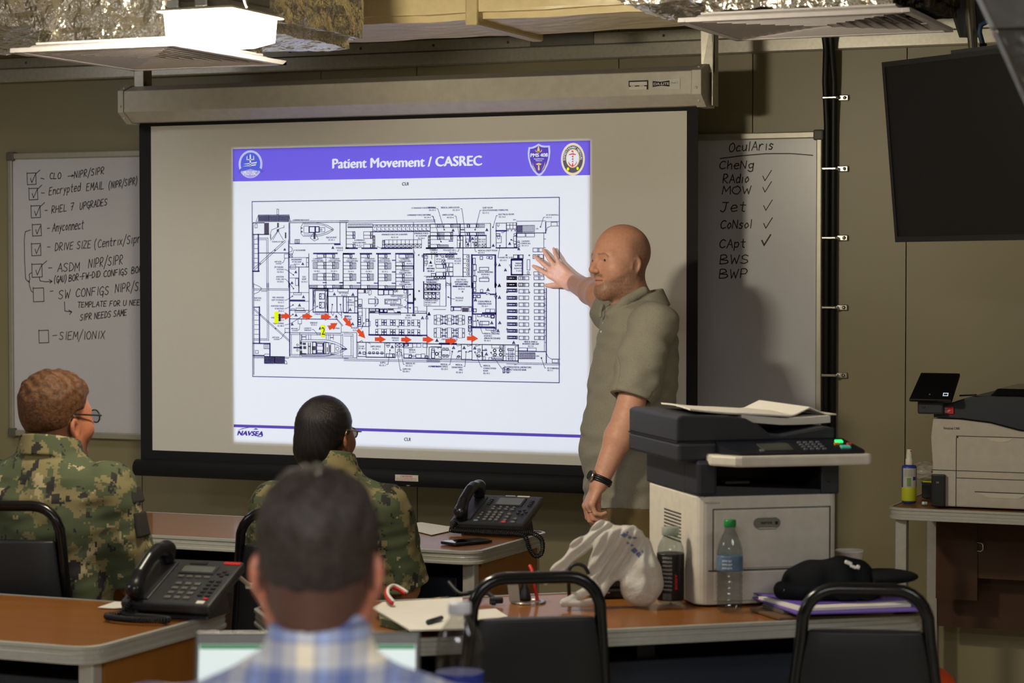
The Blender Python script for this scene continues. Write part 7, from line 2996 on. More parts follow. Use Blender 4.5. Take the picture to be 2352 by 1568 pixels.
def desk_phone(label, o, rz, W, D, zf, zb, lay, cord_pts, foot):
    t = root('desk_phone', label, 'telephone', o, rz)
    tilt = math.atan2(zb - zf, D)
    Fm = Matrix.Translation((0, 0, zf)) @ Matrix.Rotation(tilt, 4, 'X')        # face plane: x right, y up the slope
    S = math.hypot(D, zb - zf)
    mb = MB(); mb.M = Fm; mb.box2((0, 0, -.026), (W, S, 0), bev=.007); body = mb.build('base', M_PHONE, t)
    mb = MB(); mb.prism([(.03, .0), (D * .8, 0), (D * .62, zb - .035), (D * .3, zf + .02)], (.03, 0, 0), (0, 1, 0), (0, 0, 1), (1, 0, 0), 0, W - .05); mb.build('stand', M_PHONE, t, bevel=.004)
    mb = MB(); mb.M = Fm; mb.box2((.012, .015, -.002), (.072, S - .02, .004), bev=.004); mb.build('cradle', M_KEYD, body)
    x0, x1, y0, y1 = lay['lcd']
    mb = MB(); mb.M = Fm; mb.box2((x0 - .006, y0 - .006, -.002), (x1 + .006, y1 + .006, .003), bev=.002); lc = mb.build('display_frame', M_KEYD, body)
    mb = MB(); mb.M = Fm; mb.box2((x0, y0, 0), (x1, y1, .0042)); mb.build('display', M_LCD, body)
    for (kx, ky, kw, kh, m) in lay['keys']:
        mb = MB(); mb.M = Fm
        mb.lathe([(kw / 2, -.001), (kw / 2, .003), (kw * .4, .0048), (0, .005)], (kx, ky, 0), 12, 1, kh / kw) if lay.get('round') else mb.box2((kx - kw / 2, ky - kh / 2, -.001), (kx + kw / 2, ky + kh / 2, .004), bev=.0015)
        mb.build('key', m, body)
    for (a, b, m, n_) in lay.get('strips', ()):
        mb = MB(); mb.M = Fm; mb.box2((a[0], a[1], -.001), (b[0], b[1], .0022)); mb.build(n_, m, body)
    hx_ = .043
    def handset(g):
        q = g.T(Fm)
        d = q.chain([((hx_, .012, .030), .021), ((hx_, .05, .052), .018), ((hx_, .11, .062), .017), ((hx_, S - .06, .058), .018), ((hx_, S - .02, .036), .022)], 0)
        d = smin(d, q.cap((hx_, .012, .030), (hx_, .016, .016), .022, .020), .01)
        d = smin(d, q.cap((hx_, S - .02, .036), (hx_, S - .026, .018), .023, .021), .01)
        w_ = G(q.x - hx_, q.y, q.z)
        return smax(d, np.abs(w_.x) - .023, .006)
    c0 = Fm @ Vector((hx_, 0, 0)); c1 = Fm @ Vector((hx_, S, .09))
    soft('handset', handset, (-.01, -.06, -.01), (.11, D + .04, zb + .14), .0022, M_PHONEG, t)
    helix([Vector(p) for p in cord_pts], .0065, .0022, 165).build('coiled_cord', M_RUBBER, t)
    return t
# the phone on the desk by the screen
ks = []
for i in range(3):
    for j in range(4): ks.append((.118 + i * .021, .022 + j * .0165, .015, .010, M_KEY))
for j in range(3): ks.append((.190, .024 + j * .020, .015, .010, M_KEY))
ks += [(.094, .030, .013, .008, M_KEY), (.094, .052, .010, .006, M_KEY), (.094, .066, .010, .006, M_KEY), (.092, .012, .018, .011, mat('phone_key_blue', (110, 130, 150), .4)), (.190, .010, .019, .011, mat('phone_key_red', (196, 70, 76), .4)), (.222, .012, .018, .010, M_KEY), (.222, .034, .015, .009, M_KEY)]
for i in range(4): ks.append((.120 + i * .023, .096, .015, .006, M_KEY)); ks.append((.120 + i * .023, .110, .012, .006, M_KEY))
for a in range(5): ks.append((.228 + .014 * math.cos(a * 1.2566), .082 + .014 * math.sin(a * 1.2566), .011, .007, M_KEYD))
for j in range(4): ks.append((.236, .128 + j * .011, .014, .005, M_KEYD)); ks.append((.092, .128 + j * .011, .014, .005, M_KEYD))
b0 = Vector((-3.062, 6.70, .75))
desk_phone('black desk phone with grey display and coiled cord hanging off the desk nearest the screen', b0, R(1), .262, .185, .038, .112,
           dict(lcd=(.118, .205, .126, .172), keys=ks, round=True, strips=(((.13, .188), (.165, .194), M_ALUP, 'name_strip'), ((.172, .188), (.215, .194), M_STICK, 'name_strip'))),
           spline([(.030, -.004, .040), (.018, -.016, .018), (.03, -.026, .012), (.12, -.040, .012), (.20, -.045, .012), (.262, -.052, .013), (.292, -.055, .006), (.305, -.055, -.03), (.322, -.045, -.055), (.338, -.03, -.045), (.332, -.016, -.005), (.300, -.016, .013), (.25, -.018, .012), (.14, -.016, .012), (.03, -.012, .012)], 6), 0)
# the phone on the near desk
ks = []
for i in range(3):
    for j in range(4): ks.append((.118 + i * .026, .030 + j * .022, .016, .010, M_KEYD if (i + j) % 9 == 8 else M_KEY))
for i in range(4): ks.append((.108 + i * .024, .130, .016, .008, M_KEY))
for i in range(2):
    for j in range(5): ks.append((.200 + i * .02, .046 + j * .017, .013, .009, M_KEYD))
ks += [(.204, .150, .010, .008, M_KEYD), (.226, .150, .010, .008, M_KEYD), (.215, .160, .010, .008, M_KEYD), (.215, .140, .010, .008, M_KEYD), (.222, .030, .012, .008, M_RED)]
a0 = Vector((-3.055, 4.735, .75))
desk_phone('black desk phone with red corner strip on the lower left desk', a0, R(4), .245, .20, .040, .125,
           dict(lcd=(.098, .185, .150, .178), keys=ks, strips=(((.195, .196), (.240, .208), M_RED, 'red_strip'), ((.104, .192), (.15, .202), M_KEYD, 'name_strip'), ((.205, .008), (.226, .020), M_STICK, 'key_label'))),
           spline([(.034, .0, .040), (.012, -.012, .016), (-.012, -.04, .010), (.02, -.066, .010), (.09, -.078, .010), (.150, -.066, .010), (.158, -.046, .010), (.11, -.030, .010), (.045, -.022, .010), (.02, -.010, .012), (.03, .03, .012)], 6), 0)
# beige network cable hanging down behind the near phone
pts = spline([at(541, 1320, 5.70), at(556, 1330, 5.72), at(578, 1350, 5.74), at(594, 1372, 5.74), on_z(606, 1396, .757), on_z(622, 1404, .757), on_z(640, 1402, .757)], 6)
mb = MB(); mb.tube(pts, .0055, 8); o = mb.build('network_cable', mat('beige_cable', (168, 160, 146), .5)); tag(o, 'beige network cable drooping from the lower left desk phone to the angled desk', 'cable')
mb = MB(); mb.box(at(574, 1345, 5.74), (.022, .016, .014), YAW, bev=.003); mb.build('cable_plug', M_WHITEP, o)

# ------------------------------------------------------------------ flat things on the desks
def flat_thing(name, label, cat, px_pts, z, th, matl, group=None, lift=.0006):
    P = [on_z(x, y, z) for x, y in px_pts]
    c = sum(P, Vector()) / len(P)
    mb = MB()
    n = len(P)
    V = [(p.x, p.y, z + lift) for p in P] + [(p.x, p.y, z + lift + th) for p in P]
    fs = [list(range(n))[::-1], list(range(n, 2 * n))] + [[k, (k + 1) % n, n + (k + 1) % n, n + k] for k in range(n)]
    # winding
    a = sum(P[i].x * P[(i + 1) % n].y - P[(i + 1) % n].x * P[i].y for i in range(n))
    if a < 0: fs = [f[::-1] for f in fs]
    o = bpy.data.objects.new('t', None)
    mb.add([Vector(v) - Vector((c.x, c.y, z)) for v in V], fs, False)
    ob = mb.build(name, matl); ob.location = (c.x, c.y, z)
    bpy.data.objects.remove(o)
    tag(ob, label, cat, group)
    return ob
flat_thing('paper_sheet', 'loose white sheet of paper beside the phone on the desk nearest the screen', 'paper', [(898, 1206), (992, 1229), (1060, 1214), (968, 1200)], .75, .0012, M_PAPER)
flat_thing('paper_sheet', 'white paper sticking out behind the phone on the lower left desk', 'paper', [(224, 1396), (262, 1383), (330, 1382), (325, 1393), (262, 1398)], .75, .0012, M_PAPER)
# smartphone
c = sum((on_z(x, y, .75) for x, y in ((1022, 1252), (1068, 1257), (1117, 1245), (1078, 1236))), Vector()) / 4
t = root('smartphone', 'black smartphone lying on the desk nearest the screen, in front of the desk phone', 'smartphone', (c.x, c.y, .751), R(62))
mb = MB(); mb.prism(rrect(-.078, -.039, .078, .039, .012, 5), (0, 0, 0), (1, 0, 0), (0, 1, 0), (0, 0, 1), 0, .0085); mb.build('case', mat('phone_case_dark', (28, 24, 26), .35), t, bevel=.002)
mb = MB(); mb.prism(rrect(-.073, -.034, .073, .034, .010, 5), (0, 0, .0085), (1, 0, 0), (0, 1, 0), (0, 0, 1), 0, .0006); mb.build('display', mat('phone_glass', (10, 10, 14), .04, spec=.9, var=0), t)
# tan strap
q0 = on_z(900, 1240, .75)
P = [on_z(903, 1236, .75), on_z(916, 1240, .75), on_z(927, 1237, .75), on_z(935, 1229, .75)]
mb = MB()
for dz, k in ((.004, 0), (.012, 1)):
    pts = spline([P[0] + Vector((-.03, 0, dz)), P[0] + Vector((0, 0, dz)), P[1] + Vector((0, 0, dz * .5 + .003)), P[2] + Vector((0, 0, dz + .008)), P[3] + Vector((0, .01 * k, .022 + dz * .4)), P[3] + Vector((.004, .01, .026))], 5)
    mb.tube(pts, .0045, 6)
o = mb.build('tan_strap', mat('tan_webbing', (170, 130, 78), .8)); tag(o, 'tan looped strap on the desk beside the dark-haired woman', 'strap')

# camouflage notebook with a white pad on the angled desk
Pn = [on_z(x, y, .75) for x, y in ((862, 1400), (868, 1436), (940, 1462), (1068, 1440), (1062, 1378))]
flat_thing('notebook', 'camouflage-covered notebook under the white pad on the angled desk', 'notebook', [(868, 1404), (872, 1437), (935, 1452), (1050, 1420), (1030, 1385)], .75, .018, M_CAMO)
flat_thing('paper_pad', 'large white paper pad lying on the notebook behind the laptop', 'paper', [(856, 1399), (942, 1450), (1066, 1447), (1062, 1376), (880, 1386)], .7695, .004, M_PAPER)
mb = MB()
pn = [on_z(983, 1434, .7745), on_z(1014, 1424, .7745)]
mb.cyl(pn[0] + Vector((0, 0, .006)), pn[1] + Vector((0, 0, .006)), .006, .0055, 12); mb.ball(pn[0] + Vector((0, 0, .006)), .006, 10, 6)
o = mb.build('pen', M_DARK); tag(o, 'dark pen lying on the white pad behind the large clear bottle', 'pen')
# red and white ribbon loop
pr = [on_z(900, 1394, .7745) + Vector((0, 0, .010)), on_z(888, 1384, .7745) + Vector((0, 0, .016)), on_z(889, 1376, .7745) + Vector((0, 0, .024)), on_z(900, 1371, .7745) + Vector((0, 0, .026)), on_z(915, 1371, .7745) + Vector((0, 0, .020)), on_z(932, 1373, .7745) + Vector((0, 0, .010))]
mb = MB(); mb.tube(spline(pr, 6), .0055, 8); o = mb.build('ribbon_loop', mat('red_ribbon', (186, 44, 36), .6)); tag(o, 'red ribbon loop standing on the white pad', 'ribbon')
mb = MB(); mb.tube([p + Vector((.003, .003, .004)) for p in spline(pr, 6)], .0042, 8); mb.build('ribbon_lining', M_PAPER, o)
flat_thing('paper_slip', 'white paper slip on the angled desk behind the middle empty chair', 'paper', [(1060, 1432), (1090, 1402), (1138, 1398), (1166, 1416)], .75, .001, M_PAPER)
# black cables on the desk
mb = MB(); mb.tube(spline([on_z(1030, 1380, .75) + Vector((0, 0, .05)), at(1056, 1362, 5.82), at(1085, 1360, 5.82), on_z(1110, 1372, .75) + Vector((0, 0, .020)), on_z(1136, 1386, .75) + Vector((0, 0, .012))], 8), .0055, 8)
o = mb.build('black_cable', M_RUBBER); tag(o, 'black cable with plug trailing over the desk behind the middle empty chair', 'cable')
pc = on_z(1140, 1389, .75)
mb = MB(); mb.box(pc + Vector((0, 0, .012)), (.034, .018, .016), ang, bev=.004); mb.box(pc + Vector((-.004, -.014, .007)), (.012, .022, .010), ang, bev=.002); mb.build('cable_plug', M_BLACK, o)
mb = MB()
gc = on_z(1213, 1382, .75)
for r0, r1, z0, z1 in ((.034, .046, .7502, .7525),):
    n = 32
    V = [gc + Vector((r_ * math.cos(2 * math.pi * k / n), r_ * math.sin(2 * math.pi * k / n), z_ - .75)) for r_, z_ in ((r0, z0), (r0, z1), (r1, z1), (r1, z0)) for k in range(n)]
    mb.add(V, [[a * n + k, a * n + (k + 1) % n, ((a + 1) % 4) * n + (k + 1) % n, ((a + 1) % 4) * n + k] for a in range(4) for k in range(n)], True)
o = mb.build('grommet_ring', M_STEEL); tag(o, 'round metal cable grommet in the angled desk top', 'grommet')
gx = [on_z(1175, 1383, .75), on_z(1204, 1384, .75), on_z(1234, 1379, .75)]
mb = MB(); mb.M = Matrix.Translation(gc + Vector((-.030, -.018, .0))); 
mb.prism([(-.014, 0), (.014, 0), (.006, .075), (-.022, .075)], (0, 0, .003), tuple(rgt), (0, 0, 1), Vector((fwd.x, fwd.y, 0)).normalized(), -.006, .006); o = mb.build('beige_ribbon_cable', mat('beige_cable', (168, 160, 146), .5)); tag(o, 'beige flat cable rising from the grommet of the angled desk', 'cable')
mb = MB(); b_ = gc + Vector((-.008, -.004, 0)); mb.lathe([(.0, .003), (.016, .003), (.017, .012), (.012, .03), (.008, .040), (.006, .075), (0, .075)], b_, 16); o = mb.build('black_plug', M_BLACK); tag(o, 'black plug standing in the grommet between beige and red cables', 'plug')
mb = MB(); b_ = gc + Vector((.022, .010, 0)); mb.tube(spline([b_ + Vector((0, 0, .003)), b_ + Vector((-.003, 0, .02)), b_ + Vector((-.010, 0, .05)), b_ + Vector((-.018, .01, .075)), b_ + Vector((-.03, .02, .09))], 6), .0048, 8); o = mb.build('red_cable', mat('red_cable', (196, 40, 34), .45)); tag(o, 'red cable coming out of the grommet in the angled desk', 'cable')
# black cable tie loop
pl_ = [at(1306, 1330, 5.70), at(1306, 1312, 5.70), at(1314, 1299, 5.70), at(1328, 1295, 5.70), at(1341, 1300, 5.70), at(1348, 1309, 5.70), at(1352, 1318, 5.70)]
base = on_z(1308, 1386, .75)
mb = MB(); mb.tube(spline([base + Vector((0, 0, .005))] + pl_, 6), .0048, 8); o = mb.build('cable_loop', M_RUBBER); tag(o, 'black cable loop curling above the middle empty chair, before the plastic bag', 'cable')
# black device behind the bag
dv = on_z(1418, 1374, .75)
t = root('power_adapter', 'black box with chrome edge half hidden behind the plastic bag', 'electronic device', (dv.x, dv.y, .75), R(30))
mb = MB(); mb.box2((-.07, .0, .001), (.06, .10, .022), bev=.004); mb.build('body', M_BLACK, t)
mb = MB(); mb.box2((-.07, -.003, .014), (-.02, .0, .018)); mb.build('chrome_edge', M_STEEL, t)
mb = MB(); mb.box2((-.05, .03, .022), (.055, .10, .05), bev=.006); mb.build('upper_box', M_DARK, t)

# ------------------------------------------------------------------ plastic carrier bag
bo = on_z(1470, 1386, .75)
t = root('plastic_bag', 'crumpled white plastic carrier bag with blue print beside the black bottle', 'plastic bag', (bo.x, bo.y, .75), YAW)
LB = local(t)
dB = 5.76
def bp(px, py, dd=0): return LB(px, py, dB + dd)
def sheetish(g, pts, th, lay):
    """a band of film: a chain of flattened capsules, wide across the view and thin in depth"""
    d = None
    for (a, wa_), (b, wb_) in zip(pts[:-1], pts[1:]):
        e = g.cap(a, b, wa_, wb_)
        d = e if d is None else smin(d, e, .03)
    m = np.abs(g.y - lay) - th
    return smax(d, m, .010)
def bag(g):
    pk = bp(1484, 1252)
    ang_ = np.arctan2(g.x - pk.x, pk.z - g.z + .03)
    pouch = smin(g.cap(bp(1474, 1352), bp(1482, 1300), .036, .034), g.cap(bp(1482, 1300), pk, .034, .010), .03)
    pouch = smin(pouch, g.ell(bp(1470, 1350), (.050, .050, .040)), .03)
    pouch = pouch + np.sin(ang_ * 15 + waves(g, 4, .12) * 1.2) * .0034 * sstep(g.z, .0, .05) + waves(g, 16, .05) * .002
    u = g.x * .84 - g.z * .54
    swp = np.sin(u * 240 + waves(g, 3, .15) * 1.8) * .0042 + np.sin(u * 610 + waves(g, 7, .1) * 2) * .0012 + waves(g, 12, .16) * .006
    d2 = sheetish(g, [(pk, .012), (bp(1446, 1242), .036), (bp(1412, 1262), .048), (bp(1388, 1305), .036), (bp(1362, 1352), .020)], .012, bp(1420, 1260).y + swp + (g.z - .1) * -.12)
    d = smin(pouch, d2, .018)
    v = g.x * .62 - g.z * .78
    hw = np.sin(v * 330 + waves(g, 9, .1) * 1.5) * .0022
    d = smin(d, sheetish(g, [(bp(1440, 1232), .022), (bp(1384, 1216), .018), (bp(1330, 1258), .017), (bp(1282, 1308), .012), (bp(1254, 1340), .008)], .009, bp(1400, 1240).y + .008 + hw * 2), .010)
    d = smin(d, g.chain([(bp(1366, 1348, -.02), .014), (bp(1330, 1366, -.04), .011), (bp(1296, 1384, -.05), .010)]), .008)
    d = smin(d, g.chain([(bp(1296, 1384, -.05), .010), (bp(1335, 1386, -.06), .008), (bp(1376, 1376, -.03), .008), (bp(1398, 1330, -.0), .014)]), .006)
    return smax(d, .001 - g.z, .004)
def bag_tint(g):
    c = base_tint(g, (222, 218, 210))
    m = np.zeros(len(g.x))
    for px, py, a_, b_ in ((1433, 1226, 8, 5), (1446, 1232, 5, 3), (1456, 1232, 5, 3), (1441, 1245, 3, 3), (1451, 1250, 4, 3), (1456, 1262, 7, 6), (1466, 1270, 6, 6), (1474, 1264, 3, 4), (1440, 1220, 3, 3)):
        p_ = bp(px, py); m = np.maximum(m, ((np.abs(g.x - p_.x) / (a_ * .0011) + np.abs(g.z - p_.z) / (b_ * .0011)) < 1.25) * (g.y < .06))
    return mixc(c, lin(38, 74, 150), m * .85)
soft('film', bag, (-.40, -.24, -.004), (.14, .22, .30), .0026, M_FILM, t, relax=1, color=bag_tint)
# black-label bottle
def bottle(label, px, py, prof, n=28, matl=M_PET, z=.75):
    b = on_z(px, py, z)
    t = root('bottle', label, 'bottle', (b.x, b.y, z + .001), 0)
    mb = MB(); mb.lathe(prof, (0, 0, 0), n); mb.build('body', matl, t)
    return t
t = bottle('half-empty clear bottle with black wrap label beside the plastic bag', 1540, 1386, [(0, .004), (.022, .0), (.032, .004), (.0345, .012), (.0345, .128), (.034, .136), (.033, .145), (.027, .160), (.0215, .168), (.0195, .172), (.0195, .176), (.0215, .178), (.0215, .181), (.019, .183)])
mb = MB(); mb.lathe([(.0352, .010), (.0355, .012), (.0355, .128), (.0352, .130)], (0, 0, 0), 32); lab = mb.build('label', mat('black_label_film', (22, 19, 20), .35, var=.02), t)
mb = MB()
def wraptext(mb, s, a0, z, size, rad, bold=.0003, width=None, vertical=False):
    vs_, fs = text_mesh(s, size, bold)
    if not vs_: return
    w = max(p[0] for p in vs_) if width is None else width
    k = 1 if width is None else width / max(p[0] for p in vs_)
    V = []
    for x, y in vs_:
        if vertical: X, Y = -y, x * k
        else: X, Y = x * k, y
        a = a0 + X / rad
        V.append((rad * math.cos(a), rad * math.sin(a), z + Y))
    mb.add(V, fs, False)
A0 = math.atan2(-b0.y if False else -1, .45)
face = math.atan2(CAM.y - 5.5, CAM.x + 1.887)          # side of the bottle that looks at the camera
for i in range(9): wraptext(mb, 'NUTRITION FACTS per serving'[i % 3: 12 + i], face - .62, .118 - i * .010, .0075 - .0003 * i, .0359, .0002, .026)
for i in range(8): wraptext(mb, 'INGREDIENTS water fruit'[i: 18 + i % 3], face - .60, .028 - i * .0022, .002, .0359, 0, .024)
mb.build('label_text', mat('pale_print', (176, 170, 160), .6, var=0), lab)
mb = MB()
for i in range(7): wraptext(mb, 'IIIIIIII', face - .98, .030 + i * .0055, .006, .0359, .0004, .009)
mb.build('barcode', M_STICK, lab)
mb = MB(); wraptext(mb, 'BODY', face + .5, .040, .009, .0359, .0004, .04, True); mb.build('label_accent', M_RED, lab)
mb = MB(); mb.lathe([(.0225, .176), (.0228, .178), (.0228, .195), (.021, .197), (0, .197)], (0, 0, 0), 24); mb.build('cap', mat('translucent_cap', (150, 160, 146), .35, alpha=.65), t)
# water bottle with green cap
prof = [(0, .006), (.012, .003), (.022, .0), (.030, .004)]
z = .012
for i in range(6): prof += [(.0322, z), (.0322, z + .007), (.0302, z + .010), (.0322, z + .013)]; z += .0145
prof += [(.0325, z), (.0325, .146), (.031, .158), (.026, .176), (.019, .192), (.0145, .200), (.0135, .205), (.0135, .210), (.015, .211), (.015, .213), (.0135, .214)]
t = bottle('clear ribbed water bottle with green cap in front of the multifunction printer', 1676, 1403, prof)
mb = MB(); mb.lathe([(.0328, .102), (.0331, .104), (.0331, .138), (.0328, .140)], (0, 0, 0), 32); lab = mb.build('label', mat('blue_label_film', (96, 122, 150), .3, alpha=.8, var=.2, vscale=60), t)
mb = MB(); 
face = math.atan2(CAM.y - 5.43, CAM.x + 1.706)
for i in range(3): wraptext(mb, 'pure spring'[: 8 + i], face - .6, .127 - i * .009, .008, .0335, .0003, .026)
mb.build('label_text', mat('white_print', (200, 206, 214), .6, var=0), lab)
mb = MB(); mb.lathe([(.0150, .2115), (.0155, .213), (.0155, .227), (.0145, .229), (0, .229)], (0, 0, 0), 28); mb.build('cap', mat('green_cap', (24, 128, 56), .4), t)
# large bottle in the foreground
t = bottle('large clear bottle with blue label in the foreground beside the laptop', 1056, 1745, [(0, .006), (.03, .0), (.0405, .006), (.0415, .02), (.0415, .150), (.040, .158), (.0415, .166), (.0415, .195), (.038, .215), (.029, .232), (.0195, .245), (.0175, .248), (.0175, .254), (.0195, .255), (.0195, .257), (.0175, .258)], 36, M_PETS)
mb = MB(); mb.lathe([(.0418, .075), (.0422, .077), (.0422, .152), (.0418, .154)], (0, 0, 0), 36); mb.build('label', mat('navy_label_film', (34, 50, 132), .35), t)
mb = MB(); mb.lathe([(.0195, .256), (.02, .258), (.02, .272), (.019, .2745), (0, .2745)], (0, 0, 0), 28); mb.build('cap', mat('frosted_cap', (196, 198, 204), .4), t)
# ------------------------------------------------------------------ laptop in the foreground
lt = at(707, 1451, 3.88)
t = root('laptop', 'open grey laptop with lit screen in front of the man in plaid', 'laptop', (lt.x, lt.y, .751), YAW)
zt_ = lt.z - .751
hw = .193
tl_ = R(14)
mb = MB(); mb.prism(rrect(-hw, -.30, hw, -.055, .012, 4), (0, 0, 0), (1, 0, 0), (0, 1, 0), (0, 0, 1), .0, .018); mb.build('keyboard_base', mat('laptop_grey', (88, 86, 82), .4, .3), t, bevel=.003)
Hs = zt_ / math.cos(tl_)
Sm = Matrix.Translation((0, -.055, .0)) @ Matrix.Rotation(-tl_, 4, 'X')
mb = MB(); mb.M = Sm; mb.box2((-hw, -.004, .016), (hw, .006, Hs), bev=.004); lid_ = mb.build('lid', mat('laptop_grey', (88, 86, 82), .4, .3), t)
mb = MB(); mb.M = Sm; mb.box2((-hw + .008, -.0050, .03), (hw - .008, -.0042, Hs - .022)); 
mb.build('display', mat('lit_laptop_display', (214, 226, 226), .3, var=0, emit=(206, 222, 222), estr=.55), lid_)
mb = MB(); mb.M = Sm; mb.box2((-hw + .009, -.0056, Hs - .030), (hw - .009, -.0051, Hs - .0225)); mb.build('title_bar', mat('green_title_bar', (30, 120, 66), .3, var=0, emit=(40, 120, 70), estr=.4), lid_)
mb = MB()
for i in range(12):
    for j in range(4): mb.box2((-.16 + i * .027, -.20 + j * .025, .018), (-.137 + i * .027, -.180 + j * .025, .020))
o = mb.build('keyboard', M_BLACK, t); o['kind'] = 'stuff'
# ------------------------------------------------------------------ black cap on a purple folder, clipboard, cup
flat_thing('clipboard', 'brown clipboard lying lowest under the purple folder on the angled desk', 'clipboard', [(1722, 1402), (1790, 1424), (2128, 1414), (2104, 1386), (1760, 1394)], .75, .005, mat('brown_hardboard', (104, 78, 54), .6))
fz = .7565
flat_thing('document_case', 'grey document sleeve between the clipboard and the purple folder', 'folder', [(1752, 1396), (1800, 1410), (2050, 1412), (2080, 1384), (1764, 1388)], fz, .010, mat('grey_sleeve', (90, 84, 76), .6))
fz += .0115
flat_thing('purple_folder', 'purple folder with white papers under the black cap', 'folder', [(1724, 1372), (1830, 1412), (2124, 1404), (2080, 1378), (1770, 1376)], fz, .003, mat('purple_card', (104, 78, 168), .5))
fz += .004
flat_thing('paper_stack', 'white papers slid inside the purple folder', 'paper', [(1742, 1376), (1838, 1404), (2092, 1394), (2070, 1378), (1774, 1376)], fz, .007, M_PAPER)
fz += .008
flat_thing('folder_cover', 'purple folder cover lying over the white papers under the cap', 'folder', [(1728, 1362), (1836, 1390), (2090, 1378), (2060, 1366), (1766, 1364)], fz, .002, mat('purple_card', (104, 78, 168), .5))
cb = on_z(1925, 1376, .782)
t = root('baseball_cap', 'black baseball cap with white emblem lying on the purple folder', 'cap', (cb.x, cb.y, .7805), YAW)
LCp = local(t); dC = 5.70
M_CAP = mat('black_cap_cloth', (19, 20, 24), .95, spec=.15, var=.15, vscale=300, bump=.2, bscale=500, bdist=.001)
def cp_(px, py, dd=0): return LCp(px, py, dC + dd)
def crown(g):
    c = cp_(1925, 1350)
    d = g.ell((c.x, c.y, .005), (.112, .092, .100))
    d = smax(d, .004 - g.z, .008)
    e = cp_(1885, 1345)
    d = smin(d, g.ell((e.x - .03, e.y, .028), (.07, .07, .058)), .03)
    inner = g.ell((c.x, c.y, .0), (.104, .085, .092))
    d = d + waves(g, 6, .09) * .004
    return smax(smax(d, -inner, .003), .001 - g.z, .003)
soft('crown', crown, (-.24, -.16, -.004), (.20, .16, .14), .003, M_CAP, t)
def brim(g):
    a = cp_(2000, 1322, -.02); b = cp_(2062, 1322, -.02)
    q = G(g.x - (a.x + b.x) / 2, g.y - a.y, g.z - .058 - .10 * (g.x - a.x) * 0)
    return smax(q.ell((0, 0, 0), (.085, .082, .017)), -(q.x + .035), .004)
soft('brim', brim, (-.1, -.16, .02), (.24, .16, .10), .003, M_CAP, t)
def strap(g):
    a = cp_(1796, 1352, -.03); b = cp_(1850, 1362, -.05); c = cp_(1960, 1362, -.07)
    return smax(g.chain([((a.x, a.y, .024), .022), ((b.x, b.y, .020), .021), ((c.x, c.y, .016), .016)], .01) + waves(g, 5, .08) * .002, .001 - g.z, .002)
soft('back_strap', strap, (-.24, -.2, -.004), (.12, .12, .08), .003, M_CAP, t)
mb = MB(); a = cp_(1800, 1358, -.055); letter(mb, 'MOROLLA', a, (1, .0, -.12), (0, 0, 1), .008, .0004, width=.036); mb.build('strap_text', M_STICK, t)
mb = MB(); a = cp_(1944, 1288, -.082)
mb.M = Matrix.Translation((a.x, a.y + .008, a.z - .006)) @ Matrix.Rotation(R(22), 4, 'Y') @ Matrix.Rotation(R(-32), 4, 'X')
mb.box((.006, 0, .003), (.020, .006, .010), bev=.003); mb.box((.020, 0, -.002), (.018, .006, .008), bev=.003); mb.box((.032, 0, .002), (.010, .006, .011), bev=.003); mb.build('emblem', M_STICK, t)
cu_ = on_z(1950, 1345, .75)
t = root('paper_cup', 'white paper cup behind the black cap at the printer corner', 'cup', (cu_.x, cu_.y, .7505), 0)
mb = MB(); mb.lathe([(0, .002), (.026, .0), (.0272, .002), (.0365, .092), (.0385, .093), (.0390, .096), (.037, .098), (.0355, .096), (.026, .006), (0, .005)], (0, 0, 0), 32); mb.build('cup_wall', M_PAPER, t)

# ------------------------------------------------------------------ spray bottle and oddments on the wall table
sb = on_z(2088, 1155, .785)
t = root('spray_bottle', 'blue and yellow spray bottle with white pump on the wall table', 'spray bottle', (sb.x, sb.y, .786), 0)
mb = MB(); mb.lathe([(0, .002), (.022, .0), (.0255, .004), (.026, .010), (.026, .126), (.024, .132), (.014, .135), (.012, .137)], (0, 0, 0), 28); mb.build('body', mat('blue_bottle', (44, 62, 142), .4), t)
mb = MB(); mb.lathe([(.0262, .008), (.0265, .010), (.0265, .054), (.0262, .056)], (0, 0, 0), 28); mb.build('lower_label', mat('lime_label', (186, 190, 30), .45), t)
face = math.atan2(-sb.y, -sb.x)
def patch(a0, a1, z0, z1, rad, matl, name, parent):
    mb = MB(); n = 10
    V = [(rad * math.cos(a0 + (a1 - a0) * k / n), rad * math.sin(a0 + (a1 - a0) * k / n), z_) for z_ in (z0, z1) for k in range(n + 1)]
    V += [((rad - .0006) * math.cos(a0 + (a1 - a0) * k / n), (rad - .0006) * math.sin(a0 + (a1 - a0) * k / n), z_) for z_ in (z0, z1) for k in range(n + 1)]
    m = 2 * (n + 1)
    fs = [[k, k + 1, n + 2 + k, n + 1 + k] for k in range(n)] + [[m + k, m + n + 1 + k, m + n + 2 + k, m + k + 1] for k in range(n)]
    mb.add(V, fs, True); return mb.build(name, matl, parent)
lb_ = patch(face - .9, face + 1.1, .056, .124, .0268, mat('grey_white_label', (186, 182, 170), .5), 'front_label', t)
patch(face - .3, face + .25, .060, .090, .0271, mat('green_mark', (110, 150, 84), .5, var=.2), 'label_mark', lb_)
patch(face + .5, face + 1.0, .082, .094, .0271, mat('blue_bottle', (44, 62, 142), .4), 'label_mark', lb_)
mb = MB()
for i in range(5): wraptext(mb, 'screen cleaner spray'[:14 + i], face - .7, .116 - i * .005, .0035, .0272, 0, .03)
mb.build('label_text', M_INK, lb_)
mb = MB(); mb.lathe([(.0135, .134), (.0138, .136), (.0138, .154), (.0115, .156), (.0112, .158), (.0095, .182), (.009, .190), (0, .190)], (0, 0, 0), 24); pp = mb.build('pump', M_WHITEP, t)
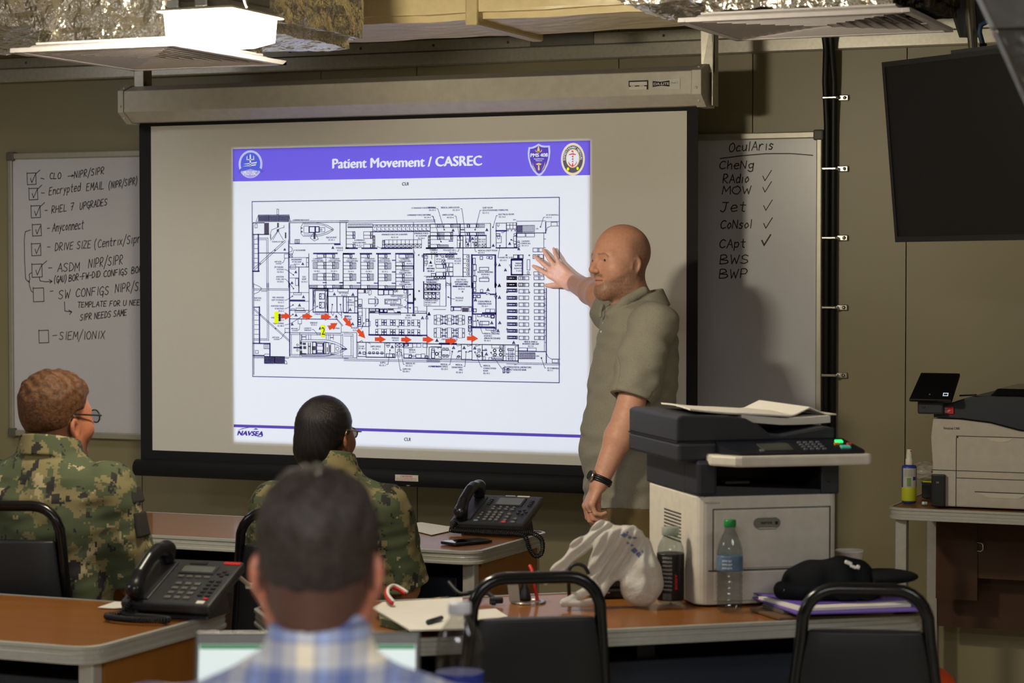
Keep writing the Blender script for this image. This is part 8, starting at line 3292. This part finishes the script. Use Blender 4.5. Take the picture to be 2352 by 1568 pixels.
mb = MB(); mb.cyl((.0065, -.0075, .184), (.008, -.0105, .184), .002, n=8); mb.build('nozzle', M_RED, pp)
wa = on_z(2126, 1150, .785); 
t = root('storage_box', 'small clear plastic box with dark contents between spray bottle and white printer', 'box', (wa.x, wa.y + .12, .786), 0)
mb = MB(); mb.box2((-.035, -.03, .0), (.045, .05, .052), bev=.003); mb.build('box_body', mat('smoky_box', (40, 42, 42), .15), t)
mb = MB(); mb.box2((-.037, -.032, .052), (.047, .052, .058), bev=.002); mb.build('lid', M_DARK, t)
mb = MB(); mb.box2((-.03, -.034, .058), (.04, .0, .062)); mb.build('lime_strip', mat('lime_label', (186, 190, 30), .45), t)
def wad(g):
    d = g.ell((.02, .0, .028), (.058, .045, .034)) + np.abs(waves(g, 15, .035)) * .014 - .006
    return smax(d, .0005 - g.z, .003)
t = root('clear_film_wad', 'crumpled clear plastic film on the small box beside the white printer', 'plastic film', (wa.x - .045, wa.y + .13, .849), 0)
soft('film', wad, (-.06, -.06, -.003), (.10, .06, .08), .003, mat('milky_film', (186, 180, 164), .25, alpha=.7), t)
t = root('glass_ball', 'clear glass ball beside the black card reader on the wall table', 'glass ball', (wa.x + .034, wa.y + .035, .786), 0)
mb = MB(); mb.ball((0, 0, .0215), .0215, 24, 16); mb.build('ball', mat('clear_glass', (235, 238, 236), .03, trans=1.0, var=0), t)
wb2 = on_z(2126, 1160, .785)
t = root('eye_drop_vial', 'tiny white and teal vial lying at the front of the wall table', 'vial', (wb2.x, wb2.y, .786), 0)
mb = MB(); mb.cyl((-.012, 0, .006), (.006, 0, .006), .0058, n=12); mb.build('vial_body', M_STICK, t)
mb = MB(); mb.cyl((-.004, 0, .006), (.002, 0, .006), .0061, n=12); mb.build('teal_band', mat('teal_print', (110, 190, 180), .4), t)

# ------------------------------------------------------------------ under and beside the desks
p = on_z(1990, 1900, .0)
ob_ = at(2150, 1560, 6.15)
t = root('orange_bag', 'bright orange bag standing on the floor behind the right empty chair', 'bag', (ob_.x, ob_.y, 0), YAW)
zt2 = at(2160, 1532, 6.15).z
def obag(g):
    return smin(g.box((0, 0, zt2 * .46), (.052, .09, zt2 * .455), .035), g.ell((0, 0, zt2 - .05), (.05, .085, .05)), .04) + waves(g, 9, .12) * .003
soft('bag_body', obag, (-.12, -.16, -.01), (.12, .16, zt2 + .05), .006, mat('orange_nylon', (214, 76, 34), .5), t)
mb = MB(); mb.tube(spline([(-.04, 0, zt2 - .02), (-.05, 0, zt2 + .012), (-.02, 0, zt2 + .02), (.0, 0, zt2 - .0)], 6), .007, 8); mb.build('strap', M_RUBBER, t)
pb_ = at(1470, 1530, 5.62)
mb = MB(); mb.box((pb_.x, pb_.y, .628), (.05, .09, .155), ang, bev=.004); o = mb.build('power_supply', M_BLACK); tag(o, 'black power supply with green indicator fixed under the angled desk', 'power supply')
lp_ = at(1455, 1523, 5.56)
mb = MB(); mb.ball(lp_, .0038, 10, 8); mb.build('indicator', mat('green_led', (150, 220, 20), .4, var=0, emit=(170, 230, 10), estr=2.5), o)
